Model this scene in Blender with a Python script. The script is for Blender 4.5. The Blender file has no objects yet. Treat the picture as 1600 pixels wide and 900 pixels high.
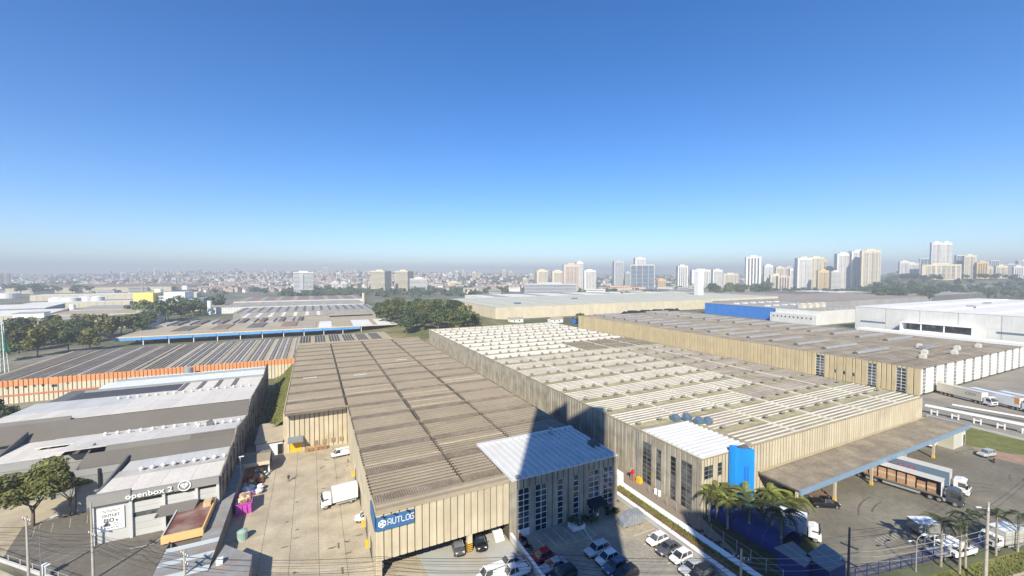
import bpy, bmesh, math, random
from mathutils import Vector, Matrix
random.seed(7)
R = math.radians
SC = bpy.context.scene
COL = SC.collection

# ---------------------------------------------------------------- camera
FPX, EYE = 642.0, 45.0
PITCH = math.atan(22 / FPX)          # looking very slightly down
YAW = math.atan(312 / FPX)           # warehouses run along +Y, the lens looks right of that
cam_d = bpy.data.cameras.new('camera')
cam = bpy.data.objects.new('camera', cam_d)
COL.objects.link(cam)
cam.location = (0, 0, EYE)
cam.rotation_euler = (math.pi / 2 - PITCH, 0, -YAW)
cam_d.sensor_width = 36
cam_d.lens = 36 * FPX / 1600
cam_d.clip_start = 0.2
cam_d.clip_end = 30000
SC.camera = cam

# ---------------------------------------------------------------- sky and sun
SUN_EL, SHADOW_AZ = R(38), R(34)     # shadows fall 34 degrees right of +Y
W = bpy.data.worlds.new('World')
SC.world = W
W.use_nodes = True
wn = W.node_tree.nodes
bgn = wn['Background']
sky = wn.new('ShaderNodeTexSky')
sky.sky_type = 'NISHITA'
sky.sun_disc = False
sky.sun_elevation = SUN_EL
sky.sun_rotation = SHADOW_AZ + math.pi
sky.altitude = 800
sky.air_density = 1.0
sky.dust_density = 0.3
sky.ozone_density = 5.0
hsv = wn.new('ShaderNodeHueSaturation')          # the phone's vivid rendering of a clear winter sky
hsv.inputs['Saturation'].default_value = 1.26
hsv.inputs['Hue'].default_value = 0.506
hsv.inputs['Value'].default_value = 1.4
W.node_tree.links.new(sky.outputs[0], hsv.inputs['Color'])
W.node_tree.links.new(hsv.outputs[0], bgn.inputs['Color'])
bgn.inputs['Strength'].default_value = 0.085
sl = bpy.data.lights.new('sun', 'SUN')
sl.energy = 5.0
sl.angle = R(0.53)
sl.color = (1.0, 0.92, 0.76)
sun = bpy.data.objects.new('sun', sl)
COL.objects.link(sun)
sun.location = (0, -50, 200)
sdir = Vector((math.sin(SHADOW_AZ) * math.cos(SUN_EL), math.cos(SHADOW_AZ) * math.cos(SUN_EL), -math.sin(SUN_EL)))
sun.rotation_euler = sdir.to_track_quat('-Z', 'Y').to_euler()
SC.view_settings.view_transform = 'Standard'
SC.view_settings.look = 'None'
SC.view_settings.exposure = 0.64
SC.view_settings.gamma = 1.0
SC.render.engine = 'CYCLES'
SC.cycles.max_bounces = 5
SC.cycles.diffuse_bounces = 3
SC.cycles.glossy_bounces = 3
SC.cycles.volume_bounces = 0
SC.cycles.use_denoising = True
HAZE_DENSITY = 0.00042
TOWER_H1, TOWER_H2, TOWER_H3 = 101.0, 96.0, 65.5

# ---------------------------------------------------------------- pixel -> ground (a surveying helper)
def ray(px, py):
    cx = (px - 800) / FPX; cz = -(py - 450) / FPX
    fy = math.cos(PITCH) + cz * math.sin(PITCH); fz = -math.sin(PITCH) + cz * math.cos(PITCH)
    return (cx * math.cos(YAW) + fy * math.sin(YAW), -cx * math.sin(YAW) + fy * math.cos(YAW), fz)
def gp(px, py, z=0.0):
    a, b, c = ray(px, py); t = (z - EYE) / c
    return Vector((a * t, b * t, z))
def far(px, d):
    "ground position in column px at forward distance d"
    u = (px - 800) / FPX * d
    return Vector((u * math.cos(YAW) + d * math.sin(YAW), -u * math.sin(YAW) + d * math.cos(YAW), 0))
def zat(py, d):
    return EYE - (py - 428) * d / FPX

# ---------------------------------------------------------------- materials
MATS = {}
def mat(name, col, rough=0.8, var=0.15, scale=0.6, streak=0.0, bump=0.0, metal=0.0, rnd=0.0, stain_or_glint=None, stain_or_glint_amt=0.0,
        stain_or_glint_scale=0.12, fine=0.0, spec=0.3):
    "procedural material: colour broken up by noise in world space, optional vertical streaks and stains or painted glints, per-piece tint"
    if name in MATS: return MATS[name]
    m = bpy.data.materials.new(name); m.use_nodes = True
    nt = m.node_tree; n = nt.nodes; L = nt.links.new
    bs = n['Principled BSDF']
    bs.inputs['Roughness'].default_value = rough
    bs.inputs['Metallic'].default_value = metal
    bs.inputs['Specular IOR Level'].default_value = spec
    geo = n.new('ShaderNodeNewGeometry')
    def noise(sc, detail=4, mp=None):
        t = n.new('ShaderNodeTexNoise'); t.inputs['Scale'].default_value = sc; t.inputs['Detail'].default_value = detail
        if mp:
            k = n.new('ShaderNodeVectorMath'); k.operation = 'MULTIPLY'; k.inputs[1].default_value = mp
            L(geo.outputs['Position'], k.inputs[0]); L(k.outputs[0], t.inputs['Vector'])
        else: L(geo.outputs['Position'], t.inputs['Vector'])
        return t.outputs['Fac']
    def ramp(sock, lo, hi, a=0.3, b=0.7):
        r = n.new('ShaderNodeMapRange'); r.inputs[1].default_value = a; r.inputs[2].default_value = b
        r.inputs[3].default_value = lo; r.inputs[4].default_value = hi; L(sock, r.inputs[0]); return r.outputs[0]
    def mul(a, b):
        k = n.new('ShaderNodeMath'); k.operation = 'MULTIPLY'; L(a, k.inputs[0]); L(b, k.inputs[1]); return k.outputs[0]
    f = ramp(noise(scale), 1 - var, 1 + var)
    if fine: f = mul(f, ramp(noise(scale * 9, 3), 1 - fine, 1 + fine))
    if streak: f = mul(f, ramp(noise(1.6, 4, (1, 1, 0.07)), 1 - streak, 1 + streak * 0.5))
    if rnd:
        oi = n.new('ShaderNodeObjectInfo'); f = mul(f, ramp(oi.outputs['Random'], 1 - rnd, 1 + rnd, 0, 1))
    base = n.new('ShaderNodeRGB'); base.outputs[0].default_value = (*col, 1)
    cs = base.outputs[0]
    if stain_or_glint:
        mx = n.new('ShaderNodeMix'); mx.data_type = 'RGBA'
        L(ramp(noise(stain_or_glint_scale, 6), 0, stain_or_glint_amt, 0.45, 0.65), mx.inputs[0]); L(cs, mx.inputs[6])
        mx.inputs[7].default_value = (*stain_or_glint, 1); cs = mx.outputs[2]
    vm = n.new('ShaderNodeVectorMath'); vm.operation = 'SCALE'
    L(cs, vm.inputs[0]); L(f, vm.inputs['Scale']); L(vm.outputs[0], bs.inputs['Base Color'])
    if bump:
        b = n.new('ShaderNodeBump'); b.inputs['Strength'].default_value = bump; b.inputs['Distance'].default_value = 0.05
        L(noise(scale * 12, 3), b.inputs['Height']); L(b.outputs[0], bs.inputs['Normal'])
    MATS[name] = m
    return m
def paint(name, col, rough=0.3, metal=0.0):
    m = mat(name, col, rough, 0.04, 0.8, metal=metal, spec=0.5)
    if 'Coat Weight' in m.node_tree.nodes['Principled BSDF'].inputs:
        m.node_tree.nodes['Principled BSDF'].inputs['Coat Weight'].default_value = 0.4
    return m
CONC = mat('beige_precast', (0.55, 0.48, 0.345), 0.9, 0.07, 0.25, streak=0.13, bump=0.1, rnd=0.05, stain_or_glint=(0.38, 0.31, 0.21), stain_or_glint_amt=0.3, stain_or_glint_scale=0.3)
CONCG = mat('grey_precast', (0.41, 0.37, 0.29), 0.9, 0.10, 0.25, streak=0.30, bump=0.1, rnd=0.07, stain_or_glint=(0.20, 0.18, 0.14), stain_or_glint_amt=0.5, stain_or_glint_scale=0.35)
CREAM = mat('cream_precast', (0.58, 0.47, 0.28), 0.85, 0.08, 0.25, streak=0.10, rnd=0.05)
PALECREAM = mat('pale_cream_precast', (0.62, 0.55, 0.40), 0.85, 0.06, 0.2, streak=0.12, rnd=0.04)
WHITEP = mat('white_precast', (0.66, 0.655, 0.62), 0.8, 0.05, 0.2, streak=0.08, rnd=0.03)
RECESS = mat('dark_recess', (0.10, 0.085, 0.065), 0.9, 0.2, 0.6)
JOINT = mat('dark_joint_shade', (0.10, 0.085, 0.065), 0.9, 0.2, 0.6)  # colour darkened to stand for shade in the roof rib valleys; also plain joints
ROOFA = mat('brown_fibre_cement', (0.295, 0.245, 0.175), 0.9, 0.08, 0.10, bump=0.1, rnd=0.045, fine=0.07, stain_or_glint=(0.23, 0.19, 0.135), stain_or_glint_amt=0.4, stain_or_glint_scale=0.12)
ROOFA3 = mat('patched_fibre_cement', (0.36, 0.30, 0.21), 0.9, 0.12, 0.12, rnd=0.08, fine=0.12)
ROOFA4 = mat('sooty_fibre_cement', (0.275, 0.225, 0.155), 0.9, 0.14, 0.12, rnd=0.08, fine=0.12)
ROOFA2 = mat('brown_corrugated', (0.235, 0.19, 0.14), 0.9, 0.2, 0.3, rnd=0.1, fine=0.25, stain_or_glint=(0.14, 0.11, 0.08), stain_or_glint_amt=0.5, stain_or_glint_scale=0.5)
ROOFB = mat('bleached_fibre_cement', (0.50, 0.46, 0.375), 0.85, 0.14, 0.10, rnd=0.09, fine=0.12, stain_or_glint=(0.42, 0.37, 0.29), stain_or_glint_amt=0.5, stain_or_glint_scale=0.12)
ROOFBW = mat('white_fibre_cement', (0.64, 0.61, 0.53), 0.85, 0.10, 0.10, rnd=0.07, fine=0.1, stain_or_glint=(0.40, 0.36, 0.29), stain_or_glint_amt=0.5, stain_or_glint_scale=0.1)
ROOFBB = mat('greyed_fibre_cement', (0.36, 0.31, 0.25), 0.9, 0.16, 0.12, rnd=0.14, fine=0.15, stain_or_glint=(0.24, 0.20, 0.16), stain_or_glint_amt=0.5, stain_or_glint_scale=0.2)
ROOFBD = mat('dark_fibre_cement', (0.22, 0.185, 0.14), 0.9, 0.12, 0.12, rnd=0.08, fine=0.15)
MOSS = mat('mossy_gutter', (0.37, 0.335, 0.19), 0.95, 0.22, 0.5, rnd=0.12, fine=0.2, stain_or_glint=(0.30, 0.26, 0.16), stain_or_glint_amt=0.7, stain_or_glint_scale=0.4)
ROOFC = mat('grey_brown_fibre_cement', (0.26, 0.22, 0.165), 0.9, 0.12, 0.15, rnd=0.12, fine=0.15, stain_or_glint=(0.34, 0.29, 0.21), stain_or_glint_amt=0.6, stain_or_glint_scale=0.15)
HOODM = mat('translucent_hood', (0.29, 0.285, 0.275), 0.5, 0.10, 0.3)
WMETAL = mat('white_metal_sheet', (0.60, 0.60, 0.58), 0.55, 0.05, 0.3, rnd=0.03)
WROOF = mat('white_painted_roof', (0.66, 0.62, 0.55), 0.75, 0.10, 0.2, fine=0.07, rnd=0.06, stain_or_glint=(0.50, 0.46, 0.41), stain_or_glint_amt=0.55, stain_or_glint_scale=0.2)
LGREY = mat('light_grey_cladding', (0.50, 0.50, 0.48), 0.7, 0.06, 0.3, rnd=0.04)
DGREY = mat('warm_grey_paint', (0.155, 0.14, 0.118), 0.8, 0.05, 0.15, fine=0.04, rnd=0.03)
DGREY2 = mat('cool_grey_paint', (0.135, 0.135, 0.13), 0.8, 0.06, 0.2, rnd=0.03)
SOLARM = mat('dark_roof_membrane', (0.075, 0.075, 0.08), 0.6, 0.15, 0.4)
ORANGE = mat('orange_paint', (0.72, 0.30, 0.13), 0.8, 0.07, 0.2, streak=0.08, rnd=0.05)
ROOFD = mat('grey_roof_tile', (0.24, 0.205, 0.165), 0.9, 0.15, 0.15, rnd=0.15, fine=0.2)
ROOFD2 = mat('pale_roof_stripe', (0.40, 0.38, 0.35), 0.9, 0.1, 0.2, rnd=0.1)
TANSTRIP = mat('tan_gutter', (0.40, 0.34, 0.22), 0.9, 0.12, 0.3)
BLUE = mat('blue_paint', (0.03, 0.19, 0.60), 0.6, 0.05, 0.3)
BLUEF = mat('blue_fascia', (0.11, 0.32, 0.65), 0.6, 0.05, 0.3)
PALEBLUE = mat('pale_blue_fascia', (0.20, 0.29, 0.38), 0.6, 0.08, 0.6)
STELE = mat('bright_blue_cladding', (0.015, 0.25, 0.70), 0.4, 0.06, 0.4, streak=0.12)
TARP = mat('dark_blue_tarpaulin', (0.018, 0.04, 0.19), 0.6, 0.08, 0.4)
SLATE = mat('slate_roof_sheet', (0.20, 0.22, 0.23), 0.7, 0.06, 0.4)
YARD = mat('worn_concrete', (0.44, 0.38, 0.275), 0.95, 0.12, 0.3, bump=0.1, rnd=0.06, fine=0.1, stain_or_glint=(0.31, 0.255, 0.18), stain_or_glint_amt=0.5, stain_or_glint_scale=0.22)
PALEFLOOR = mat('pale_grey_floor', (0.40, 0.41, 0.38), 0.8, 0.06, 0.2, stain_or_glint=(0.38, 0.31, 0.22), stain_or_glint_amt=0.6, stain_or_glint_scale=0.12)
LOT = mat('parking_asphalt', (0.30, 0.275, 0.225), 0.9, 0.14, 0.2, bump=0.15, fine=0.15, stain_or_glint=(0.40, 0.33, 0.22), stain_or_glint_amt=0.7, stain_or_glint_scale=0.1)
TRUCKYARD = mat('truck_yard_asphalt', (0.165, 0.15, 0.115), 0.9, 0.14, 0.12, bump=0.15, fine=0.14, stain_or_glint=(0.27, 0.245, 0.19), stain_or_glint_amt=0.6, stain_or_glint_scale=0.07)
SHOPLOT = mat('shop_lot_asphalt', (0.155, 0.14, 0.115), 0.9, 0.12, 0.15, bump=0.15, fine=0.14, stain_or_glint=(0.105, 0.095, 0.08), stain_or_glint_amt=0.6, stain_or_glint_scale=0.1)
STREET = mat('street_asphalt', (0.09, 0.088, 0.083), 0.9, 0.12, 0.2, fine=0.12)
GRASS = mat('dry_grass', (0.145, 0.155, 0.04), 0.95, 0.25, 0.35, bump=0.4, fine=0.35, stain_or_glint=(0.22, 0.20, 0.08), stain_or_glint_amt=0.35, stain_or_glint_scale=0.2)
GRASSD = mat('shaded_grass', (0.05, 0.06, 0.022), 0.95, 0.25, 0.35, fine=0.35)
SOIL = mat('bare_soil', (0.32, 0.22, 0.15), 0.95, 0.2, 0.4)
LINEP = mat('road_paint', (0.62, 0.60, 0.52), 0.8, 0.2, 1.5)
YELP = mat('yellow_paint', (0.75, 0.45, 0.03), 0.6, 0.1, 1.0)
BLACKP = mat('black_paint', (0.02, 0.02, 0.02), 0.6, 0.1, 1.0)
GLASS = mat('dark_glass', (0.022, 0.026, 0.03), 0.08, 0.4, 0.5, spec=0.6, stain_or_glint=(0.26, 0.27, 0.27), stain_or_glint_amt=0.6, stain_or_glint_scale=0.3)  # pale noise patches painted into the glass colour as bright reflections
BGLASS = mat('blue_glass', (0.06, 0.11, 0.18), 0.1, 0.25, 0.08, spec=0.6)
GGLASS = mat('grey_glass', (0.15, 0.19, 0.23), 0.12, 0.2, 0.08, spec=0.6)
FRAMEW = mat('white_window_frame', (0.72, 0.72, 0.70), 0.5, 0.03, 1)
STEEL = mat('galvanised_steel', (0.42, 0.43, 0.43), 0.45, 0.08, 1, metal=0.3)
POLEC = mat('pole_concrete', (0.42, 0.39, 0.33), 0.9, 0.12, 1.5, streak=0.15)
POLED = mat('dark_pole', (0.10, 0.095, 0.085), 0.8, 0.1, 1.5)
WIRE = mat('cable_black', (0.03, 0.03, 0.03), 0.6, 0.05, 1)
WIREL = mat('cable_bare', (0.35, 0.35, 0.34), 0.4, 0.05, 1)
RUBBER = mat('tyre_rubber', (0.02, 0.02, 0.02), 0.85, 0.1, 2)
RIM = mat('wheel_rim', (0.45, 0.45, 0.46), 0.35, 0.05, 2, metal=0.6)
LAMPG = mat('lamp_lens', (0.75, 0.77, 0.78), 0.15, 0.02, 2)
LAMPR = mat('red_lens', (0.45, 0.02, 0.02), 0.2, 0.02, 2)
BARK = mat('bark', (0.16, 0.12, 0.085), 0.95, 0.2, 2.0)
PBARK = mat('palm_bark', (0.34, 0.30, 0.24), 0.95, 0.2, 2.0)
def leaf(name, col, var=0.5):
    return mat(name, col, 0.75, var, 0.35, rnd=0.3, fine=0.3, spec=0.2)
LEAF1 = leaf('leaf_green', (0.095, 0.120, 0.036)); LEAF2 = leaf('leaf_dark', (0.062, 0.086, 0.034))
LEAF3 = leaf('leaf_olive', (0.120, 0.122, 0.034)); LEAFP = leaf('leaf_palm', (0.13, 0.145, 0.035))
WOODP = mat('pallet_wood', (0.36, 0.22, 0.11), 0.9, 0.2, 1.5, rnd=0.2)
CARD = mat('cardboard', (0.40, 0.24, 0.13), 0.85, 0.12, 1.5, rnd=0.25)
PINK = mat('magenta_paint', (0.58, 0.09, 0.50), 0.6, 0.07, 0.8)
BROWNR = mat('red_brown_roofing', (0.17, 0.065, 0.045), 0.85, 0.12, 0.5, stain_or_glint=(0.38, 0.32, 0.28), stain_or_glint_amt=0.5, stain_or_glint_scale=0.35)
PEACH = mat('peach_render', (0.75, 0.47, 0.20), 0.8, 0.07, 0.8)
REDP = mat('red_paint', (0.55, 0.03, 0.02), 0.5, 0.05, 1)
SIGNB = mat('sign_blue', (0.05, 0.15, 0.33), 0.5, 0.04, 0.6)
SIGNW = mat('sign_white', (0.82, 0.82, 0.80), 0.5, 0.02, 1)
GREYT = mat('grey_print', (0.16, 0.16, 0.17), 0.6, 0.02, 1)
SKINM = mat('skin', (0.42, 0.25, 0.17), 0.6, 0.05, 3)
CLOTHD = mat('dark_cloth', (0.05, 0.05, 0.07), 0.9, 0.1, 3)
CLOTHW = mat('white_cloth', (0.70, 0.70, 0.70), 0.9, 0.05, 3)

# ---------------------------------------------------------------- mesh builder
class MB:
    def __init__(s): s.v = []; s.f = []; s.m = []
    def add(s, vs, fs, mi=0):
        o = len(s.v); s.v += [tuple(p) for p in vs]
        for f in fs: s.f.append(tuple(i + o for i in f)); s.m.append(mi)
        return s
    def box(s, x0, x1, y0, y1, z0, z1, mi=0):
        vs = [(x, y, z) for z in (z0, z1) for y in (y0, y1) for x in (x0, x1)]
        return s.add(vs, [(0, 2, 3, 1), (4, 5, 7, 6), (0, 1, 5, 4), (2, 6, 7, 3), (0, 4, 6, 2), (1, 3, 7, 5)], mi)
    def obox(s, c, sx, sy, sz, rz=0, mi=0, ry=0):
        M = Matrix.Translation(c) @ Matrix.Rotation(rz, 4, 'Z') @ Matrix.Rotation(ry, 4, 'Y')
        vs = [M @ Vector((x * sx / 2, y * sy / 2, z * sz / 2)) for z in (-1, 1) for y in (-1, 1) for x in (-1, 1)]
        return s.add(vs, [(0, 2, 3, 1), (4, 5, 7, 6), (0, 1, 5, 4), (2, 6, 7, 3), (0, 4, 6, 2), (1, 3, 7, 5)], mi)
    def quad(s, a, b, c, d, mi=0): return s.add([a, b, c, d], [(0, 1, 2, 3)], mi)
    def prism(s, poly, z0, z1, mi=0):
        "polygon in x,y (counter-clockwise) pulled up from z0 to z1"
        n = len(poly); vs = [(x, y, z0) for x, y in poly] + [(x, y, z1) for x, y in poly]
        fs = [tuple(range(n - 1, -1, -1)), tuple(range(n, 2 * n))] + [(i, (i + 1) % n, n + (i + 1) % n, n + i) for i in range(n)]
        return s.add(vs, fs, mi)
    def extr(s, prof, axis, a, b, mi=0, caps=True):
        "open or closed profile of (u, z) pulled along axis 'x' (u = y) or 'y' (u = x)"
        n = len(prof)
        P = (lambda u, z, t: (t, u, z)) if axis == 'x' else (lambda u, z, t: (u, t, z))
        vs = [P(u, z, a) for u, z in prof] + [P(u, z, b) for u, z in prof]
        fs = [(i, i + 1, n + i + 1, n + i) for i in range(n - 1)]
        if caps: fs += [(n - 1, 0, n, 2 * n - 1), tuple(range(n)), tuple(range(2 * n - 1, n - 1, -1))]
        return s.add(vs, fs, mi)
    def cyl(s, c, r, z0, z1, n=12, r2=None, mi=0):
        r2 = r if r2 is None else r2; x, y = c[0], c[1]
        an = [2 * math.pi * i / n for i in range(n)]
        vs = [(x + r * math.cos(a), y + r * math.sin(a), z0) for a in an] + [(x + r2 * math.cos(a), y + r2 * math.sin(a), z1) for a in an]
        fs = [(i, (i + 1) % n, n + (i + 1) % n, n + i) for i in range(n)] + [tuple(range(n - 1, -1, -1)), tuple(range(n, 2 * n))]
        return s.add(vs, fs, mi)
    def tube(s, p, q, r, r2=None, n=6, mi=0):
        p, q = Vector(p), Vector(q); r2 = r if r2 is None else r2
        d = (q - p).normalized(); a = d.orthogonal().normalized(); b = d.cross(a)
        vs = []
        for c, rr in ((p, r), (q, r2)):
            vs += [c + (a * math.cos(2 * math.pi * i / n) + b * math.sin(2 * math.pi * i / n)) * rr for i in range(n)]
        fs = [(i, (i + 1) % n, n + (i + 1) % n, n + i) for i in range(n)] + [tuple(range(n - 1, -1, -1)), tuple(range(n, 2 * n))]
        return s.add(vs, fs, mi)
    def path(s, pts, r, n=5, mi=0):
        for a, b in zip(pts, pts[1:]): s.tube(a, b, r, n=n, mi=mi)
        return s
    def mesh(s, name, mats, smooth=False):
        me = bpy.data.meshes.new(name); me.from_pydata(s.v, [], s.f)
        for m in (mats if isinstance(mats, (list, tuple)) else [mats]): me.materials.append(m)
        me.polygons.foreach_set('material_index', s.m)
        bm = bmesh.new(); bm.from_mesh(me); bmesh.ops.recalc_face_normals(bm, faces=bm.faces); bm.to_mesh(me); bm.free()
        if smooth: me.polygons.foreach_set('use_smooth', [True] * len(me.polygons))
        me.update(); return me
    def obj(s, name, mats, parent=None, loc=(0, 0, 0), rz=0, smooth=False):
        return link(name, s.mesh(name, mats, smooth), parent, loc, rz)
def link(name, me, parent=None, loc=(0, 0, 0), rz=0):
    o = bpy.data.objects.new(name, me); COL.objects.link(o)
    o.location = loc; o.rotation_euler = (0, 0, rz)
    if parent is not None: o.parent = parent
    return o
def tag(o, label=None, cat=None, group=None, kind=None):
    if label: o['label'] = label
    if cat: o['category'] = cat
    if group: o['group'] = group
    if kind: o['kind'] = kind
    return o
def thing(name, label, cat, loc=(0, 0, 0), rz=0, group=None):
    return tag(link(name, None, None, loc, rz), label, cat, group)
def struct(name, mb, m, parent=None):
    return tag(mb.obj(name, m, parent), kind='structure') if parent is None else mb.obj(name, m, parent)
def copy_tree(o, parent=None):
    c = o.copy(); COL.objects.link(c)
    if parent is not None: c.parent = parent
    for ch in list(o.children): copy_tree(ch, c)
    return c
def local(root, mb):
    "shift world coordinates into the frame of an unrotated root"
    x, y, z = root.location
    mb.v = [(a - x, b - y, c - z) for a, b, c in mb.v]; return mb
def put(root, name, mb, m, smooth=False):
    return local(root, mb).obj(name, m, root, smooth=smooth)
def text_mb(body, size, bold=0.0, depth=0.02):
    "lettering as a mesh in the x-z plane, facing -y, left end at the origin"
    cu = bpy.data.curves.new('lettering', 'FONT'); cu.body = body; cu.size = size; cu.offset = bold; cu.extrude = depth
    cu.resolution_u = 3
    ob = bpy.data.objects.new('lettering', cu); COL.objects.link(ob)
    dg = bpy.context.evaluated_depsgraph_get(); me = bpy.data.meshes.new_from_object(ob.evaluated_get(dg))
    b = MB(); vs = [(v.co.x, -v.co.z, v.co.y) for v in me.vertices]
    b.add(vs, [tuple(p.vertices) for p in me.polygons])
    bpy.data.objects.remove(ob); bpy.data.curves.remove(cu); bpy.data.meshes.remove(me)
    return b
def width(mb): return max(v[0] for v in mb.v) - min(v[0] for v in mb.v)
# ---------------------------------------------------------------- terrain
def smooth(a, b, t):
    t = min(1, max(0, (t - a) / (b - a))); return t * t * (3 - 2 * t)
def lerp_table(tab, x):
    if x <= tab[0][0]: return tab[0][1]
    for (a, va), (b, vb) in zip(tab, tab[1:]):
        if x <= b: return va + (vb - va) * (x - a) / (b - a)
    return tab[-1][1]
RISE = [(-400, 22), (0, 30), (160, 34), (240, 50), (420, 58), (620, 54), (760, 40), (900, 26), (1300, 26), (1400, 34), (2000, 34)]
def terr(x, y):
    d = x * math.sin(YAW) + y * math.cos(YAW)
    if d < 650: return 0.0
    u = x * math.cos(YAW) - y * math.sin(YAW)
    px = 800 + FPX * u / d
    z = lerp_table(RISE, px) * smooth(1150, 3000, d)
    z += 34 * smooth(1330, 1420, px) * smooth(780, 1050, d) * (1 - smooth(1800, 2600, d))
    z += 14 * smooth(3000, 6000, d)
    z += 5 * math.sin(x * 0.004 + 1) * math.sin(y * 0.005) * smooth(1100, 1800, d)
    return z
def on_terr(px, d):
    p = far(px, d); p.z = terr(p.x, p.y); return p
gm = MB(); rings = [60, 120, 200, 300, 420, 560, 680] + [760 + 90 * i for i in range(26)] + [3200 + 300 * i for i in range(12)]
NS = 144
gm.v.append((0, 0, 0))
for r in rings:
    for k in range(NS):
        a = 2 * math.pi * k / NS; x, y = r * math.sin(a), r * math.cos(a); gm.v.append((x, y, terr(x, y)))
for k in range(NS): gm.f.append((0, 1 + k, 1 + (k + 1) % NS)); gm.m.append(0)
for i in range(len(rings) - 1):
    for k in range(NS):
        a, b = 1 + i * NS + k, 1 + i * NS + (k + 1) % NS
        gm.f.append((a, a + NS, b + NS, b)); gm.m.append(0)
GROUND = mat('open_ground', (0.105, 0.115, 0.06), 0.95, 0.25, 0.02, fine=0.3, stain_or_glint=(0.25, 0.225, 0.19), stain_or_glint_amt=0.8, stain_or_glint_scale=0.012)
struct('ground', gm, GROUND)

# ---------------------------------------------------------------- paved areas near the towers (sheets a few mm apart)
def sheet(name, poly, z, m, kind='structure'):
    b = MB(); b.add([(x, y, z) for x, y in poly], [tuple(range(len(poly)))]); return tag(b.obj(name, m), kind=kind)
sheet('street', [(-110, 98), (-37, 70), (20, 44), (66, 22), (130, 4), (130, -12), (60, 6), (10, 30), (-45, 56), (-110, 84)], 0.004, STREET)
sheet('pavement', [(-110, 102), (-46, 91.5), (-38, 83.5), (-24, 74), (-8, 62), (-8, 57), (-37, 70.2), (-110, 98.2)], 0.05, YARD)
sheet('shop_lot', [(-47, 102.5), (-41, 104), (-33, 104), (-20, 104), (-20, 66), (-27, 74), (-38, 84), (-44.5, 91.5)], 0.012, SHOPLOT)
sheet('side_lot', [(-110, 150), (-70, 127), (-57, 112.8), (-41, 112.8), (-41, 104), (-47, 102.5), (-44.6, 91.7), (-110, 101)], 0.016, YARD)
sheet('truck_court', [(76, 51.4), (158, 51.4), (158, 30), (140, 17), (108, 23.5), (72, 31)], 0.012, TRUCKYARD)
sheet('far_court', [(173.5, 69), (330, 69), (330, 10), (190, 10), (174, 36)], 0.012, mat('court_concrete', (0.27, 0.245, 0.20), 0.9, 0.12, 0.15, fine=0.1, stain_or_glint=(0.18, 0.165, 0.14), stain_or_glint_amt=0.6, stain_or_glint_scale=0.1))
sheet('verge', [(153, 56), (173.4, 58), (173.4, 36), (166, 30), (157, 36), (154, 43)], 0.02, GRASS)
sheet('soil_bank', [(154, 42.8), (157, 35.8), (166, 29.5), (166, 24), (150, 30), (149.5, 40)], 0.024, SOIL)
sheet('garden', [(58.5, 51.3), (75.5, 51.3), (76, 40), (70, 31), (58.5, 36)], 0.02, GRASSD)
sheet('front_lawn', [(66, 29.6), (84.5, 26.2), (108, 21.6), (108, 18.5), (88, 22.4), (66, 26)], 0.03, GRASS)
pv = sheet('footpath', [(66, 25.9), (88, 22.3), (108, 18.4), (108, 15), (88, 19), (66, 22)], 0.034, YARD)
for i in range(14):                                      # dark planted squares in the footpath
    x = 88.3 + i * 1.55; y = 21.35 - (x - 88) * 0.195
    b = MB(); b.obox((x, y, 0.05), 1.05, 0.75, 0.06, -0.19); b.obj('tree_pit', DGREY2, pv)
    b = MB(); b.obox((x - .1, y - 1.05, 0.05), 1.05, 0.75, 0.06, -0.19); b.obj('tree_pit', DGREY2, pv)

# loading yard: cast slabs with open joints
yd = tag(link('loading_yard', sheet_me := MB().box(-16, 7.9, 52, 124.8, -0.2, 0.006).mesh('loading_yard', JOINT)), kind='structure')
slab = {}
for i, (a, b_) in enumerate(((-15.8, -12.2), (-12.2, -8.1), (-8.1, -3.9), (-3.9, 0.3), (0.3, 4.2), (4.2, 7.8))):
    for k in range(13):
        y0 = 54 + k * 5.45
        key = round(b_ - a, 2)
        if key not in slab: slab[key] = MB().box(0.03, key - 0.03, 0.03, 5.42, 0, 0.035).mesh('slab', YARD)
        link('slab', slab[key], yd, (a, y0, 0))
for q in range(9):                                       # oil spots left by lorries
    pass
car_park = sheet('car_park', [(29.7, 61.1), (54.1, 62.5), (54.1, 26), (38, 30), (29.7, 40)], 0.010, LOT)
cp_floor = sheet('carport_floor', [(13.5, 76), (29.2, 76), (29.2, 40), (24, 44), (15.5, 52)], 0.010, PALEFLOOR)
sheet('carport_apron', [(7.9, 76), (13.5, 76), (15.5, 52), (7.9, 54)], 0.014, YARD)
def line(parent, a, b, w=0.12, z=0.018, m=LINEP):
    a, b = Vector(a), Vector(b); d = (b - a).normalized(); n = Vector((-d.y, d.x)) * w / 2
    mb = MB(); mb.add([(*(a + n), z), (*(a - n), z), (*(b - n), z), (*(b + n), z)], [(0, 1, 2, 3)])
    return mb.obj('painted_line', m, parent)
for k in range(9): line(car_park, (48.9, 58.0 - k * 2.5), (53.7, 58.0 - k * 2.5))
for k in range(7): line(car_park, (38.6, 56.0 - k * 2.3), (43.4, 56.0 - k * 2.3))
for k in range(6): line(car_park, (33.6 + k * 1.9, 60.4), (33.9 + k * 1.9, 56.2), 0.10)
line(car_park, (42.6, 58.6), (41.2, 52.0), 0.28)
bx = MB().add([(51, 58.8, 0.02), (54, 58.9, 0.02), (54, 55.9, 0.02), (51, 55.8, 0.02)], [(0, 1, 2, 3)])
bx.obj('yellow_bay', mat('worn_yellow_paint', (0.50, 0.33, 0.07), 0.8, 0.3, 1.2, stain_or_glint=(0.30, 0.26, 0.20), stain_or_glint_amt=0.9, stain_or_glint_scale=0.8), car_park)
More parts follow.
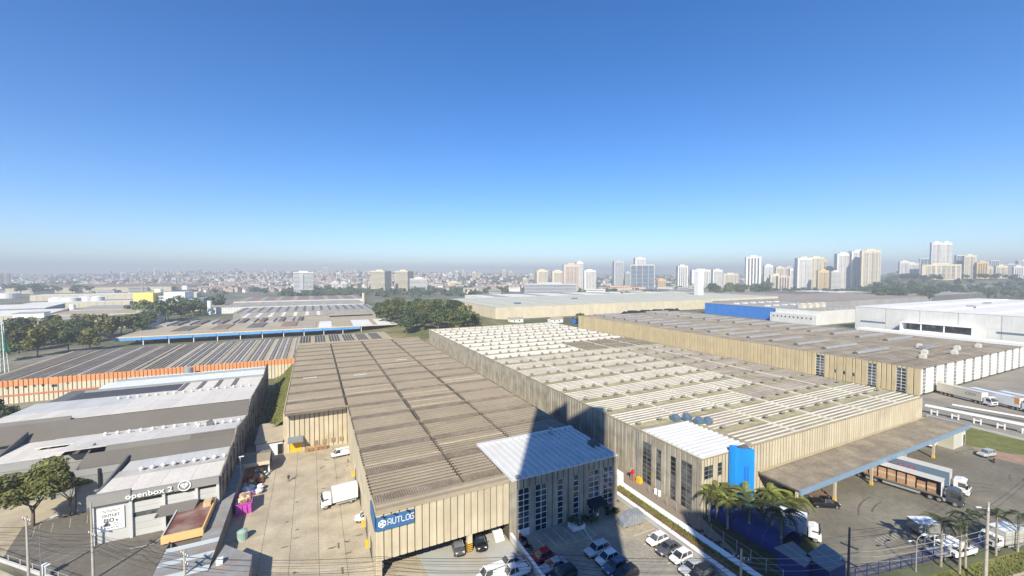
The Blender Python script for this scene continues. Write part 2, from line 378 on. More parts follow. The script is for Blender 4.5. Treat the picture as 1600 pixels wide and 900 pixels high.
# corridor between the two warehouses
cor = tag(MB().box(54.75, 57.2, 26, 66, 0, 0.85).obj('grass_bank', GRASS), kind='structure')
sheet('service_path', [(58.5, 120), (63.55, 120), (63.55, 51.3), (58.5, 36)], 0.3, mat('path_paving', (0.27, 0.22, 0.17), 0.9, 0.12, 0.5, stain_or_glint=(0.18, 0.14, 0.10), stain_or_glint_amt=0.5, stain_or_glint_scale=0.5))
sheet('rear_corridor', [(52.5, 240), (63.55, 240), (63.55, 120), (52.5, 120)], 0.02, YARD)
w = thing('retaining_wall', 'white low retaining wall along the car park edge', 'wall', (54.5, 45, 0))
put(w, 'wall_body', MB().box(54.2, 54.72, 25, 64.5, 0, 0.95), LGREY); put(w, 'coping', MB().box(54.1, 54.95, 25, 64.6, 0.953, 1.08), SIGNW)
rl = MB()
for k in range(20): rl.box(54.68, 54.72, 26 + k * 2, 26.05 + k * 2, 1.08, 1.9)
rl.box(54.67, 54.73, 25, 64.4, 1.86, 1.92); rl.box(54.67, 54.73, 25, 64.4, 1.45, 1.49); put(w, 'railing', rl, mat('rust_red_rail', (0.32, 0.12, 0.09), 0.6, 0.1, 1))
w = thing('kerb_wall', 'broad white walkway wall beside the tall grey warehouse wall', 'wall', (57.8, 45, 0))
put(w, 'wall_body', MB().box(57.22, 58.45, 20, 66.5, 0, 1.0), SIGNW); put(w, 'end_block', MB().box(57.0, 58.5, 66.52, 69.2, 0, 3.0), SIGNW)
w = thing('divider_wall', 'thin white wall dividing carport from car park', 'wall', (29.5, 50, 0))
put(w, 'wall_body', MB().box(29.3, 29.6, 42, 61.0, 0, 1.3), LGREY); put(w, 'coping', MB().box(29.25, 29.68, 42, 61.05, 1.303, 1.4), SIGNW)
w = thing('fence', 'thin wire fence with posts along the warehouse path', 'fence', (60.5, 45, 0))
for k in range(12): put(w, 'post', MB().cyl((60.6 - .1 * math.sin(k), 35 + 2.4 * k), .05, 0.2, 2.3, 6), STEEL)
put(w, 'wire', MB().tube((60.6, 35, 2.2), (60.6, 61.4, 2.2), .02).tube((60.6, 35, 1.3), (60.6, 61.4, 1.3), .02), WIREL)

# grass embankment left of the brown roof
em = MB(); NX, NY = 6, 16
for j in range(NY + 1):
    for i in range(NX + 1):
        x = -14.6 + i * 1.25; y = 124.9 + j * 4.85
        em.v.append((x, y, 0.3 + 5.6 * smooth(0, 1, i / NX) + 0.35 * math.sin(j * 1.7 + i)))
for j in range(NY):
    for i in range(NX):
        a = j * (NX + 1) + i; em.f.append((a, a + 1, a + NX + 2, a + NX + 1)); em.m.append(0)
struct('embankment', em, GRASS)
# ---------------------------------------------------------------- the large warehouses
def panel_mesh(w, h, d=0.16, m=CONC, gap=0.09, rib=False):
    "one precast wall panel, front face towards -y, tapered edges, lower left back corner at the origin"
    b = MB(); g = gap / 2; t = min(0.09, w * .1)
    pr = [(g, 0), (g + t, -d), (w - g - t, -d), (w - g, 0)]
    if rib: pr = [(g, 0), (g + t, -d), (w * .46, -d), (w * .5, -d * .55), (w * .54, -d), (w - g - t, -d), (w - g, 0)]
    n = len(pr)
    b.add([(x, y, 0) for x, y in pr] + [(x, y, h) for x, y in pr],
          [(i, i + 1, n + i + 1, n + i) for i in range(n - 1)] + [tuple(range(n - 1, -1, -1)), tuple(range(n, 2 * n))])
    return b.mesh('wall_panel', m)
def facade(root, a, b, z0, z1, w, m, skip=(), d=0.16, gap=0.09, rib=False, name='wall_panel'):
    "row of panels from ground point a to b (outside on the right-hand side walking a -> b)"
    a, b = Vector((*a, 0)), Vector((*b, 0)); L = (b - a).length
    dr = (b - a) / L; rz = math.atan2(dr.y, dr.x); me = {}
    def run(s0, s1, zz):
        n = max(1, round((s1 - s0) / w)); k = (s1 - s0) / n
        for lo, hi in zz:
            if hi - lo < .12: continue
            for i in range(n):
                key = (round(hi - lo, 2), round(k, 3))
                if key not in me: me[key] = panel_mesh(k, hi - lo, d, m, gap, rib)
                link(name, me[key], root, a + dr * (s0 + i * k) + Vector((0, 0, lo)) - root.location, rz)
    s = 0.0                                             # solid runs between openings, short panels above and below each
    for (p, q, k0, k1) in sorted(skip):
        if p - s > .15: run(s, p, [(z0, z1)])
        run(p, q, [(z0, min(k0, z1)), (max(k1, z0), z1)]); s = q
    if L - s > .15: run(s, L, [(z0, z1)])
def window(root, a, b, z0, z1, nx, nz, frame=FRAMEW, glass=GLASS, t=0.09, out=0.05):
    "glazing between ground points a and b: frame part with its pane as a sub-part"
    a, b = Vector((*a, 0)), Vector((*b, 0)); L = (b - a).length; dr = (b - a) / L; rz = math.atan2(dr.y, dr.x)
    f = MB(); H = z1 - z0
    for i in range(nx + 1):
        x = i * L / nx; f.box(max(0, x - t / 2), min(L, x + t / 2), -out, 0.06, 0, H)
    for k in range(nz + 1):
        z = k * H / nz
        for i in range(nx): f.box(i * L / nx + t / 2, (i + 1) * L / nx - t / 2, -out + .004, 0.056, max(0, z - t / 2), min(H, z + t / 2))
    fo = f.obj('window', frame, root, a + Vector((0, 0, z0)) - root.location, rz)
    MB().box(t / 4, L - t / 4, 0.01, 0.04, t / 4, H - t / 4).obj('pane', glass, fo)
    return fo
def rib_piece(L, w, h, m, cov=.7, name='roof_rib'):
    "one folded roof plank spanning L along x, width w along y"
    c = w * cov; pr = [(0, 0), (c * .14, h), (c * .30, h * 1.08), (c * .70, h * 1.08), (c * .86, h), (c, 0)]
    return MB().extr(pr, 'x', 0, L, caps=True).mesh(name, m)
def band_piece(L, w, m, n, h=0.10, name='roof_band'):
    b = MB()
    b.box(0, L, 0, w, -0.05, 0.0)
    for i in range(n if h else 0):
        x = (i + .2) * L / n; b.add([(x, .02, 0), (x + L / n * .3, .02, h), (x + L / n * .6, .02, 0), (x, w - .02, 0), (x + L / n * .3, w - .02, h), (x + L / n * .6, w - .02, 0)], [(0, 1, 4, 3), (1, 2, 5, 4), (0, 2, 1), (3, 4, 5)])
    return b.mesh(name, m)
def ribbed_roof(root, bays, z, y0, y1, mod, band, nr, h, pick, bandm, band_n=36, bandh=.10, most=240, bandz=0.05, start=None, gapx=0.35):
    """roof of long folded planks: modules of `mod` metres along y, each a flat band and nr planks, one row per bay;
    pick(x, y) -> material; the nearest planks are parts of their own, the far ones are joined"""
    rw = (mod - band) / nr; meshes = {}; rest = {}; count = 0
    cells = []
    y = start if start is not None else y0
    while y < y1 - 0.5:
        for bi, (xa, xb, ymin, *ymax) in enumerate(bays):
            if y + mod * .5 < ymin or (ymax and y + mod * .6 > ymax[0]): continue
            cells.append((y, xa, xb))
        y += mod
    cells.sort(key=lambda c: (c[0], c[1]))
    bm_ = {}
    for (y, xa, xb) in cells:
        Lx = xb - xa - gapx
        yb0, yb1 = max(y, y0), min(y + band, y1)
        if yb1 - yb0 > 0.4:
            key = (round(Lx, 2), round(yb1 - yb0, 2))
            if key not in bm_: bm_[key] = band_piece(Lx, yb1 - yb0, bandm, band_n, bandh)
            link('roof_band', bm_[key], root, Vector((xa + gapx / 2, yb0, z + bandz)) - root.location)
        for r in range(nr):
            yr = y + band + r * rw
            if yr < y0 - .01 or yr + rw > y1 + .01: continue
            m, cov = pick((xa + xb) / 2, yr)
            if count < most:
                key = (round(Lx, 2), m.name, cov)
                if key not in meshes: meshes[key] = rib_piece(Lx, rw, h, m, cov)
                link('roof_rib', meshes[key], root, Vector((xa + gapx / 2, yr, z)) - root.location); count += 1
            else:
                b = rest.setdefault(m.name, MB())
                c = rw * cov; pr = [(yr, z), (yr + c * .2, z + h), (yr + c * .8, z + h), (yr + c, z)]
                b.extr(pr, 'x', xa + gapx / 2, xb - gapx / 2, caps=True)
    for mn, b in rest.items(): tag(put(root, 'roof_sheeting', b, MATS[mn]), kind='stuff')

# --- A: brown roofed warehouse in the middle
A = thing('warehouse', 'long beige warehouse with flat brown ribbed roof and white roofed corner office', 'warehouse', (7.8, 61.2, 0))
AX = [7.8, 22.4, 37.4, 52.4]
core = MB().box(8.0, 29.3, 61.4, 61.6, 3.02, 9.82).box(8.0, 8.3, 61.6, 75, 3.02, 9.82).box(29.3, 52.3, 61.4, 75, 0, 9.82)
core.box(8.0, 52.3, 75.01, 225.6, 0, 9.82).box(-6.9, 7.99, 116.6, 225.6, 0, 9.82)
put(A, 'wall_core', core, RECESS)
put(A, 'soffit', MB().box(8.31, 29.29, 61.61, 75, 9.2, 9.5).box(8.05, 29.2, 61.45, 62.2, 2.9, 3.015), JOINT)
facade(A, (7.8, 61.4), (29.3, 61.4), 3.0, 9.95, 1.15, CONC)
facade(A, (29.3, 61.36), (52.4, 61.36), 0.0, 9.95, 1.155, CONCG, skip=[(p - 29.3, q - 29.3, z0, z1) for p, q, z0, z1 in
       ((30.9, 33.1, 0.0, 8.3), (34.3, 36.6, 0.0, 8.3), (38.85, 40.0, 0.0, 8.35), (42.2, 43.4, 0.0, 8.3), (45.6, 48.0, 0.0, 8.35), (49.0, 51.3, 0.0, 8.3))])
put(A, 'plinth', MB().box(30.9, 33.15, 61.2, 61.38, 0, 1.2), SIGNW)
for p, q, z0, nx, nz in ((30.9, 33.1, 1.2, 2, 7), (34.3, 36.6, 0.12, 2, 8), (38.85, 40.0, 0.12, 1, 8), (42.2, 43.4, 0.15, 1, 8), (45.6, 48.0, 0.12, 2, 8), (49.0, 51.3, 0.12, 2, 8)):
    window(A, (p, 61.33), (q, 61.33), z0, 8.3, nx, nz, t=0.095)
facade(A, (7.95, 116.4), (7.95, 61.4), 3.0, 9.95, 1.22, CONC)
facade(A, (7.95, 116.4), (7.95, 61.4), 0.0, 2.99, 2.44, CONC, gap=0.05, skip=[(55 - (b - 61.4), 55 - (a - 61.4), 0.0, 3.0) for a, b in ((66, 69.5), (72, 75.6), (82, 86.5), (92.5, 96))])
for k, (a, b) in enumerate(((66, 69.5), (72, 75.6), (82, 86.5), (92.5, 96))):
    put(A, 'dock_door', MB().box(7.9, 7.99, a - .3, b + .3, 0.01, 3.0), DGREY2)
    put(A, 'dock_guard', MB().box(7.2, 7.75, b + .4, b + .75, 0.0, 1.1), YELP)
facade(A, (-7.0, 116.5), (7.8, 116.5), 0.0, 9.95, 1.14, CONC, skip=[(1.3, 3.6, 0.0, 2.6)])
facade(A, (-6.95, 225.6), (-6.95, 116.5), 0.0, 9.95, 1.25, CONC)
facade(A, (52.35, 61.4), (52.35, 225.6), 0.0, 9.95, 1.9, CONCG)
for k in range(4):
    put(A, 'hatch', MB().box(-.3 + k * 2.05, .7 + k * 2.05, 116.2, 116.33, 0.9, 2.0), mat('rusty_hatch', (0.30, 0.22, 0.13), 0.8, 0.2, 1))
put(A, 'door', MB().box(-5.7, -3.0, 116.25, 116.45, 0.02, 2.55), YELP)
cnp = put(A, 'door_canopy', MB().add([(-6.1, 116.3, 3.9), (-2.7, 116.3, 3.9), (-2.7, 113.9, 3.25), (-6.1, 113.9, 3.25), (-6.1, 116.3, 3.8), (-2.7, 116.3, 3.8), (-2.7, 113.9, 3.1), (-6.1, 113.9, 3.1)], [(0, 3, 2, 1), (4, 5, 6, 7), (0, 1, 5, 4), (3, 7, 6, 2), (0, 4, 7, 3), (1, 2, 6, 5)]), SLATE)
put(A, 'roof_deck', MB().box(7.85, 52.35, 61.45, 225.8, 9.83, 9.90).box(-6.95, 7.84, 116.55, 225.8, 9.83, 9.90), JOINT)
put(A, 'parapet', MB().box(7.78, 29.3, 61.15, 61.42, 9.955, 10.12).box(7.78, 7.98, 61.43, 116.4, 9.955, 10.06).box(-7.0, 7.75, 116.25, 116.5, 9.955, 10.08).box(-7.0, -6.85, 116.52, 225.8, 9.955, 10.05).box(-7.0, 52.4, 225.81, 226.0, 9.6, 10.2), TANSTRIP)
rfa = random.Random(12)
ribbed_roof(A, [(-6.9, 7.6, 117.5), (7.9, 22.4, 0), (22.4, 29.6, 0, 77), (22.4, 37.4, 76), (37.4, 52.3, 76)], 9.92, 62.6, 225.7, 9.95, 2.3, 7, 0.15,
            lambda x, y: (rfa.choices((ROOFA, ROOFA3, ROOFA4), (14, 1, 1.2))[0], .66), ROOFA2, 38, most=285, start=64.6)
put(A, 'eave_rib', MB().extr([(61.5, 9.93), (61.8, 10.25), (62.6, 10.25), (62.9, 9.93)], 'x', 8.0, 29.6).extr([(63.0, 9.93), (63.3, 10.25), (64.1, 10.25), (64.45, 9.93)], 'x', 8.0, 29.6), ROOFA)
nb = MB()
for x in (7.9, 22.05, 22.75, 37.05, 37.75, 52.1):        # black drain spouts at the plank ends
    y = 66.9 if x < 30 else 78
    while y < 225:
        if (y - 64.6) % 9.95 > 2.3: nb.box(x - .12, x + .12, y + .30, y + .58, 9.9, 10.16)
        y += 1.093
tag(put(A, 'drain_spout', nb, BLACKP), kind='stuff')
for x in (22.4, 37.4): put(A, 'roof_channel', MB().box(x - .08, x + .08, 62, 225.5, 9.905, 9.96), JOINT)
for x, y in ((-3.2, 152), (12.2, 149), (30, 168)): put(A, 'skylight', MB().box(x, x + 4.2, y, y + .8, 10.2, 10.32), mat('skylight_sheet', (0.62, 0.63, 0.60), 0.4, 0.05, 1))
# white corner roof
put(A, 'office_roof', MB().box(29.65, 52.45, 61.15, 76.6, 10.0, 10.16), WMETAL)
seam = MB().box(0, .34, 0, 15.2, 0, .3).mesh('standing_seam', WMETAL)
for i in range(17): link('standing_seam', seam, A, Vector((30.4 + i * 1.34, 61.3, 10.16)) - A.location)
put(A, 'roof_curb', MB().box(29.6, 52.4, 76.6, 77.5, 10.0, 10.5).box(29.55, 29.85, 61.2, 76.58, 10.17, 10.35), WMETAL)
fn = put(A, 'exhaust_fan', MB().box(50.2, 51.8, 66.0, 67.9, 10.16, 10.9).cyl((51, 67), .62, 10.9, 11.4, 10), DGREY2)
put(A, 'vent_pipe', MB().cyl((46.2, 75.8), .3, 10.16, 11.5, 8).cyl((46.2, 75.8), .55, 11.5, 11.75, 8, .1), STEEL)
put(A, 'roof_lamp', MB().cyl((30.6, 61.05), .06, 7, 10.8, 6).box(30.2, 31.0, 60.5, 61.0, 10.8, 11.1), STEEL)
for k in range(9): put(A, 'door_mullion', MB().box(29.4, 29.6, 62.5 + k, 62.6 + k, 0, 2.9), STEEL) if k in (0, 4, 8) else None
cano = put(A, 'entrance_awning', MB().add([(45.2, 61.1, 3.2), (48.4, 61.1, 3.2), (48.6, 59.3, 2.6), (45.0, 59.3, 2.6), (45.0, 59.3, 2.3), (48.6, 59.3, 2.3), (45.2, 61.1, 2.3), (48.4, 61.1, 2.3)],
    [(0, 3, 2, 1), (3, 4, 5, 2), (0, 6, 4, 3), (1, 2, 5, 7)]), mat('awning_black', (0.03, 0.03, 0.032), 0.8, 0.1, 1))
pil = put(A, 'pillar', MB().box(21.9, 22.7, 61.42, 62.1, 0, 3.0), CONC)
hz_ = MB()
for k in range(5): hz_.box(21.86, 22.74, 61.38, 62.14, 0.05 + k * .3, 0.2 + k * .3)
local(A, hz_).obj('hazard_stripe', BLACKP, pil); local(A, MB().box(21.87, 22.73, 61.39, 62.13, 0.0, 1.5)).obj('hazard_band', YELP, pil)
put(A, 'pillar', MB().box(7.85, 8.6, 61.42, 62.1, 0, 3.0), CONC)
for x in (14.8,): put(A, 'pillar', MB().box(x, x + .5, 74, 74.5, 0, 3.0), CONC)
put(A, 'stair', MB().box(27.0, 28.6, 61.7, 62.0, 0, .3).box(27.0, 28.6, 62.0, 62.3, .3, .6).box(27.0, 28.6, 62.3, 62.6, .6, .9).box(27.0, 28.6, 62.6, 66, .9, 1.2), SIGNW)
# blue company boards on the corner
s = thing('company_sign', 'blue company board with white lettering high on the warehouse corner', 'sign', (7.9, 61.1, 8.6))
MB().box(-.1, 5.35, -.12, 0, -1.0, 1.05).obj('board', SIGNB, s)
lt = MB(); LS = {'A': ((0, 0, 0, .8), (0, .8, 1, .8), (1, 0, 1, .8), (0, .3, 1, .3)), 'U': ((0, 0, 0, .8), (0, 0, 1, 0), (1, 0, 1, .8)), 'T': ((0, .8, 1, .8), (.5, 0, .5, .8)), 'L': ((0, 0, 0, .8), (0, 0, 1, 0)),
           'O': ((0, 0, 0, .8), (0, 0, 1, 0), (1, 0, 1, .8), (0, .8, 1, .8)), 'G': ((0, 0, 0, .8), (0, 0, 1, 0), (1, 0, 1, .42), (.5, .42, 1, .42), (0, .8, 1, .8))}
for k, ch in enumerate('AUTLOG'):                           # wide square-cut capitals
    for (u0, v0, u1, v1) in LS[ch]:
        x = k * .66; lt.box(x + .48 * min(u0, u1) - .045, x + .48 * max(u0, u1) + .045, -.15, -.125, min(v0, v1) - .055, max(v0, v1) + .055)
lt.obj('lettering', SIGNW, s, (1.52, 0, -.3))
hx = MB(); cx, cz, r = .72, .03, .62
hp = [(cx + r * math.sin(R(60 * i)), cz + r * math.cos(R(60 * i))) for i in range(6)]; hp2 = [(cx + (x - cx) * .8, cz + (z - cz) * .8) for x, z in hp]
for i in range(6):
    j = (i + 1) % 6; hx.quad((hp[i][0], -.14, hp[i][1]), (hp[j][0], -.14, hp[j][1]), (hp2[j][0], -.14, hp2[j][1]), (hp2[i][0], -.14, hp2[i][1]))
for i in range(6): hx.tube((cx, -.14, cz), (hp2[i][0], -.14, hp2[i][1]), .05 if i % 2 else .09, n=4)
for i in range(0, 6, 2): hx.tube((cx + (hp2[i][0] - cx) * .5, -.14, cz + (hp2[i][1] - cz) * .5), (hp2[(i + 1) % 6][0], -.14, hp2[(i + 1) % 6][1]), .045, n=4)
hx.obj('logo', SIGNW, s)
for x in (.8, 2.5, 4.4): MB().tube((x, 0, 1.1), (x - .1, -.7, 1.45), .035).box(x - .3, x + .05, -.85, -.65, 1.38, 1.5).obj('lamp_arm', BLACKP, s)
s = thing('company_sign', 'blue company board round the corner facing the loading yard', 'sign', (7.7, 63.6, 8.6))
MB().box(-.12, 0, -2.4, 2.6, -1.05, 1.15).obj('board', SIGNB, s)

# --- B: large pale roofed warehouse
B = thing('warehouse', 'huge warehouse with bleached ribbed roof, moss lines and a blue tower at its corner', 'warehouse', (63.7, 51.5, 0))
put(B, 'wall_core', MB().box(63.9, 151.4, 51.7, 246.8, 0, 10.75), RECESS)
def lw(y0, y1): return (246.9 - y1, 246.9 - y0)
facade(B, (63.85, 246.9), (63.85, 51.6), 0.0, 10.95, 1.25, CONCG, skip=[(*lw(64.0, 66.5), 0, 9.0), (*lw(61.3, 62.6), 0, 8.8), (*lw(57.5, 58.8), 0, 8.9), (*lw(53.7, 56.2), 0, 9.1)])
for y0, y1, z0, z1, nx, nz in ((64.0, 66.5, .2, 8.9, 2, 9), (61.3, 62.6, 2.4, 8.7, 1, 7), (57.5, 58.8, .2, 8.8, 1, 9), (53.7, 56.2, .2, 9.0, 2, 9)):
    window(B, (63.8, y1), (63.8, y0), z0, z1, nx, nz, frame=mat('dark_window_frame', (.20, .20, .19), .5, .05, 1))
put(B, 'door', MB().box(63.75, 63.9, 61.4, 62.5, .2, 2.3), STEEL)
facade(B, (63.85, 51.65), (151.5, 51.65), 0.0, 10.95, 0.95, CONC, d=.07, gap=.17, skip=[(.7, 3.1, 7.0, 9.4), (4.5, 5.6, 7.0, 9.4)])
for a, b, n in ((64.5, 66.9, 2), (68.1, 69.3, 1)): window(B, (a, 51.6), (b, 51.6), 6.9, 9.4, n, 3, frame=MATS['dark_window_frame'])
facade(B, (151.45, 51.6), (151.45, 246.9), 0.0, 10.95, 1.9, CONC)
put(B, 'roof_deck', MB().box(63.75, 151.5, 51.55, 246.9, 10.76, 10.86), mat('tan_deck', (0.30, 0.25, 0.175), .9, .2, .15, fine=.15, stain_or_glint=(.30, .29, .15), stain_or_glint_amt=.6, stain_or_glint_scale=.06))
put(B, 'parapet', MB().box(63.62, 63.86, 51.5, 246.95, 10.955, 11.08).box(63.87, 151.5, 51.45, 51.65, 10.955, 11.06).box(63.6, 151.5, 246.96, 247.2, 10.5, 11.2), TANSTRIP)
def pickB(x, y):
    if 108 < x and 150 <= y < 172: return ROOFBD, .8
    if y < 68: return ROOFBW, .36
    if x > 108.7 and y < 78: return ROOFBB, .75
    if x > 123.7 and y < 150: return ROOFBB, .75
    if y < 112: return ROOFBW, .44
    if y < 150: return ROOFB, .70
    return ROOFBW, .74
ribbed_roof(B, [(63.8, 78.7, 67), (78.7, 93.7, 0), (93.7, 108.7, 0), (108.7, 123.7, 0), (123.7, 138.7, 0), (138.7, 151.4, 0)], 10.88, 52, 246.8, 10.0, 2.2, 6, 0.11,
            pickB, MOSS, 0, bandh=0, most=285, bandz=0.05, start=48.6)
vm = MB().cyl((0, 0), .36, 0, .6, 8).cyl((0, 0), .66, .6, .75, 8, .55).cyl((0, 0), .55, .751, 1.05, 8, .15).mesh('roof_vent', mat('grey_vent', (.22, .205, .17), .7, .1, 1))
nv = 0; vr = MB()
for j in range(20):
    for bx_ in range(6):
        for q in (2.0, 8.4, 12.4):
            x = 63.7 + 15 * bx_ + q; y = 49.9 + 10 * j
            if y < 53 or (x < 79 and y < 67) or x > 151: continue
            if nv < 290: link('roof_vent', vm, B, Vector((x, y, 10.85)) - B.location); nv += 1
            else: vr.cyl((x, y), .3, 10.85, 11.4, 6).cyl((x, y), .5, 11.4, 11.7, 6, .2)
tag(put(B, 'roof_vent', vr, MATS['grey_vent']), kind='stuff')
for x in (78.7, 93.7, 108.7, 123.7, 138.7):
    put(B, 'roof_seam', MB().box(x - .16, x + .16, 52 if x > 80 else 67, 246.5, 10.87, 11.17), ROOFBW)
put(B, 'office_roof', MB().prism([(63.8, 51.5), (76.8, 51.5), (76.8, 66.2), (63.8, 66.9)], 11.05, 11.22), WMETAL)
seam2 = MB().box(0, 12.9, 0, .3, 0, .28).mesh('standing_seam', WMETAL)
for i in range(12): link('standing_seam', seam2, B, Vector((63.85, 52.2 + i * 1.22, 11.22)) - B.location)
for k, (x, y) in enumerate(((75.6, 68.4), (78.2, 67.4), (79.0, 64.9), (80.6, 63.8))):
    put(B, 'exhaust_fan', MB().box(x - .9, x + .9, y - .7, y + .7, 11.0, 11.9).cyl((x, y), .7, 11.9, 12.25, 10), mat('blue_grey_steel', (.11, .17, .24), .5, .1, 1))
put(B, 'fire_ladder', MB().box(63.4, 63.5, 67.3, 67.4, 0, 10.9).box(63.4, 63.5, 67.8, 67.9, 0, 10.9), STEEL)
# curved blue tower
st = thing('sign_tower', 'tall bright blue curved tower beside the warehouse entrance corner', 'tower', (72.2, 49.6, 0))
prof = [(70.9, 50.8), (71.15, 50.2), (71.9, 49.85), (72.9, 49.75), (73.9, 49.7), (74.7, 49.45), (75.3, 49.15), (75.4, 51.2), (73, 51.3), (70.9, 51.3)]
b = MB(); n = len(prof)
tz = [12.5, 12.4, 12.15, 11.95, 11.8, 11.65, 11.5, 11.5, 12.0, 12.5]
b.add([(x, y, 0) for x, y in prof] + [(x, y, tz[i]) for i, (x, y) in enumerate(prof)], [(i, (i + 1) % n, n + (i + 1) % n, n + i) for i in range(n)])
put(st, 'cladding', b, STELE)
put(st, 'cap', MB().add([(x, y, tz[i] - .5) for i, (x, y) in enumerate(prof)], [tuple(range(n))]), DGREY2)
put(st, 'top_unit', MB().box(73.2, 75.0, 50.3, 51.1, 11.1, 12.0), DGREY2)
for x in (73.2, 74.0): put(st, 'slot_window', MB().box(x, x + .25, 49.5, 49.72 if x < 74 else 49.66, 2.0, 8.5), BLUE)
for z in (3.2, 6.1, 9.0): put(st, 'panel_joint', MB().path([(x, y, z) for x, y in prof[:7]], .02, 4), BLUE)

# canopy over the dock
cn = thing('dock_canopy', 'flat brown dock canopy with pale blue fascia on slim posts', 'canopy', (118, 47.5, 0))
put(cn, 'roof_slab', MB().box(80.0, 155, 43.7, 51.4, 4.72, 5.05), JOINT)
cs = band_piece(4.9, 7.6, mat('canopy_sheet', (0.20, 0.172, 0.132), .9, .15, .2, rnd=.1, fine=.15, stain_or_glint=(.34, .29, .21), stain_or_glint_amt=.5, stain_or_glint_scale=.3), 8, .08, 'canopy_sheet')
for i in range(15): link('canopy_sheet', cs, cn, Vector((80.05 + i * 5.0, 43.75, 5.11)) - cn.location)
put(cn, 'fascia', MB().box(80.0, 155.2, 43.4, 43.69, 4.25, 5.2).box(155.01, 155.2, 43.7, 51.3, 4.25, 5.2), PALEBLUE)
for x in (79.9, 92.6, 106.7, 121.4, 136.0):
    p = put(cn, 'post', MB().box(x - .2, x + .2, 43.85, 44.25, 0, 4.7), CONC)
    local(cn, MB().box(x - .26, x + .26, 43.79, 44.31, 0.0, .6)).obj('post_base', YELP, p)
put(cn, 'gutter_pipe', MB().box(80, 151.4, 51.0, 51.39, 5.3, 5.5), TANSTRIP)
hb = thing('dock_office', 'small pale flat walled room under the far canopy end', 'building', (150.5, 44.5, 0))
put(hb, 'wall', MB().box(147.0, 154.2, 43.9, 51.2, 0, 4.1), mat('pale_green_wall', (.52, .51, .42), .85, .05, .3))
put(hb, 'door', MB().box(152.2, 153.6, 43.8, 43.95, 0.02, 3.3), FRAMEW); put(hb, 'opening', MB().box(152.5, 153.3, 43.72, 43.85, 0.03, 3.0), GLASS)

# --- C: cream warehouse with grey-brown roof
C_ = thing('warehouse', 'cream panelled warehouse with brown roof and rows of long grey roof hoods', 'warehouse', (201, 69, 0))
put(C_, 'wall_core', MB().box(201.2, 307.8, 69.2, 285.8, 0.6, 9.75), RECESS)
def lc(y0, y1): return (286 - y1, 286 - y0)
cw = ((100.9, 104.2), (82.5, 85.3), (73.3, 76.2))
facade(C_, (201.15, 286), (201.15, 69.1), 0.0, 9.95, 1.8, CREAM, d=.22, gap=.2, skip=[(*lc(*q), 0, 9.3) for q in cw] + [(*lc(c - .5, c + .5), 2.6, 4.2) for c in (96.7, 93.4, 90.1)])
for a, b in cw: window(C_, (201.1, b), (201.1, a), 0.6, 9.2, 2, 7, t=.16)
for c in (96.7, 93.4, 90.1): window(C_, (201.05, c + .5), (201.05, c - .5), 2.7, 4.1, 1, 1)
sk = []
for i in range(12): sk.append((202.4 + i * 8.9, 204.7 + i * 8.9))
facade(C_, (201.1, 69.15), (308, 69.15), 0.6, 9.95, 2.2, WHITEP, d=.12, gap=.05, skip=[(a - 201.1, b - 201.1, .6, 9.9) for a, b in sk])
for a, b in sk: window(C_, (a, 69.1), (b, 69.1), 1.0, 9.3, 2, 6, t=.16)
put(C_, 'roof_deck', MB().box(201.05, 308, 69.05, 286, 9.76, 9.86), JOINT)
ribbed_roof(C_, [(201.2, 254.5, 0), (254.5, 307.9, 0)], 9.88, 69.3, 285.9, 12.3, 2.2, 7, 0.13, lambda x, y: (ROOFC, .7), ROOFC, 20, most=200, start=66.0, gapx=.3)
hood = MB().extr([(-1.2, 0), (-1.15, .5), (-.8, .95), (0, 1.15), (.8, .95), (1.15, .5), (1.2, 0)], 'x', 0, 27).mesh('roof_hood', HOODM)
endm = MB().extr([(-1.0, .1), (-.7, .8), (0, .98), (.7, .8), (1.0, .1)], 'x', -.25, -.02).mesh('hood_end', DGREY2)
for xs in (213.5, 269.5):
    for j in range(16):
        if j < 1 and xs < 250: pass
        if j < 1 and xs > 250: continue
        y = 95.2 + 12.3 * j if xs < 250 else 94.8 + 12.3 * j
        if y > 284: continue
        h = link('roof_hood', hood, C_, Vector((xs, y, 10.05)) - C_.location); link('hood_end', endm, h)
for x, y in ((228, 78), (241, 82), (252, 76), (268, 80), (259, 90), (285, 78)):
    put(C_, 'roof_unit', MB().box(x - 1.1, x + 1.1, y - .9, y + .9, 10, 11.5).box(x - .7, x + .7, y - .6, y + .6, 11.5, 11.9), mat('pale_unit', (.6, .58, .52), .6, .1, 1))
put(C_, 'long_unit', MB().box(254, 266, 86, 88.5, 10.2, 11.4), HOODM)
put(C_, 'support_pillar', MB().box(214.5, 216.8, 68.6, 69.05, 0, 4), CONC)
# black crumpled cover on the far roof edge
tp = thing('black_tarpaulin', 'crumpled black tarpaulin heap on the far roof edge of the cream warehouse', 'tarpaulin', (285, 284, 10))
b = MB(); N = 28
for i in range(N + 1):
    for j in range(5):
        b.v.append((-40 + i * 2.6, -2.5 + j * 1.3, (0 if j in (0, 4) else (1.2 + 1.1 * math.sin(i * 1.1 + j)) * (1 if 0 < i < N else 0)) + .1))
for i in range(N):
    for j in range(4): a = i * 5 + j; b.f.append((a, a + 5, a + 6, a + 1)); b.m.append(0)
b.obj('cover', BLACKP, tp)

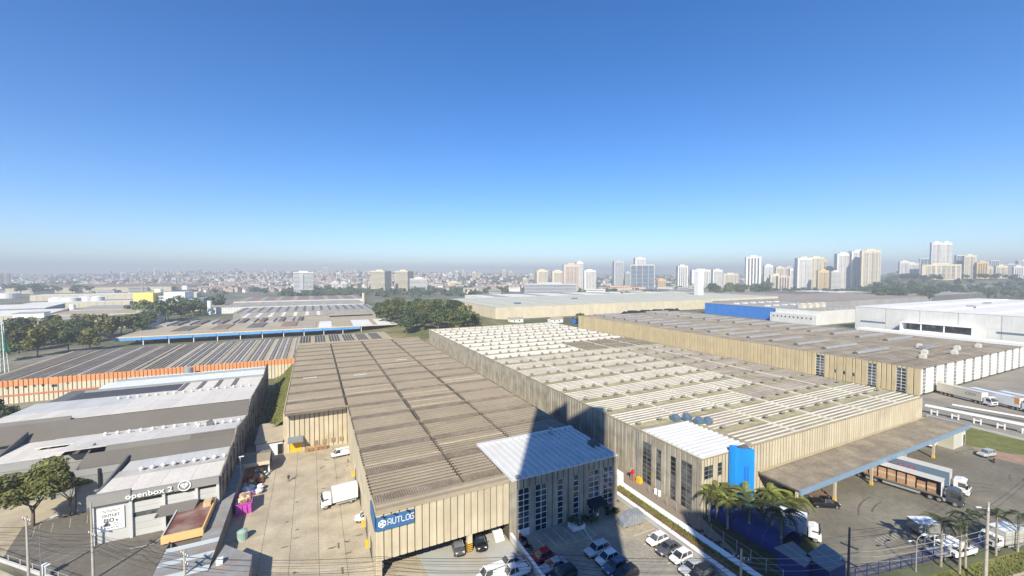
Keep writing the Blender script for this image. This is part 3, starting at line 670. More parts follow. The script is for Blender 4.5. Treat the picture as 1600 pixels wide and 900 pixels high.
# --- D: orange banded warehouse, left
D = thing('warehouse', 'long orange and cream banded warehouse with grey roof, behind the white shed', 'warehouse', (-8, 203, 0))
put(D, 'wall_core', MB().box(-104, -7.9, 203.2, 266, 0, 7.85).box(-7.9, 40, 229, 271, 0, 7.8), RECESS)
facade(D, (-104, 203.15), (-7.6, 203.15), 5.75, 8.05, 1.25, ORANGE, gap=.12)
facade(D, (-104, 203.12), (-7.6, 203.12), 0.0, 5.73, 1.25, PALECREAM, gap=.12, name='lower_panel')
put(D, 'stripe', MB().box(-104, -52, 202.88, 202.98, 2.5, 3.1), mat('brick_red_stripe', (.50, .19, .11), .8, .08, .5))
for x in (-95.4, -93.2, -91, -88.8, -86.6, -80.2): put(D, 'window', MB().box(x - .35, x + .35, 202.9, 203, 5.2, 5.9), GLASS)
put(D, 'sign_panel', MB().box(-84.8, -82.6, 202.85, 202.98, 5.6, 8.0), ORANGE); put(D, 'window', MB().box(-84.4, -83, 202.9, 203, 4.6, 5.4), GLASS)
put(D, 'roof_deck', MB().box(-104, -7.8, 203.1, 268, 7.86, 7.95).box(-7.79, 41, 227, 272, 7.86, 7.95), TANSTRIP)
pl = {}
x = -103.6; i = 0
while x < -8.5:                                           # planks run away from the viewer
    wdt = 1.3
    if (x + 103.6) % 8.4 < 1.2: x += 1.25; continue
    pale = x > -52 and i % 2 == 0
    m = ROOFD2 if pale else ROOFD
    if m.name not in pl: pl[m.name] = MB().extr([(0, 0), (.25, .28), (1.0, .28), (1.2, 0)], 'y', 0, 64).mesh('roof_rib', m)
    link('roof_rib', pl[m.name], D, Vector((x, 203.4, 7.96)) - D.location); x += wdt; i += 1
me_ = MB().extr([(0, 0), (.3, .22), (1.2, .22), (1.5, 0)], 'y', 0, 64).mesh('roof_flashing', ROOFD2)
for x in (-86.6, -78.2, -71.2, -63.0): link('roof_flashing', me_, D, Vector((x, 203.4, 8.0)) - D.location)
dk = MB().extr([(0, 0), (.25, .35), (.8, .35), (1.05, 0)], 'y', 0, 24).mesh('roof_rib', SOLARM)
for c in range(6):
    for k in range(4): link('roof_rib', dk, D, Vector((-6.6 + c * 7.4 + k * 1.4, 246 - c * .5, 7.96)) - D.location)
put(D, 'roof_tank', MB().cyl((-44, 199), 1.5, 6, 8.4, 12), STEEL)
# ---------------------------------------------------------------- shop complex on the left (stepped sheds)
S = thing('shop_shed', 'stepped grey and white store sheds with lettered fascia and round heart emblem', 'store', (-25, 90, 0))
def slab_y(root, name, x0, x1, y0, z0, y1, z1, m, th=.25):
    b = MB(); b.add([(x0, y0, z0), (x1, y0, z0), (x1, y1, z1), (x0, y1, z1), (x0, y0, z0 - th), (x1, y0, z0 - th), (x1, y1, z1 - th), (x0, y1, z1 - th)],
                    [(0, 1, 2, 3), (7, 6, 5, 4), (0, 4, 5, 1), (2, 6, 7, 3), (0, 3, 7, 4), (1, 5, 6, 2)])
    return put(root, name, b, m)
XR = -16.0
put(S, 'wall_core', MB().box(-33.3, XR - .1, 90.6, 104, 0, 7.2).box(-40, XR - .1, 104, 113, 0, 7.4).box(-57, XR - .1, 113, 127, 0, 7.6).box(-69.5, XR - .1, 127.01, 178, 0, 7.7), DGREY2)
# front roof
def strips(x0, x1, y0, z0, y1, z1, m, w, name='roof_sheet', th=.16):
    n = max(1, round((x1 - x0) / w)); ww = (x1 - x0) / n
    for i in range(n): slab_y(S, name, x0 + i * ww + .012, x0 + (i + 1) * ww - .012, y0, z0 + .01 * (i % 2), y1, z1 + .01 * (i % 2), m, th)
strips(-33.4, XR, 90.3, 7.75, 97.5, 7.9, WROOF, 2.2)
strips(-33.2, XR, 97.5, 7.9, 100.3, 7.97, mat('stained_roof', (.42, .40, .37), .85, .14, .3, fine=.1, rnd=.08), 2.2)
strips(-32.8, XR, 100.3, 7.97, 104.6, 8.05, LGREY, 2.2)
# grey slope 1, white roof 2, grey slope 2, white roof 3 ...
slab_y(S, 'grey_slope', -40.5, XR + .02, 104.7, 8.1, 108.3, 9.6, DGREY)
slab_y(S, 'ridge_face', -37.8, XR + .02, 108.35, 9.6, 109.3, 10.45, mat('ridge_grey', (.165, .155, .14), .8, .05, .3))
put(S, 'ridge_step', MB().box(-24, XR, 108.3, 109.25, 9.62, 10.3), DGREY)
strips(-46, XR, 109.4, 10.4, 118, 9.1, WROOF, 2.6)
strips(-52, XR, 118, 9.1, 126, 8.1, WROOF, 2.6)
slab_y(S, 'grey_slope', -69.5, XR + .02, 126.1, 8.2, 132.0, 10.6, DGREY)
slab_y(S, 'ridge_face', -69.3, -52, 132.05, 10.6, 132.9, 11.3, MATS['ridge_grey'])
strips(-69, XR, 133.0, 10.6, 146, 9.6, WROOF, 3.0)
strips(-69, -46, 146, 9.6, 158, 9.2, LGREY, 3.0); strips(-46, XR, 146, 9.6, 158, 9.2, WROOF, 3.0)
slab_y(S, 'dark_roof', -63, -38, 158.1, 9.25, 166, 9.3, SOLARM)
strips(-38, XR, 158.1, 9.2, 166, 9.3, WROOF, 3.0)
for x in (-37.6, -33, -28.5, -24): slab_y(S, 'dark_joint', x, x + 1.1, 156, 9.36, 166, 9.45, DGREY, .05)
put(S, 'ridge_bar', MB().box(-62, XR, 166.1, 167.2, 9.0, 9.75), mat('mid_grey', (.30, .30, .29), .8, .05, .3))
strips(-60, XR, 167.3, 9.4, 176, 9.7, mat('blue_white_roof', (.66, .70, .74), .6, .05, .2, rnd=.02), 3.2)
put(S, 'ridge_bar', MB().box(-58, XR, 176.1, 177.0, 9.2, 10.2), MATS['mid_grey'])
strips(-56, XR, 177.1, 9.6, 181, 9.7, MATS['blue_white_roof'], 3.2)
# saw-tooth end wall on the right
def gable(pts):
    b = MB(); n = len(pts)
    b.add([(XR + .05, y, z) for y, z in pts] + [(XR + .3, y, z) for y, z in pts], [tuple(range(n)), tuple(range(2 * n - 1, n - 1, -1))] + [(i, (i + 1) % n, n + (i + 1) % n, n + i) for i in range(n)])
    return b
gw = mat('stained_end_wall', (.30, .26, .21), .9, .15, .3, streak=.4, stain_or_glint=(.10, .09, .08), stain_or_glint_amt=.8, stain_or_glint_scale=.4)
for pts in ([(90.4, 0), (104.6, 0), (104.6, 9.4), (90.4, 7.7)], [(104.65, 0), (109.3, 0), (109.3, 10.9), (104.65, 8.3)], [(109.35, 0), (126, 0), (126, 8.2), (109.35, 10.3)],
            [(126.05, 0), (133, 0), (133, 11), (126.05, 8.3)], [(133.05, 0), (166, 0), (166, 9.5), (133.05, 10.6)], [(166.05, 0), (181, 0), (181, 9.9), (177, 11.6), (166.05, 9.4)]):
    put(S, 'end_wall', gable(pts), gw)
for k in range(22): put(S, 'wall_buttress', MB().box(XR + .3, XR + .55, 92 + k * 4, 92.45 + k * 4, 0, 7.5), gw)
# left returns: dark raking edges
for (x, y0, z0, y1, z1) in ((-33.6, 90.5, 7.6, 106, 9.0), (-40.7, 104, 8.0, 112, 10.4), (-57.5, 113, 7.4, 128, 10.0), (-70, 127, 7.8, 146, 10.5)):
    b = MB(); b.add([(x, y0, 0), (x, y1, 0), (x, y1, z1), (x, y0, z0), (x + .3, y0, 0), (x + .3, y1, 0), (x + .3, y1, z1), (x + .3, y0, z0)], [(0, 1, 2, 3), (7, 6, 5, 4), (3, 2, 6, 7), (0, 3, 7, 4), (1, 5, 6, 2), (0, 4, 5, 1)])
    put(S, 'side_wall', b, DGREY2)
# cladding boards of the set-back fronts
def boards(x0, x1, y, z0, z1, n, m=LGREY, name='cladding_board'):
    h = (z1 - z0) / n
    for k in range(n): put(S, name, MB().box(x0, x1, y - .12, y, z0 + k * h + .02, z0 + (k + 1) * h - .02), m)
boards(-40.4, -33.7, 103.9, 0, 6.9, 5, mat('board_grey', (.25, .255, .25), .7, .05, .3, rnd=.03)); put(S, 'fascia', MB().box(-40.6, -33.5, 103.7, 104.2, 6.95, 8.1), MATS['mid_grey'])
boards(-57, -40.8, 112.9, 0, 6.8, 6, MATS['board_grey']); put(S, 'fascia', MB().box(-57.3, -40.5, 112.7, 113.2, 6.85, 8.3), MATS['mid_grey'])
strips(-57, -52.1, 113.2, 8.2, 126, 8.0, WROOF, 2.45); strips(-52, -46.1, 113.2, 8.5, 117.9, 8.6, WROOF, 2.95)
for x in (-55.5, -47.5, -37.2): put(S, 'downpipe', MB().box(x, x + .35, 112.4 if x < -41 else 103.4, 112.75 if x < -41 else 103.75, 0, 8), BLACKP)
# main front with lettering
boards(-33.2, -28.6, 90.45, 0, 6.7, 1, LGREY, 'front_wall')
boards(-28.2, -24.2, 90.5, 0, 3.3, 3); boards(-28.2, -24.2, 90.5, 4.1, 5.9, 2); boards(-23.7, -19.5, 90.5, 4.1, 6.0, 2); boards(-19.2, XR - .2, 90.5, 4.1, 6.0, 2)
put(S, 'window', MB().box(-28.2, -24.2, 90.52, 90.58, 3.32, 4.08).box(-28.2, -24.2, 90.52, 90.58, 5.92, 6.7).box(-23.7, -19.5, 90.52, 90.58, 6.02, 6.7).box(-19.2, XR - .2, 90.52, 90.58, 6.02, 6.7), GLASS)
put(S, 'doorway', MB().box(-23.7, -19.5, 90.55, 90.59, 0.02, 4.0), BLACKP)
for x in (-33.45, -28.6, -24.15, -19.5, -16.35): put(S, 'pillar', MB().box(x, x + .42, 90.0, 90.44, 0, 6.9), mat('pale_pillar', (.55, .56, .56), .7, .05, .6))
put(S, 'fascia', MB().box(-33.7, -28.2, 89.55, 90.2, 6.75, 8.55).box(-28.19, XR + .1, 89.75, 90.2, 6.75, 8.1), mat('fascia_grey', (.27, .265, .25), .7, .04, .4))
put(S, 'door_canopy', MB().add([(-24.4, 90, 4.6), (-18.9, 90, 4.6), (-19.2, 87.6, 3.9), (-24.6, 87.6, 3.9), (-24.4, 90, 4.45), (-18.9, 90, 4.45), (-19.2, 87.6, 3.7), (-24.6, 87.6, 3.7)], [(0, 3, 2, 1), (4, 5, 6, 7), (3, 7, 6, 2), (0, 4, 7, 3), (1, 2, 6, 5)]), MATS['ridge_grey'])
t = text_mb('openbox 2', 1.25, .018); k = 6.3 / width(t); t.v = [(x * k - 28.9, y + 89.5, z + 7.05) for x, y, z in t.v]
put(S, 'lettering', t, SIGNW)
b = MB(); cx, cz = -20.9, 7.55
for i in range(24):
    a, c = 2 * math.pi * i / 24, 2 * math.pi * (i + 1) / 24
    b.quad((cx + .95 * math.cos(a), 89.6, cz + .95 * math.sin(a)), (cx + .95 * math.cos(c), 89.6, cz + .95 * math.sin(c)), (cx + .78 * math.cos(c), 89.6, cz + .78 * math.sin(c)), (cx + .78 * math.cos(a), 89.6, cz + .78 * math.sin(a)))
hp = [(16 * math.sin(u) ** 3 / 16 * .58, (13 * math.cos(u) - 5 * math.cos(2 * u) - 2 * math.cos(3 * u) - math.cos(4 * u)) / 16 * .58) for u in [2 * math.pi * i / 28 for i in range(28)]]
b.add([(cx + x, 89.6, cz + .05 + z) for x, z in hp], [tuple(range(28))])
put(S, 'heart_emblem', b, SIGNW)
put(S, 'heart_mark', MB().add([(cx - .16, 89.57, cz + .12), (cx - .16, 89.57, cz + .28), (cx, 89.57, cz + .14), (cx + .16, 89.57, cz + .28), (cx + .16, 89.57, cz + .12), (cx, 89.57, cz - .08)], [(0, 1, 2, 5), (2, 3, 4, 5)]), MATS['fascia_grey'])
dome = MB().cyl((0, 0), .28, 0, .3, 10).cyl((0, 0), .42, .3, .45, 10, .42).cyl((0, 0), .42, .451, .7, 10, .15).mesh('roof_vent', WMETAL)
for i in range(9): link('roof_vent', dome, S, Vector((-29.5 + i * 1.62, 99.2, 8.0)) - S.location)
for i in range(9): link('roof_vent', dome, S, Vector((-42.5 + i * 2.1, 122.5 - i * .1, 8.6)) - S.location)
for i in range(6): link('roof_vent', dome, S, Vector((-24.5 + i * 1.6, 118.0, 9.2)) - S.location)
for i in range(16): link('roof_vent', dome, S, Vector((-50 + i * 2.1, 153 + .2 * (i % 2), 9.4)) - S.location)
put(S, 'roof_hatch', MB().prism([(-23, 117.4), (-21.6, 117.4), (-22.2, 119.4)], 9.2, 10.2), DGREY2)
# poster
ps = thing('poster', 'white sale poster with large grey 80 on the store front', 'poster', (-31.0, 90.15, 3.9))
MB().box(-1.75, 1.75, .0, .08, -1.85, 1.95).obj('board', SIGNW, ps)
t = text_mb('OUTLET', .62, .01); k = 2.3 / width(t); t.v = [(x * k - 1.15, y - .03, z + .48) for x, y, z in t.v]; t.obj('lettering', GREYT, ps)
t = text_mb('80', 1.05, .012); k = 1.35 / width(t); t.v = [(x * k - .95, y - .03, z - .48) for x, y, z in t.v]; t.obj('lettering', GREYT, ps)
t = text_mb('%', .5, .01); t.v = [(x + .6, y - .03, z - .45) for x, y, z in t.v]; t.obj('lettering', GREYT, ps)
bb = MB()
for z, x0, x1 in ((1.55, -1.0, 1.2), (1.32, -1.0, 1.2), (-1.45, -.9, 1.2), (-.75, .25, 1.3), (-1.08, .25, 1.3)):
    x = x0
    while x < x1 - .1:
        L = random.uniform(.12, .4); bb.box(x, min(x1, x + L), -.02, 0, z - .06, z + .06); x += L + .08
bb.obj('small_print', GREYT, ps)
MB().box(-.95, -.05, -.02, 0, -1.15, -.7).obj('print_block', GREYT, ps)

# lean-to roof strip between shop and loading yard
LT = thing('lean_to_shed', 'long narrow lean-to with striped sheet roof along the loading yard', 'shed', (-16.5, 85, 0))
put(LT, 'wall', MB().box(-14.1, -13.95, 62, 111, 0, 2.9).box(-15.6, -15.4, 92, 111, 0, 2.9), mat('dirty_wall', (.22, .20, .17), .9, .15, .5, streak=.3))
def rs(x0, x1, y0, y1, z, m):
    put(LT, 'roof_sheet', MB().box(x0, x1, y0 + .03, y1 - .03, z, z + .08), m)
g1 = mat('grey_corrugated', (.26, .265, .26), .8, .12, .6, fine=.12, rnd=.08, stain_or_glint=(.30, .20, .14), stain_or_glint_amt=.5, stain_or_glint_scale=.5); g2 = mat('pale_corrugated', (.52, .56, .56), .7, .08, .6, rnd=.05)
y = 62.0; i = 0
while y < 80:
    m = g2 if i % 3 == 1 else g1
    rs(-20.6 if y < 78 else -16.4, -13.9, y, y + 1.15, 3.0 + .02 * (i % 2), m); y += 1.15; i += 1
while y < 111:
    rs(-16.2 if y < 92 else -15.6, -13.9, y, y + 1.5, 3.0 + .02 * (i % 2), g1); y += 1.5; i += 1
put(LT, 'edge_wall', MB().box(-20.8, -20.65, 62, 80, 0, 3.1), DGREY2)
BR = thing('annex', 'low annex with red brown flat roof and peach front edge', 'building', (-19, 86, 0))
put(BR, 'wall', MB().box(-21.6, -16.6, 80.4, 89.9, 0, 3.7), DGREY)
put(BR, 'roof', MB().box(-21.5, -16.7, 80.6, 89.8, 3.72, 3.9), BROWNR)
put(BR, 'parapet', MB().box(-21.8, -16.4, 80.0, 80.38, 2.9, 4.1).box(-16.59, -16.38, 80.39, 90, 3.0, 4.15), PEACH)
put(BR, 'side_kerb', MB().box(-21.82, -21.61, 80.39, 90, 3.4, 4.1), LGREY)
put(BR, 'box_unit', MB().box(-17.9, -16.8, 87.6, 89.2, 3.9, 4.7), mat('sandy_render', (.55, .42, .24), .8, .08, 1))
# kiosk at the bottom edge of the yard
KB = thing('gatehouse', 'small gatehouse with worn flat roof at the yard entrance', 'building', (-11, 71, 0))
P = [gp(352, 852, 3.2), gp(394, 868, 3.2), gp(388, 905, 3.2), gp(318, 905, 3.2)]
put(KB, 'wall', MB().prism([(p.x, p.y) for p in reversed(P)], 0, 3.1), mat('gate_wall', (.30, .26, .21), .9, .1, .5)); put(KB, 'roof', MB().prism([(p.x, p.y) for p in reversed(P)], 3.12, 3.3), g1)
put(KB, 'water_box', MB().box(-13.0, -12.2, 70.0, 70.8, 3.3, 4.0), SIGNW)
# small sheds at the far end of the yard
SH = thing('tin_shed', 'brown roofed open shed storing scrap in the yard corner', 'shed', (-12, 108, 0))
b = MB(); b.add([(-15.4, 105.6, 3.2), (-9.2, 105.6, 3.2), (-9.2, 108.5, 4.0), (-15.4, 108.5, 4.0), (-9.2, 113, 2.9), (-15.4, 113, 2.9)], [(0, 1, 2, 3), (3, 2, 4, 5)])
put(SH, 'roof', b, ROOFA); put(SH, 'fascia', MB().box(-15.4, -9.2, 105.4, 105.58, 2.4, 3.2), PALECREAM)
put(SH, 'back_wall', MB().box(-15.3, -9.4, 112.5, 112.8, 0, 2.9).box(-15.3, -15.1, 106, 112.5, 0, 2.9), DGREY2)
for x in (-9.6,): put(SH, 'post', MB().box(x, x + .3, 106, 106.3, 0, 3.1), SIGNW)
SH2 = thing('lock_up', 'pale concrete lock up with sloping roof beside the grass bank', 'shed', (-10, 120, 0))
put(SH2, 'wall', MB().box(-13, -7.3, 116.5, 128, 0, 3.4), SIGNW); slab_y(SH2, 'roof', -13.3, -7.15, 116.0, 3.6, 128.4, 4.4, mat('dusty_slab', (.40, .34, .25), .9, .12, .4))
put(SH2, 'doorway', MB().box(-8.4, -7.4, 116.3, 116.45, 0, 2.6), BLACKP)
# ---------------------------------------------------------------- middle distance: sheds, factory, tanks
def shed(label, x0, x1, y0, y1, z, wall, roof, name='warehouse', cat='warehouse', pw=2.4, rz=0, group=None, seams=0, seam_m=None, base=0, ax='x', sides='sw'):
    t = thing(name, label, cat, ((x0 + x1) / 2, (y0 + y1) / 2, base), R(rz), group)
    hx, hy = (x1 - x0) / 2, (y1 - y0) / 2
    MB().box(-hx + .1, hx - .1, -hy + .1, hy - .1, 0, z - .1).obj('wall_core', wall, t)
    def row(a, b):
        a, b = Vector((*a, 0)), Vector((*b, 0)); L = (b - a).length; n = max(1, min(60, round(L / pw))); dr = (b - a) / L; me = panel_mesh(L / n, z, .15, wall, .18)
        for i in range(n): link('wall_panel', me, t, a + dr * i * L / n, math.atan2(dr.y, dr.x))
    if 's' in sides: row((-hx, -hy), (hx, -hy))
    if 'w' in sides: row((-hx, hy), (-hx, -hy))
    MB().box(-hx - .3, hx + .3, -hy - .3, hy + .3, z + .01, z + .4).obj('roof', roof, t)
    if seams:
        for i in range(seams):
            if ax == 'x': x = -hx + (i + .5) * 2 * hx / seams; MB().box(x - hx / seams * .3, x + hx / seams * .3, -hy, hy, z + .402, z + .62).obj('roof_strip', seam_m or roof, t)
            else: y = -hy + (i + .5) * 2 * hy / seams; MB().box(-hx, hx, y - hy / seams * .3, y + hy / seams * .3, z + .402, z + .62).obj('roof_strip', seam_m or roof, t)
    return t
PALEGREEN = mat('pale_green_roof', (.52, .52, .43), .8, .06, .05, fine=.05)
DARKR = mat('dark_warehouse_roof', (.15, .135, .12), .9, .15, .05, fine=.15)
BROWNRF = mat('brown_far_roof', (.26, .19, .145), .9, .12, .05, fine=.12)
TANR = mat('tan_far_roof', (.40, .34, .25), .9, .12, .05, fine=.15)
GREYR = mat('grey_far_roof', (.33, .32, .30), .9, .12, .05, fine=.15)
WHITER = mat('white_far_roof', (.70, .69, .65), .8, .08, .05, fine=.06)
# E: blue fascia loading shed
E_ = thing('loading_shed', 'low brown roofed loading shed with bright blue fascia behind the grey roof', 'shed', (-38, 345, 0), R(-1.5))
MB().box(-68, 66, 6, 75, 0, 4.8).obj('wall', mat('dim_wall', (.34, .31, .27), .9, .1, .2), E_)
MB().box(-72, 98, -12, 80, 5.0, 5.4).obj('roof', TANR, E_)
for i in range(11): MB().box(-72 + 13 * i, -59.3 + 13 * i, -12.35, -12.03, 3.3, 5.0).obj('fascia', BLUEF, E_)
MB().box(-72, 98, -12.5, -12.02, 5.02, 5.75).obj('gutter', PALECREAM, E_)
for i in range(12): MB().box(-71.8 + 13 * i, -71.4 + 13 * i, -11.8, -11.4, 0, 5).obj('post', SIGNW, E_)
for i in range(9): MB().box(-66 + 15 * i, -58 + 15 * i, 3, 5.9, .1, 3.1).obj('dock_bay', [SIGNW, DGREY2][i % 2], E_)
for x, w_, m in ((28, 12, TANR), (42, 9, WHITER), (54, 10, TANSTRIP), (66, 14, WHITER), (84, 10, WHITER)): MB().box(x, x + w_, -11.5, 30, 5.42, 5.7).obj('roof_patch', m, E_)
for i in range(14): MB().box(-66 + 7 * i, -62.5 + 7 * i, 45, 75, 5.42, 6.4).obj('roof_monitor', [GREYR, DARKR][i % 2], E_)
for i in range(4): MB().box(-50 + 22 * i, -40 + 22 * i, 8, 38, 5.42, 5.9).obj('roof_patch', [DARKR, BROWNRF][i % 2], E_)
shed('tan roofed plant hall behind the blue fascia shed, right part', -60, 10, 428, 470, 6, GREYR, TANR, seams=7, seam_m=WHITER, name='plant_hall', cat='factory')
shed('low hall with grey saw roof and dark bands, mid distance', -70, 62, 478, 545, 6.5, GREYR, GREYR, seams=16, seam_m=DARKR, name='plant_hall', cat='factory')
shed('long white fronted hall behind the saw roofed plant', -105, 60, 560, 640, 7, WHITER, GREYR, seams=9, seam_m=TANR, name='plant_hall', cat='factory')
shed('wide rust roofed plant with a white front in mid distance', -95, 70, 655, 760, 8, WHITER, BROWNRF, seams=8, seam_m=GREYR, name='plant_hall', cat='factory')
shed('small cream hall beside the green mound', 14, 52, 412, 440, 5, PALECREAM, TANR, name='plant_hall', cat='factory')
shed('cream office block with low roof left of the plant', -150, -112, 660, 690, 9, PALECREAM, WHITER, name='office_block', cat='building')
# F, G, H, I
F_ = shed('pale cream warehouse with pale green roof behind the bleached roof', 161, 610, 368, 520, 12, PALECREAM, PALEGREEN, pw=3.0, seams=14, seam_m=mat('pale_green_strip', (.47, .475, .39), .8, .06, .1), ax='x')
for x, y in ((195, 395), (198, 395), (201, 395), (300, 440), (303, 440), (306, 440)):
    MB().box(x - 385.5, x - 383.5, y - 444, y - 442, 12.4, 14.2).obj('roof_tank', MATS['blue_grey_steel'], F_)
shed('white banded low warehouse behind the pale green roof', 225, 640, 560, 640, 10, WHITER, WHITER, pw=6, seams=6, seam_m=GREYR)
for x0, lab in ((163, 'small white hut with brown roof beside the cream warehouse wall'), (196, 'white hut with brown lean-to roof, middle of the row'), (216, 'blue walled hut under a dark roof near the bushy tree')):
    t = thing('hut', lab, 'hut', (x0, 338 - (x0 - 163) * .5, 0))
    MB().box(0, 13, 0, 6, 0, 3.6).obj('wall', BLUE if x0 == 216 else SIGNW, t)
    MB().add([(-.5, -.6, 3.5), (13.5, -.6, 3.5), (13.5, 3, 5), (-.5, 3, 5), (13.5, 6.5, 3.7), (-.5, 6.5, 3.7)], [(0, 1, 2, 3), (3, 2, 4, 5)]).obj('roof', TANR if x0 < 200 else DARKR, t)
    for k in range(2): MB().box(3 + 5 * k, 4.6 + 5 * k, -.06, 0, 1.2, 2.4).obj('window', GLASS, t)
G_ = thing('warehouse', 'bright blue walled warehouse with grey roof between the brown roof and skyline', 'warehouse', (402, 283, 0))
MB().box(0, 97, -39, 41, 0, 11.6).obj('wall_core', BLUE, G_)
for i in range(20):
    MB().box(-.25, 0, -38.8 + 4 * i, -34.95 + 4 * i, 0, 11.9).obj('wall_panel', BLUE, G_)
MB().box(-.5, 97, -38.9, 41, 11.92, 12.4).obj('roof', GREYR, G_)
for i in range(12): MB().box(10 + 14 * (i % 6), 14 + 14 * (i % 6), -25 + 34 * (i // 6), -21 + 34 * (i // 6), 12.4, 13.6).obj('roof_unit', WHITER, G_)
H_ = thing('warehouse', 'white panelled annex with a row of small square windows beside the blue wall', 'warehouse', (400, 222, 0))
MB().box(0, 100, -17, 21.5, 0, 12).obj('wall_core', WHITEP, H_); MB().box(-6, -.3, -17, 23, 0, 8.5).obj('lower_block', WHITEP, H_)
for i in range(12): MB().box(-.28, -.02, -16.8 + 3.2 * i, -13.75 + 3.2 * i, 8.52, 12.2).obj('wall_panel', WHITEP, H_)
for i in range(10):
    MB().box(-6.25, -6.02, -14.8 + 3.6 * i, -11.3 + 3.6 * i, 0, 8.7).obj('wall_panel', WHITEP, H_)
    MB().box(-6.4, -6.27, -13.6 + 3.6 * i, -12.4 + 3.6 * i, 5.0, 6.4).obj('window', GLASS, H_)
for i in range(8): MB().box(1 + 13 * i, 13.8 + 13 * i, -17.3, -17.02, 0, 12.2).obj('wall_panel', WHITEP, H_)
MB().box(0, 100, -17, 21.5, 12.22, 12.6).obj('roof', GREYR, H_)
for i in range(4): MB().box(14 + 11 * i, 19 + 11 * i, 5, 9, 12.6, 16.5).cyl((16.5 + 11 * i, 7), 2.8, 16.5, 17.3, 10).obj('roof_unit', mat('cream_unit', (.62, .58, .48), .7, .08, .3), H_)
for i in range(10): MB().box(4 + 9 * i, 8 + 9 * i, -13, -8, 12.6, 13.6).obj('roof_light', TANR, H_)
I_ = thing('warehouse', 'very large white warehouse with tall plain panels and a dark loading opening', 'warehouse', (402, 110, 0))
MB().box(.3, 250, -70, 70, 0, 17.8).obj('wall_core', WHITEP, I_)
for i in range(7):
    for (z0, z1) in ((0, 8.9), (8.95, 18)): MB().box(-.2, .28, -69.8 + 20 * i, -50.1 + 20 * i, z0, z1).obj('wall_panel', WHITEP, I_)
for i in range(12): MB().box(.4 + 20 * i, 20.2 + 20 * i, 70.02, 70.3, 0, 18).obj('wall_panel', WHITEP, I_)
MB().box(-.4, 250, -70, 70.4, 18.02, 18.5).obj('roof', WHITER, I_)
for i in range(5): MB().box(10, 240, -58 + 26 * i, -54 + 26 * i, 18.5, 19.1).obj('roof_ridge', SIGNW, I_)
for x, y in ((60, 20), (90, -10), (30, -35), (130, 30), (75, -40)): MB().box(x, x + 6, y, y + 4, 18.5, 20.4).obj('roof_unit', STEEL, I_)
for y0, y1 in ((-66, -38), (-32, -8), (50, 66)): MB().box(-.42, -.22, y0, y1, 6.2, 7.4).obj('strip_window', GGLASS, I_)
MB().box(-9, -.42, 0, 38, 0, 4).obj('loading_dock', SIGNW, I_)
MB().box(-9, -.42, 0, 1, 4.01, 9).box(-9, -.42, 37, 38, 4.01, 9).box(-9.2, -.42, -.2, 38.2, 9.01, 9.6).obj('dock_frame', SIGNW, I_)
MB().box(-1.2, -.43, 1.02, 36.98, 4.01, 9).obj('dock_opening', GLASS, I_); MB().box(-8.8, -8.4, 14, 14.6, 4.01, 9).box(-8.8, -8.4, 26, 26.6, 4.01, 9).obj('dock_post', SIGNW, I_)
MB().box(-20, -9.3, -60, 60, 0, 3).obj('white_apron', SIGNW, I_)
shed('broad brown factory roof in front of the towers', 470, 900, 300, 560, 9, GREYR, BROWNRF, pw=12, seams=18, seam_m=GREYR, ax='y', name='factory', cat='factory')
shed('grey flat roofed factory beside the white water column', 640, 900, 520, 700, 8, GREYR, GREYR, pw=12, seams=10, seam_m=BROWNRF, ax='y', name='factory', cat='factory')
shed('long dark warehouse under the right hand trees', 900, 1500, 300, 420, 10, DARKR, GREYR, pw=20)
shed('flat white roofed store below the wooded ridge', 760, 1000, 430, 520, 9, WHITER, WHITER, pw=12, group=None)
t = shed('terracotta red roofed hall left of the white water column', 700, 800, 830, 900, 10, PALECREAM, mat('terracotta', (.52, .19, .10), .85, .1, .05), pw=10)
shed('dark grey shed right of the sandy dome', 600, 640, 600, 640, 13, DARKR, DARKR, pw=8)
t = thing('storage_dome', 'sandy domed storage hall beside the dark shed', 'storage hall', (560, 640, 0))
MB().extr([(-32, 0), (-32, 5), (-22, 10), (0, 13), (22, 10), (32, 5), (32, 0)], 'x', 0, 40).obj('shell', TANR, t)
# left middle distance
for lab, x0, x1, y0, y1, z, wl, rf, rz in (
        ('long pale roofed warehouse at far left, nearer one', -330, -225, 505, 590, 8, PALECREAM, WHITER, 12),
        ('long pale roofed warehouse at far left, farther one', -390, -270, 610, 700, 8, GREYR, WHITER, 12),
        ('white walled shed with grey roof left of the columns', -205, -125, 445, 490, 8, WHITER, GREYR, 4),
        ('beige roofed shed behind the dark trees', -215, -150, 510, 560, 8, PALECREAM, TANR, 4),
        ('grey roofed shed beyond the beige one', -225, -160, 575, 640, 8, WHITER, GREYR, 4),
        ('slender white roofed store near the storage tanks', -330, -230, 740, 770, 7, PALECREAM, WHITER, 6),
        ('cream roofed depot behind the storage tanks', -420, -200, 960, 1010, 9, PALECREAM, WHITER, 4),
        ('sand coloured yard building far left', -620, -330, 1330, 1400, 12, PALECREAM, TANR, 4),
        ('reddish earth roofed depot far left', -640, -300, 1500, 1640, 14, BROWNRF, BROWNRF, 4)):
    shed(lab, x0, x1, y0, y1, z, wl, rf, pw=8, rz=rz)
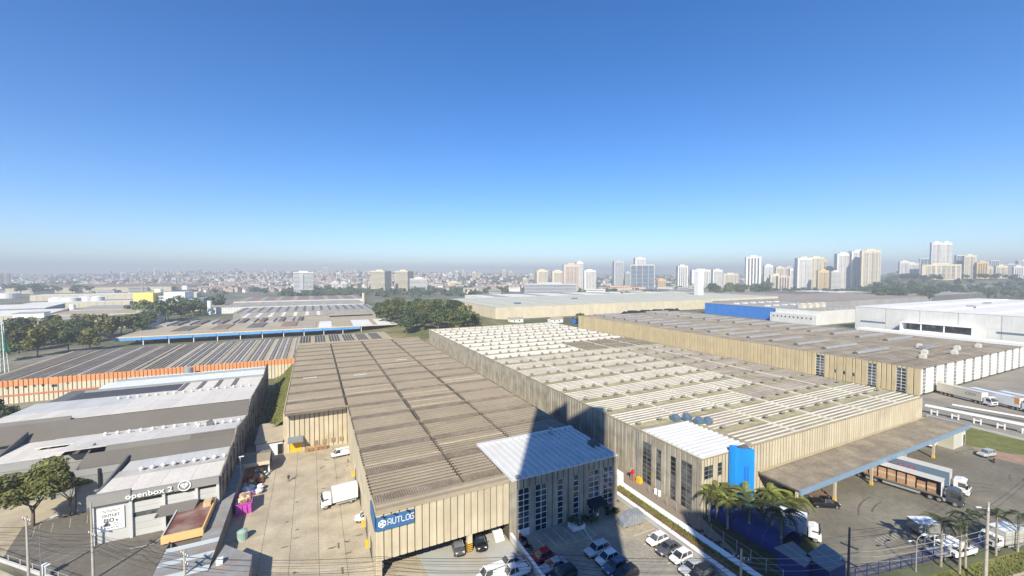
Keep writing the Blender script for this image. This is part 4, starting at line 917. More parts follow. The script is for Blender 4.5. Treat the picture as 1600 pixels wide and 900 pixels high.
for lab, x, y, w_, d_, z, m in (('white office block rising left of the dark trees', -207, 474, 17, 14, 13, SIGNW), ('grey office block with dark window rows behind trees', -178, 455, 22, 18, 10, mat('grey_block', (.45, .46, .47), .8, .05, .2)),
                                ('low white block at the far left edge', -262, 470, 40, 18, 7, SIGNW), ('white low hall beside the left office block', -232, 452, 30, 12, 5, SIGNW)):
    t = thing('office_block', lab, 'building', (x, y, 0), R(8)); MB().box(-w_ / 2, w_ / 2, -d_ / 2, d_ / 2, 0, z).obj('wall', m, t)
    for k in range(int(z / 3.3)): MB().box(-w_ / 2 + 1, w_ / 2 - 1, -d_ / 2 - .1, -d_ / 2, k * 3.3 + 1.2, k * 3.3 + 2.4).obj('window_row', GLASS, t)
    MB().box(-w_ / 2 - .2, w_ / 2 + .2, -d_ / 2 - .2, d_ / 2 + .2, z + .01, z + .5).obj('roof', GREYR, t)
for i, (px, py, d_) in enumerate(((92, 475, 26), (112, 475, 26), (138, 472, 25), (153, 473, 20), (12, 466, 38))):
    p = gp(px, py); t = thing('storage_tank', ['white storage tank, leftmost of the four in a row', 'white storage tank with domed top, second of the row', 'grey rimmed storage tank, third of the row', 'small white storage tank at the right end of the row', 'broad white domed tank at the far left edge'][i], 'storage tank', p, 0, 'storage tanks far left')
    MB().cyl((0, 0), d_ / 2 * .8, 0, 9, 24).obj('shell', SIGNW, t); MB().cyl((0, 0), d_ / 2 * .8 + .2, 9.01, 10.6, 24, 3).obj('roof', WHITER, t)
def column(lab, px, py, r, h, m, name='water_column'):
    p = gp(px, py); t = thing(name, lab, 'water tower', p); MB().cyl((0, 0), r, 0, h, 16).obj('shaft', m, t); MB().cyl((0, 0), r + .12, h + .01, h + .6, 16).obj('cap', m, t)
column('stout concrete water column at the corner of the blue fascia shed', 221, 513, 2.8, 14.8, POLEC); column('white water column between pale roofs far left', 114, 496, 2.3, 12.8, SIGNW)
column('slim white water column in front of the tan roofs', 328, 492, 2.2, 15, SIGNW); column('pale slim water column left of the green mound', 568, 477, 2.0, 17, PALECREAM)
p = far(1092, 640); t = thing('water_column', 'tall square white water column at the end of the pale green roof', 'water tower', p, R(-10)); MB().box(-4.6, 4.6, -4.6, 4.6, 0, 47).obj('shaft', SIGNW, t); MB().box(-4.7, 4.7, -4.7, 4.7, 47.01, 48.6).obj('cap', SIGNW, t)
for px, py, h, lab in ((223, 470, 28, 'thin dark chimney left of the yellow factory'), (697, 458, 16, 'thin white mast in the middle distance'), (1029, 452, 22, 'pale slim chimney in front of the glass tower')):
    p = gp(px, py); t = thing('chimney', lab, 'chimney', p); MB().cyl((0, 0), 1.5, 0, h, 10, 1.1).obj('shaft', POLEC, t); MB().cyl((0, 0), 1.3, h + .01, h + .6, 10).obj('rim', DGREY2, t)
# yellow and white factory
p = gp(262, 487); yf = thing('factory', 'yellow and white block shaped factory among trees', 'factory', p, R(-14))
YEL = mat('lemon_yellow', (.70, .60, .17), .7, .05, .1)
MB().box(-30, -10, -8, 14, 0, 23).obj('yellow_block', YEL, yf); MB().box(-9.9, -1, -2, 14, 0, 19).obj('link_block', LGREY, yf)
for k in range(5): MB().box(-9.5, -1.4, -2.2, -2.01, 2 + 3.4 * k, 3.6 + 3.4 * k).obj('window_row', GGLASS, yf)
MB().add([(-.9, -9, 14.5), (22, -9, 14.5), (22, -9, 0), (3.5, -9, 0), (-.9, 13, 14.5), (22, 13, 14.5), (22, 13, 0), (3.5, 13, 0)], [(0, 1, 2, 3), (7, 6, 5, 4), (0, 4, 5, 1), (1, 5, 6, 2), (3, 7, 4, 0), (2, 6, 7, 3)]).obj('white_block', SIGNW, yf)
MB().box(0, 22, -7, 12, 14.6, 23.5).obj('upper_block', mat('pale_block', (.68, .70, .68), .7, .06, .1), yf); MB().box(23, 31, -6, 12, 0, 15).obj('white_block', SIGNW, yf); MB().box(31.1, 40, -4, 12, 0, 16).obj('grey_block', GGLASS, yf)
MB().box(-14, -8, 2, 8, 23.1, 27).obj('roof_house', SIGNW, yf); MB().box(6, 40, -12, -9.1, 0, 2.8).obj('yellow_base', YEL, yf)

# ---------------------------------------------------------------- skyline towers: (left px, right px, top px, distance, colour, style, label)
TW = mat('tower_white', (.74, .72, .68), .8, .05, .05); TB = mat('tower_beige', (.66, .57, .43), .8, .05, .05); TC = mat('tower_cream', (.70, .62, .46), .8, .05, .05)
TP = mat('tower_pink', (.60, .48, .40), .8, .05, .05); TG = mat('tower_grey', (.50, .51, .52), .8, .05, .05); TY = mat('tower_ochre', (.66, .48, .24), .8, .05, .05)
WSH = mat('tower_window', (.075, .085, .10), .2, .3, .1, spec=.5); WSL = mat('tower_window_pale', (.22, .225, .23), .3, .2, .1)
def tower(x0, x1, top, d, m, style, lab, rz=None, depth=.8, name='tower_block', cat='tower', base_z=None):
    c = (x0 + x1) / 2; p = on_terr(c, d); W_ = (x1 - x0) / FPX * d; H = zat(top, d) - p.z
    ang = math.atan2((c - 800), FPX)                       # bearing from the lens axis
    rzv = -YAW - ang + (rz if rz is not None else 0.22)    # facades near face-on, turned a little
    wid = W_ / (math.cos(abs(rz if rz is not None else .22)) + depth * math.sin(abs(rz if rz is not None else .22)))
    dep = wid * depth; hx, hy = wid / 2, dep / 2; p.z -= 2; H += 2
    t = thing(name, lab, cat, p, rzv)
    fl = 3.1 if style != 'glass' else 3.8
    n = int((H - 6) / fl)
    cap = MB().box(-hx * .45, hx * .45, -hy * .5, hy * .5, H, H + 4.2)
    if style == 'band':
        MB().box(-hx + .4, hx - .4, -hy + .4, hy - .4, 0, H - 1).obj('core', WSH, t)
        for k in range(n + 2): 
            z = H - 1.6 - k * fl
            if z > 0: MB().box(-hx, hx, -hy, hy, z, z + fl * .52).obj('floor_band', m, t)
        MB().box(-hx, hx, -hy, hy, H - .06, H + 1.2).obj('roof', m, t)
        cap.obj('roof_house', m, t)
    elif style == 'glass':
        MB().box(-hx, hx, -hy, hy, 0, H).obj('curtain_wall', GGLASS, t)
        for i in range(5): x = -hx + i * hx / 2; MB().box(x - .5, x + .5, -hy - .4, -hy - .02, 0, H + 1).obj('mullion', TW if i in (0, 4) else TG, t)
        for k in range(0, n, 3): MB().box(-hx, hx, -hy - .2, -hy - .02, k * fl, k * fl + .5).obj('floor_line', TG, t)
        MB().box(-hx - .5, hx + .5, -hy - .5, hy + .5, H + .01, H + 2).obj('roof', TW, t)
    elif style == 'stripe':
        MB().box(-hx, hx, -hy, hy, 0, H).obj('wall', m, t)
        for fx in (-.62, -.2, .2, .62):
            MB().box(fx * hx - hx * .09, fx * hx + hx * .09, -hy - .25, -hy - .02, 4, H - 3).obj('window_column', WSH, t)
        for fy in (-.5, .1, .6): MB().box(-hx - .2, -hx - .02, fy * hy - hy * .12, fy * hy + hy * .12, 4, H - 4).obj('window_column', WSH, t)
        MB().box(-hx, hx, -hy, hy, H + .01, H + 1).obj('roof', m, t); cap.obj('roof_house', m, t)
    else:                                                   # apartments: projecting bays, balcony and window columns
        MB().box(-hx, hx, -hy, hy, 0, H).obj('wall', m, t)
        for fx in (-.75, .25): MB().box(fx * hx, fx * hx + hx * .5, -hy - 1.2, -hy - .02, 0, H - 1.5).obj('bay', m, t)
        for side in range(2):
            cols = (-.62, -.4, -.12, .12, .38, .6, .86) if side == 0 else (-.7, -.3, .1, .5, .8)
            for fi, f in enumerate(cols):
                b = MB()
                for k in range(n):
                    z = 4 + k * fl
                    if side == 0:
                        x = f * hx; yo = -hy - (1.26 if (-.75 < f < -.25 or .25 < f < .75) else .05)
                        b.box(x - hx * .085, x + hx * .085, yo, yo + .05, z, z + 1.7)
                    else:
                        y = f * hy; b.box(-hx - .06, -hx - .01, y - hy * .1, y + hy * .1, z, z + 1.7)
                tag(b.obj('window_column', WSH if (fi + side) % 2 else WSL, t), kind='stuff')
        MB().box(-hx - .2, hx + .2, -hy - .2, hy + .2, H + .01, H + 1.2).obj('roof', m, t); cap.obj('roof_house', m, t)
    return t
o1 = tower(460, 488, 426, 1000, TW, 'band', 'dark blue glazed office tower with white bands and pale lift shaft', rz=.06, depth=.6)
o1c = o1.children
for ch in o1c:
    if ch.name.startswith('core'): ch.data.materials[0] = BGLASS
MB().box(-8, -1, -14.6, -13.3, 0, 46).obj('lift_shaft', TG, o1)
tower(580, 611, 424, 1060, TC, 'band', 'beige office tower with floor bands, left one of the pair', rz=-.5, depth=.9)
tower(618, 646, 424, 1130, TC, 'band', 'beige office tower with floor bands, right one of the pair', rz=-.5, depth=.9)
tower(640, 667, 436, 1040, TW, 'band', 'lower white office slab in front of the right beige tower', rz=.1, depth=.5)
tower(492, 504, 425, 2300, TP, 'apt', 'pinkish tower group in haze, left one'); tower(505, 515, 426, 2300, TP, 'apt', 'pinkish tower group in haze, right one')
tower(518, 528, 441, 1150, TW, 'apt', 'short white apartment block, left of two, before the houses'); tower(532, 542, 442, 1150, TW, 'apt', 'short white apartment block, right of two, before the houses')
tower(698, 718, 441, 1400, TC, 'apt', 'low pale yellow block in the middle distance', depth=.5)
tower(719, 728, 427, 2500, TP, 'apt', 'hazy pink block on the horizon left of the gap'); tower(745, 757, 428, 2500, TP, 'apt', 'hazy pink block on the horizon right of the gap'); tower(793, 802, 425, 2600, TP, 'apt', 'lone hazy tower on the horizon near the centre')
tower(836, 856, 423, 1200, TC, 'apt', 'cream yellow apartment tower, leftmost of the central cluster'); tower(860, 881, 424, 1220, TC, 'apt', 'cream yellow apartment tower, second of the central cluster')
tower(879, 904, 414, 1080, TP, 'apt', 'tall salmon tower with rows of windows in the central cluster', rz=.1); tower(899, 911, 410, 1130, TW, 'apt', 'narrow pale tower directly behind the salmon tower')
tower(910, 931, 423, 1180, TW, 'apt', 'plain whitish tower at the right end of the central cluster')
tower(957, 974, 409, 1350, TG, 'apt', 'grey slim tower left of the glass office'); tower(976, 985, 426, 1300, TG, 'stripe', 'small dark slab between the grey slim tower and the glass office')
tower(985, 1021, 415, 1150, TG, 'glass', 'wide grey glass office tower with white frame', rz=.08, depth=.5); tower(990, 1008, 404, 1400, TW, 'apt', 'white tower rising behind the glass office')
tower(1026, 1040, 437, 1250, TY, 'apt', 'small orange block right of the glass office'); tower(1057, 1074, 416, 1150, TW, 'stripe', 'white tower with dark vertical stripes left of the water column')
tower(1079, 1109, 422, 1350, TW, 'apt', 'broad white block behind the white water column', depth=.5); tower(1112, 1128, 422, 1400, TW, 'apt', 'white block with stepped top right of the water column')
tower(1129, 1152, 428, 1500, TC, 'apt', 'low hazy cream block at the edge of the trees', depth=.5)
tower(1165, 1187, 402, 1080, TW, 'stripe', 'tall slender white tower with four dark stripes, standing alone', rz=.12, depth=.7)
tower(1193, 1206, 415, 1150, TW, 'apt', 'slim bright white tower right of the striped one'); tower(1203, 1221, 430, 1120, TC, 'apt', 'short beige block in front of the stepped towers', depth=.6)
tower(1211, 1224, 418, 1300, TC, 'apt', 'peach topped tower behind the short beige block'); tower(1214, 1233, 432, 1060, TP, 'stripe', 'stubby brown striped block in front of the big white towers'); tower(1224, 1240, 418, 1350, TP, 'apt', 'pale pink tower behind the stubby striped block')
tower(1233, 1246, 420, 1120, TW, 'apt', 'narrow white tower at the left foot of the big cluster')
tower(1243, 1265, 404, 1100, TW, 'apt', 'tall white tower opening the big right cluster', rz=.3); tower(1263, 1284, 403, 1120, TC, 'apt', 'tall cream ochre tower in the big right cluster', rz=.15); tower(1280, 1291, 407, 1200, TY, 'apt', 'ochre tower half hidden behind the cream one')
tower(1277, 1293, 423, 1040, TY, 'apt', 'short ochre block at the foot of the cream tower'); tower(1288, 1302, 418, 1180, TG, 'stripe', 'grey capped tower in the right cluster'); tower(1297, 1312, 425, 1050, TW, 'band', 'rounded white block at the right foot of the cluster', rz=.3)
tower(1305, 1326, 397, 1130, TW, 'apt', 'tall white framed tower, left of the three great towers', rz=.3); tower(1327, 1348, 393, 1110, TW, 'apt', 'tall white tower, middle of the three great towers', rz=.35); tower(1346, 1371, 392, 1060, TC, 'apt', 'tall cream tower with many balconies, right of the three great towers', rz=.15)
tower(1405, 1418, 409, 1300, TW, 'apt', 'white stepped block above the wooded ridge, left part'); tower(1415, 1431, 412, 1310, TW, 'apt', 'white stepped block above the wooded ridge, right part')
tower(1438, 1456, 405, 1250, TG, 'glass', 'dark hazy slab beside the tallest twin towers', depth=.5)
tower(1454, 1468, 380, 1060, TW, 'apt', 'tallest bright white tower, left of the twins'); tower(1470, 1483, 380, 1060, TW, 'apt', 'tallest bright white tower, right of the twins'); tower(1447, 1491, 414, 1010, TC, 'apt', 'wide beige block below the twin towers', rz=.1, depth=.4)
tower(1493, 1508, 400, 1080, TG, 'glass', 'dark glass tower right of the twins', rz=.3); tower(1506, 1521, 400, 1050, TC, 'apt', 'cream stepped tower joined to the dark glass tower'); tower(1520, 1528, 418, 1150, TW, 'apt', 'small white block beside the cream stepped tower')
tower(1526, 1540, 410, 1030, TY, 'stripe', 'sand coloured striped tower near the right edge'); tower(1541, 1549, 418, 1100, TC, 'apt', 'little beige block near the right edge'); tower(1548, 1558, 408, 1300, TG, 'glass', 'hazy glass tower behind the beige blocks'); tower(1556, 1570, 416, 1050, TC, 'apt', 'rounded cream block near the right edge')
tower(1570, 1585, 414, 1120, TG, 'band', 'grey banded office near the right edge', rz=.2); tower(1584, 1596, 417, 1080, TW, 'stripe', 'white striped block at the right edge'); tower(1591, 1612, 408, 1200, TW, 'band', 'white banded tower cut by the right edge')
tower(-6, 12, 426, 1500, TC, 'apt', 'lone yellow tower at the far left edge'); tower(241, 249, 420, 2400, TW, 'apt', 'lone hazy slab on the left horizon'); tower(412, 418, 423, 2400, TW, 'apt', 'thin hazy tower above the hillside houses')
tower(384, 390, 425, 2500, TP, 'apt', 'tiny hazy tower on the hill crest, left'); tower(395, 400, 426, 2500, TP, 'apt', 'tiny hazy tower on the hill crest, right'); tower(357, 367, 437, 1500, TW, 'apt', 'white block among hillside houses')
tower(819, 900, 444, 900, TG, 'band', 'long low dark glass office with pale floor bands', rz=.05, depth=.2)

rm = random.Random(77); gm_ = []
while len(gm_) < 34:                                        # mid-rise slabs standing out of the hillside
    c_ = rm.uniform(150, 830); d = rm.uniform(1500, 2700)
    if any(abs(c_ - q) < 9 for q in gm_) or 230 < c_ < 262 or 405 < c_ < 425: continue
    gm_.append(c_); w_ = rm.uniform(4, 9) * 1700 / d; p = on_terr(c_, d); k = rm.randrange(3)
    top = 428 - (p.z + rm.uniform(16, 40) - EYE) * FPX / d
    t = tower(c_ - w_ / 2, c_ + w_ / 2, top, d, (TW, TP, TC)[k], ('stripe', 'band', 'stripe')[k], ('white striped', 'pinkish banded', 'cream striped')[k] + ' mid-rise slab among the hazy hillside houses'); t['group'] = 'mid-rise slabs on the hillside, ' + ('white', 'pinkish', 'cream')[k]
# low blocks filling the town between plant roofs and hillside
rb = random.Random(21); LOWM = [TW, TC, TG, WHITER, PALECREAM, GREYR]; got = []
ADJ = ['wide white low hall', 'cream low hall', 'grey low hall', 'bright white store', 'pale stone coloured hall', 'dull grey store']
while len(got) < 70:
    px = rb.uniform(-20, 1190); d = rb.uniform(900, 1500)
    if 430 < px < 700 and d < 1180 or any(abs(px - a) < 14 and abs(d - b) < 90 for a, b in got) or 820 < px < 910: continue
    got.append((px, d)); p = on_terr(px, d); k = rb.randrange(6); w_, dp, h = rb.uniform(18, 55), rb.uniform(12, 28), rb.uniform(6, 13)
    t = thing('low_block', ADJ[k] + ' among the hazy town blocks', 'building', p, -YAW - math.atan2(px - 800, FPX) + rb.uniform(-.4, .6), 'low town blocks, ' + ADJ[k])
    MB().box(-w_ / 2, w_ / 2, -dp / 2, dp / 2, -2, h).obj('wall', LOWM[k], t); MB().box(-w_ / 2 - .4, w_ / 2 + .4, -dp / 2 - .4, dp / 2 + .4, h + .01, h + .8).obj('roof', [GREYR, WHITER, TANR][rb.randrange(3)], t)
    MB().box(-w_ / 2 + 2, w_ / 2 - 2, -dp / 2 - .1, -dp / 2 - .01, h - 3.4, h - 2).obj('window_row', WSH, t)

# ---------------------------------------------------------------- hillside houses
def house_mesh(i, wall, roof):
    b = MB(); w_, d_, h = ((9, 8, 6), (12, 9, 7.5), (7, 7, 9))[i]
    b.box(-w_ / 2, w_ / 2, -d_ / 2, d_ / 2, -4, h)
    b.add([(-w_ / 2 - .4, -d_ / 2 - .4, h), (w_ / 2 + .4, -d_ / 2 - .4, h), (w_ / 2 + .4, d_ / 2 + .4, h), (-w_ / 2 - .4, d_ / 2 + .4, h), (-w_ / 2, 0, h + 2.4), (w_ / 2, 0, h + 2.4)], [(0, 1, 5, 4), (2, 3, 4, 5), (0, 4, 3), (1, 2, 5)], 1)
    for x in (-.5, .1, .6): b.box(x * w_ / 2 - .5, x * w_ / 2 + .5, -d_ / 2 - .08, -d_ / 2, h - 2.6, h - 1.2, 2)
    return b.mesh('house', [wall, roof, WSH])
TERR = mat('clay_roof', (.33, .21, .16), .9, .12, .1, rnd=.2); HW = [mat('house_white', (.70, .68, .63), .85, .06, .1, rnd=.15), mat('house_pink', (.60, .46, .37), .85, .06, .1, rnd=.15), mat('house_grey', (.44, .41, .38), .85, .06, .1, rnd=.15)]
HM = [(house_mesh(i, HW[j], [TERR, GREYR, TERR][(i + j) % 3]), i, j) for i in range(3) for j in range(3)]
spots = []
rnd = random.Random(3)
for k in range(5200):
    px = rnd.uniform(-30, 1180); d = 1000 + 2500 * rnd.random() ** 1.4
    if px > 850 and d < 1700: continue
    if px < 200 and (d < 1500 or rnd.random() < .45): continue
    if 200 <= px < 300 and d < 1250: continue
    if 440 < px < 700 and d < 1180: continue
    if px > 700 and rnd.random() < .55: continue
    p = far(px, d)
    if terr(p.x, p.y) < 1.0 and d < 1300 and rnd.random() < .6: continue
    spots.append((d, px, p.x, p.y))
spots.sort()
HL = {0: 'pale low house on the hazy hillside', 1: 'wide two storey house on the hazy hillside', 2: 'narrow tall house on the hazy hillside'}; HC = {0: 'with whitish walls', 1: 'with pinkish walls', 2: 'with grey walls'}
crowd = {}
for n, (d, px, x, y) in enumerate(spots):
    me, i, j = HM[rnd.randrange(9)]
    rz = -YAW - math.atan2(px - 800, FPX) + rnd.choice((.2, -.4, 1.3, .7)); s = rnd.uniform(.85, 1.35)
    if n < 290:
        o = link('house', me, None, (x, y, terr(x, y)), rz); o.scale = (s, s, s)
        tag(o, HL[i] + ' ' + HC[j], 'house', 'houses on the hazy hillside')
        o['group'] = 'hillside houses ' + HC[j] + ', ' + ('low', 'wide', 'narrow')[i]
    else:
        b = crowd.setdefault((j, (i + j) % 3), MB()); M = Matrix.Translation((x, y, terr(x, y))) @ Matrix.Rotation(rz, 4, 'Z') @ Matrix.Scale(s, 4)
        w_, d_, h = ((9, 8, 6), (12, 9, 7.5), (7, 7, 9))[i]
        b.add([M @ Vector(q) for q in ((-w_ / 2, -d_ / 2, -4), (w_ / 2, -d_ / 2, -4), (w_ / 2, d_ / 2, -4), (-w_ / 2, d_ / 2, -4), (-w_ / 2, -d_ / 2, h), (w_ / 2, -d_ / 2, h), (w_ / 2, d_ / 2, h), (-w_ / 2, d_ / 2, h))], [(0, 1, 5, 4), (1, 2, 6, 5), (2, 3, 7, 6), (3, 0, 4, 7)])
        b.add([M @ Vector(q) for q in ((-w_ / 2, -d_ / 2, h), (w_ / 2, -d_ / 2, h), (w_ / 2, d_ / 2, h), (-w_ / 2, d_ / 2, h), (-w_ / 2, 0, h + 2.2), (w_ / 2, 0, h + 2.2))], [(0, 1, 5, 4), (2, 3, 4, 5), (0, 4, 3), (1, 2, 5)], 1)
allm = MB()
mats_ = []
for (j, r), b in crowd.items():
    o_ = len(mats_); mats_ += [HW[j], [TERR, GREYR, TERR][r]]; allm.add(b.v, b.f, 0); allm.m[-len(b.f):] = [o_ + q for q in b.m]
tag(allm.obj('distant_houses', mats_), kind='stuff')
# ---------------------------------------------------------------- trees and plants
def crown_mesh(name, seed, rx, rz, n, leafsize, m, lobes=7, flat=0.75, hollow=.45, stem=None):
    "leaf-sized faces scattered through several overlapping lobes"
    r = random.Random(seed); b = MB(); L = []
    for i in range(lobes):
        a = 2 * math.pi * i / lobes + r.uniform(-.4, .4); k = r.uniform(.28, .74) if i else 0
        L.append((Vector((math.cos(a) * rx * k, math.sin(a) * rx * k, r.uniform(-.35, .55) * rz)), r.uniform(.26, .52)))
    for q in range(n):
        c, s = r.choice(L)
        d = Vector((r.gauss(0, 1), r.gauss(0, 1), r.gauss(0, 1) + .25)).normalized(); k = hollow + (1 - hollow) * r.random() ** .5
        p = c + Vector((d.x * rx * s, d.y * rx * s, d.z * rz * s * flat * 1.3)) * k
        nrm = (d + Vector((r.gauss(0, .5), r.gauss(0, .5), r.gauss(0, .5) + .3))).normalized()
        t = nrm.orthogonal().normalized(); t.rotate(Matrix.Rotation(r.uniform(0, 6.28), 3, nrm)); u = nrm.cross(t); z = leafsize * r.uniform(.6, 1.35)
        b.add([p - t * z, p - u * z * .55 + nrm * z * .12, p + t * z, p + u * z * .55 + nrm * z * .12], [(0, 1, 2, 3)])
    if stem: b.tube((0, 0, -stem[0]), (0, 0, 0), stem[1], stem[1] * .7, 5, 1)
    me = bpy.data.meshes.new(name); me.from_pydata(b.v, [], b.f); me.materials.append(m)
    if stem: me.materials.append(BARK); me.polygons.foreach_set('material_index', b.m)
    me.update(); return me
def trunk_mesh(h, r, limbs, seed, m=BARK, spread=1.6):
    rr = random.Random(seed); b = MB(); b.tube((0, 0, -.3), (.1, .05, h * .6), r, r * .7, 7)
    for i in range(limbs):
        a = 2 * math.pi * i / limbs + rr.random(); z0 = h * rr.uniform(.4, .62)
        b.tube((.05, .03, z0), (math.cos(a) * spread, math.sin(a) * spread, h * rr.uniform(.85, 1.15)), r * .5, r * .16, 5)
    return b.mesh('trunk', m)
def tree(lab, p, crown, trunk, s=1.0, cz=0, rz=0, group=None, name='tree', cat='tree'):
    t = thing(name, lab, cat, p, rz, group); t.scale = (s, s, s)
    link('trunk', trunk, t); link('crown', crown, t, (0, 0, cz)); return t
BIG = crown_mesh('crown', 11, 6.0, 3.4, 6500, .33, LEAF3, 14); BIGT = trunk_mesh(6, .3, 6, 1, spread=3.2)
tree('broad olive green tree with spreading crown at the shop lot corner', (-45.5, 102.0, 0), BIG, BIGT, 1.0, 7.2)
SML = crown_mesh('crown', 15, 2.9, 1.2, 1700, .26, LEAF3, 9); SMT = trunk_mesh(5.8, .22, 5, 4, spread=1.6)
tree('thin flat crowned tree beside the grey cladding', (-41.2, 103.3, 0), SML, SMT, 1.0, 6.2)
MEDC = [crown_mesh('crown', 20 + i, (4.4, 5.2, 3.8)[i], (4.4, 3.8, 5.2)[i], 900, .55, (LEAF2, LEAF1, LEAF3)[i], (10, 12, 9)[i]) for i in range(3)]; MEDT = trunk_mesh(5.5, .25, 5, 7, spread=2.4)
FARC = [crown_mesh('tree', 30 + i, 6, 4.5, 420, 1.0, (LEAF2, LEAF1)[i], 7, stem=(9, .4)) for i in range(2)]   # stem joined to the crown: too far to show parts
tr = random.Random(9)
def inside(x, y, P):
    c = False
    for (x1, y1), (x2, y2) in zip(P, P[1:] + P[:1]):
        if (y1 > y) != (y2 > y) and x < (x2 - x1) * (y - y1) / (y2 - y1) + x1: c = not c
    return c
def grove(lab, grp, poly, n, s0, s1, near=True, z=None, mind=4.0):
    got = []; xs = [p[0] for p in poly]; ys = [p[1] for p in poly]; tries = 0
    while len(got) < n and tries < 6000:
        tries += 1; x, y = tr.uniform(min(xs), max(xs)), tr.uniform(min(ys), max(ys))
        if not inside(x, y, poly) or any((x - a) ** 2 + (y - b) ** 2 < mind * mind for a, b in got): continue
        got.append((x, y)); s = tr.uniform(s0, s1); zz = z(x, y) if z else terr(x, y)
        if near: tree(lab, (x, y, zz), tr.choice(MEDC), MEDT, s, 6.0, tr.uniform(0, 6.28), grp)
        else:
            o = link('tree', tr.choice(FARC), None, (x, y, zz + 6.5 * s), tr.uniform(0, 6.28)); o.scale = (s, s, s * tr.uniform(.85, 1.2)); tag(o, lab, 'tree', grp)
def fpoly(pts): return [tuple(gp(px, py).xy) for px, py in pts]
def mound(x, y): return 7 * math.exp(-(((x - 95) / 45) ** 2 + ((y - 340) / 75) ** 2))
mm = MB()
for j in range(17):
    for i in range(15): x, y = 20 + i * 11, 255 + j * 15; mm.v.append((x, y, mound(x, y) * (0 if i in (0, 14) or j in (0, 16) else 1) - .2 + (.25 if 0 < i < 14 and 0 < j < 16 else 0)))
for j in range(16):
    for i in range(14): a = j * 15 + i; mm.f.append((a, a + 1, a + 16, a + 15)); mm.m.append(0)
struct('mound', mm, mat('mound_grass', (.13, .14, .05), .95, .25, .1, fine=.3, stain_or_glint=(.30, .22, .12), stain_or_glint_amt=.6, stain_or_glint_scale=.05))
grove('dark green tree on the wooded mound behind the brown roof', 'trees on the wooded mound', [(60, 285), (98, 268), (118, 300), (130, 372), (120, 470), (85, 500), (48, 420), (52, 340)], 64, 1.1, 1.9, z=mound, mind=6)
grove('dark leafy tree in the belt behind the grey roofed orange warehouse', 'trees left of the blue fascia shed', [(-190, 300), (-122, 275), (-112, 300), (-106, 360), (-116, 440), (-150, 440), (-200, 430), (-260, 400)], 58, 1.1, 1.9, mind=8)
grove('dark round tree near the yellow and white factory', 'trees around the yellow factory', [(-190, 560), (-120, 470), (-112, 520), (-90, 560), (-105, 610), (-170, 620)], 20, 1.2, 1.9, near=False, mind=9)
grove('dark tree at the foot of the towers near the water column', 'trees right of the white water column', fpoly([(1105, 466), (1200, 463), (1205, 455), (1100, 456)]), 24, 1.5, 2.4, near=False, mind=12)
grove('dark tree in the rounded clump behind the white warehouse roof', 'trees behind the white warehouse', fpoly([(1352, 471), (1478, 472), (1470, 462), (1350, 463)]), 22, 1.4, 2.2, near=False, mind=11)
grove('hazy dark tree in the long belt below the right hand towers', 'trees in the belt below the towers', [tuple(far(px, d).xy) for px, d in ((1368, 900), (1620, 850), (1640, 720), (1500, 760), (1370, 800))], 62, 1.25, 1.8, near=False, mind=15)
grove('grey green tree among far left roofs', 'trees among the far left roofs', fpoly([(20, 462), (140, 460), (140, 455), (10, 455)]), 14, 1.4, 2.2, near=False, mind=16)
grove('dark tree in front of the central glass office', 'trees below the central towers', fpoly([(930, 468), (1035, 466), (1030, 460), (935, 461)]), 12, .9, 1.4, near=False, mind=12)
grove('tree between houses and plant roofs in the middle distance', 'trees beyond the plant roofs', fpoly([(300, 464), (700, 462), (720, 456), (300, 455)]), 16, .9, 1.5, near=False, mind=14)
fb = MB(); fr = random.Random(5)
for k in range(60):                                           # deeper rows of the belt below the towers
    px, d = fr.uniform(1370, 1640), fr.uniform(880, 1040); p = on_terr(px, d); s = fr.uniform(1.1, 1.5); a = fr.uniform(0, 6.28)
    M = Matrix.Translation(p + Vector((0, 0, 6.5 * s))) @ Matrix.Rotation(a, 4, 'Z') @ Matrix.Scale(s, 4); me = FARC[k % 2]
    o_ = len(fb.v); fb.v += [tuple(M @ v.co) for v in me.vertices]; fb.f += [tuple(i + o_ for i in q.vertices) for q in me.polygons]; fb.m += [0] * len(me.polygons)
if True:
    pass                              # far tree cover: one mass
for k in range(2750):
    px = fr.uniform(-40, 1640); d = fr.uniform(1000, 3600)
    if k > 2400: px, d = (fr.uniform(440, 760), fr.uniform(790, 1150)) if k % 2 else (fr.uniform(1095, 1370), fr.uniform(830, 1050))
    elif 420 < px < 700 and d < 1200: continue
    p = on_terr(px, d); s = fr.uniform(4, 9)
    for q in range(5):
        c = p + Vector((fr.uniform(-s, s), fr.uniform(-s, s), fr.uniform(2, s))); a = fr.uniform(0, 3.1); h = s * fr.uniform(.5, .9)
        fb.add([c + Vector((math.cos(a) * h, math.sin(a) * h, -h * .6)), c + Vector((-math.cos(a) * h, -math.sin(a) * h, -h * .5)), c + Vector((-math.cos(a + .5) * h * .7, -math.sin(a + .5) * h * .7, h * .7)), c + Vector((math.cos(a + .3) * h * .8, math.sin(a) * h * .8, h * .6))], [(0, 1, 2, 3)])
me = bpy.data.meshes.new('distant_trees'); me.from_pydata(fb.v, [], fb.f); me.materials.append(LEAF2); tag(link('distant_trees', me), kind='stuff')
b = tree('bushy bright green tree at the corner of the cream warehouse', (215, 301, 0), crown_mesh('crown', 41, 5, 4, 900, .7, LEAF1, 7), MEDT, 1.15, 6)
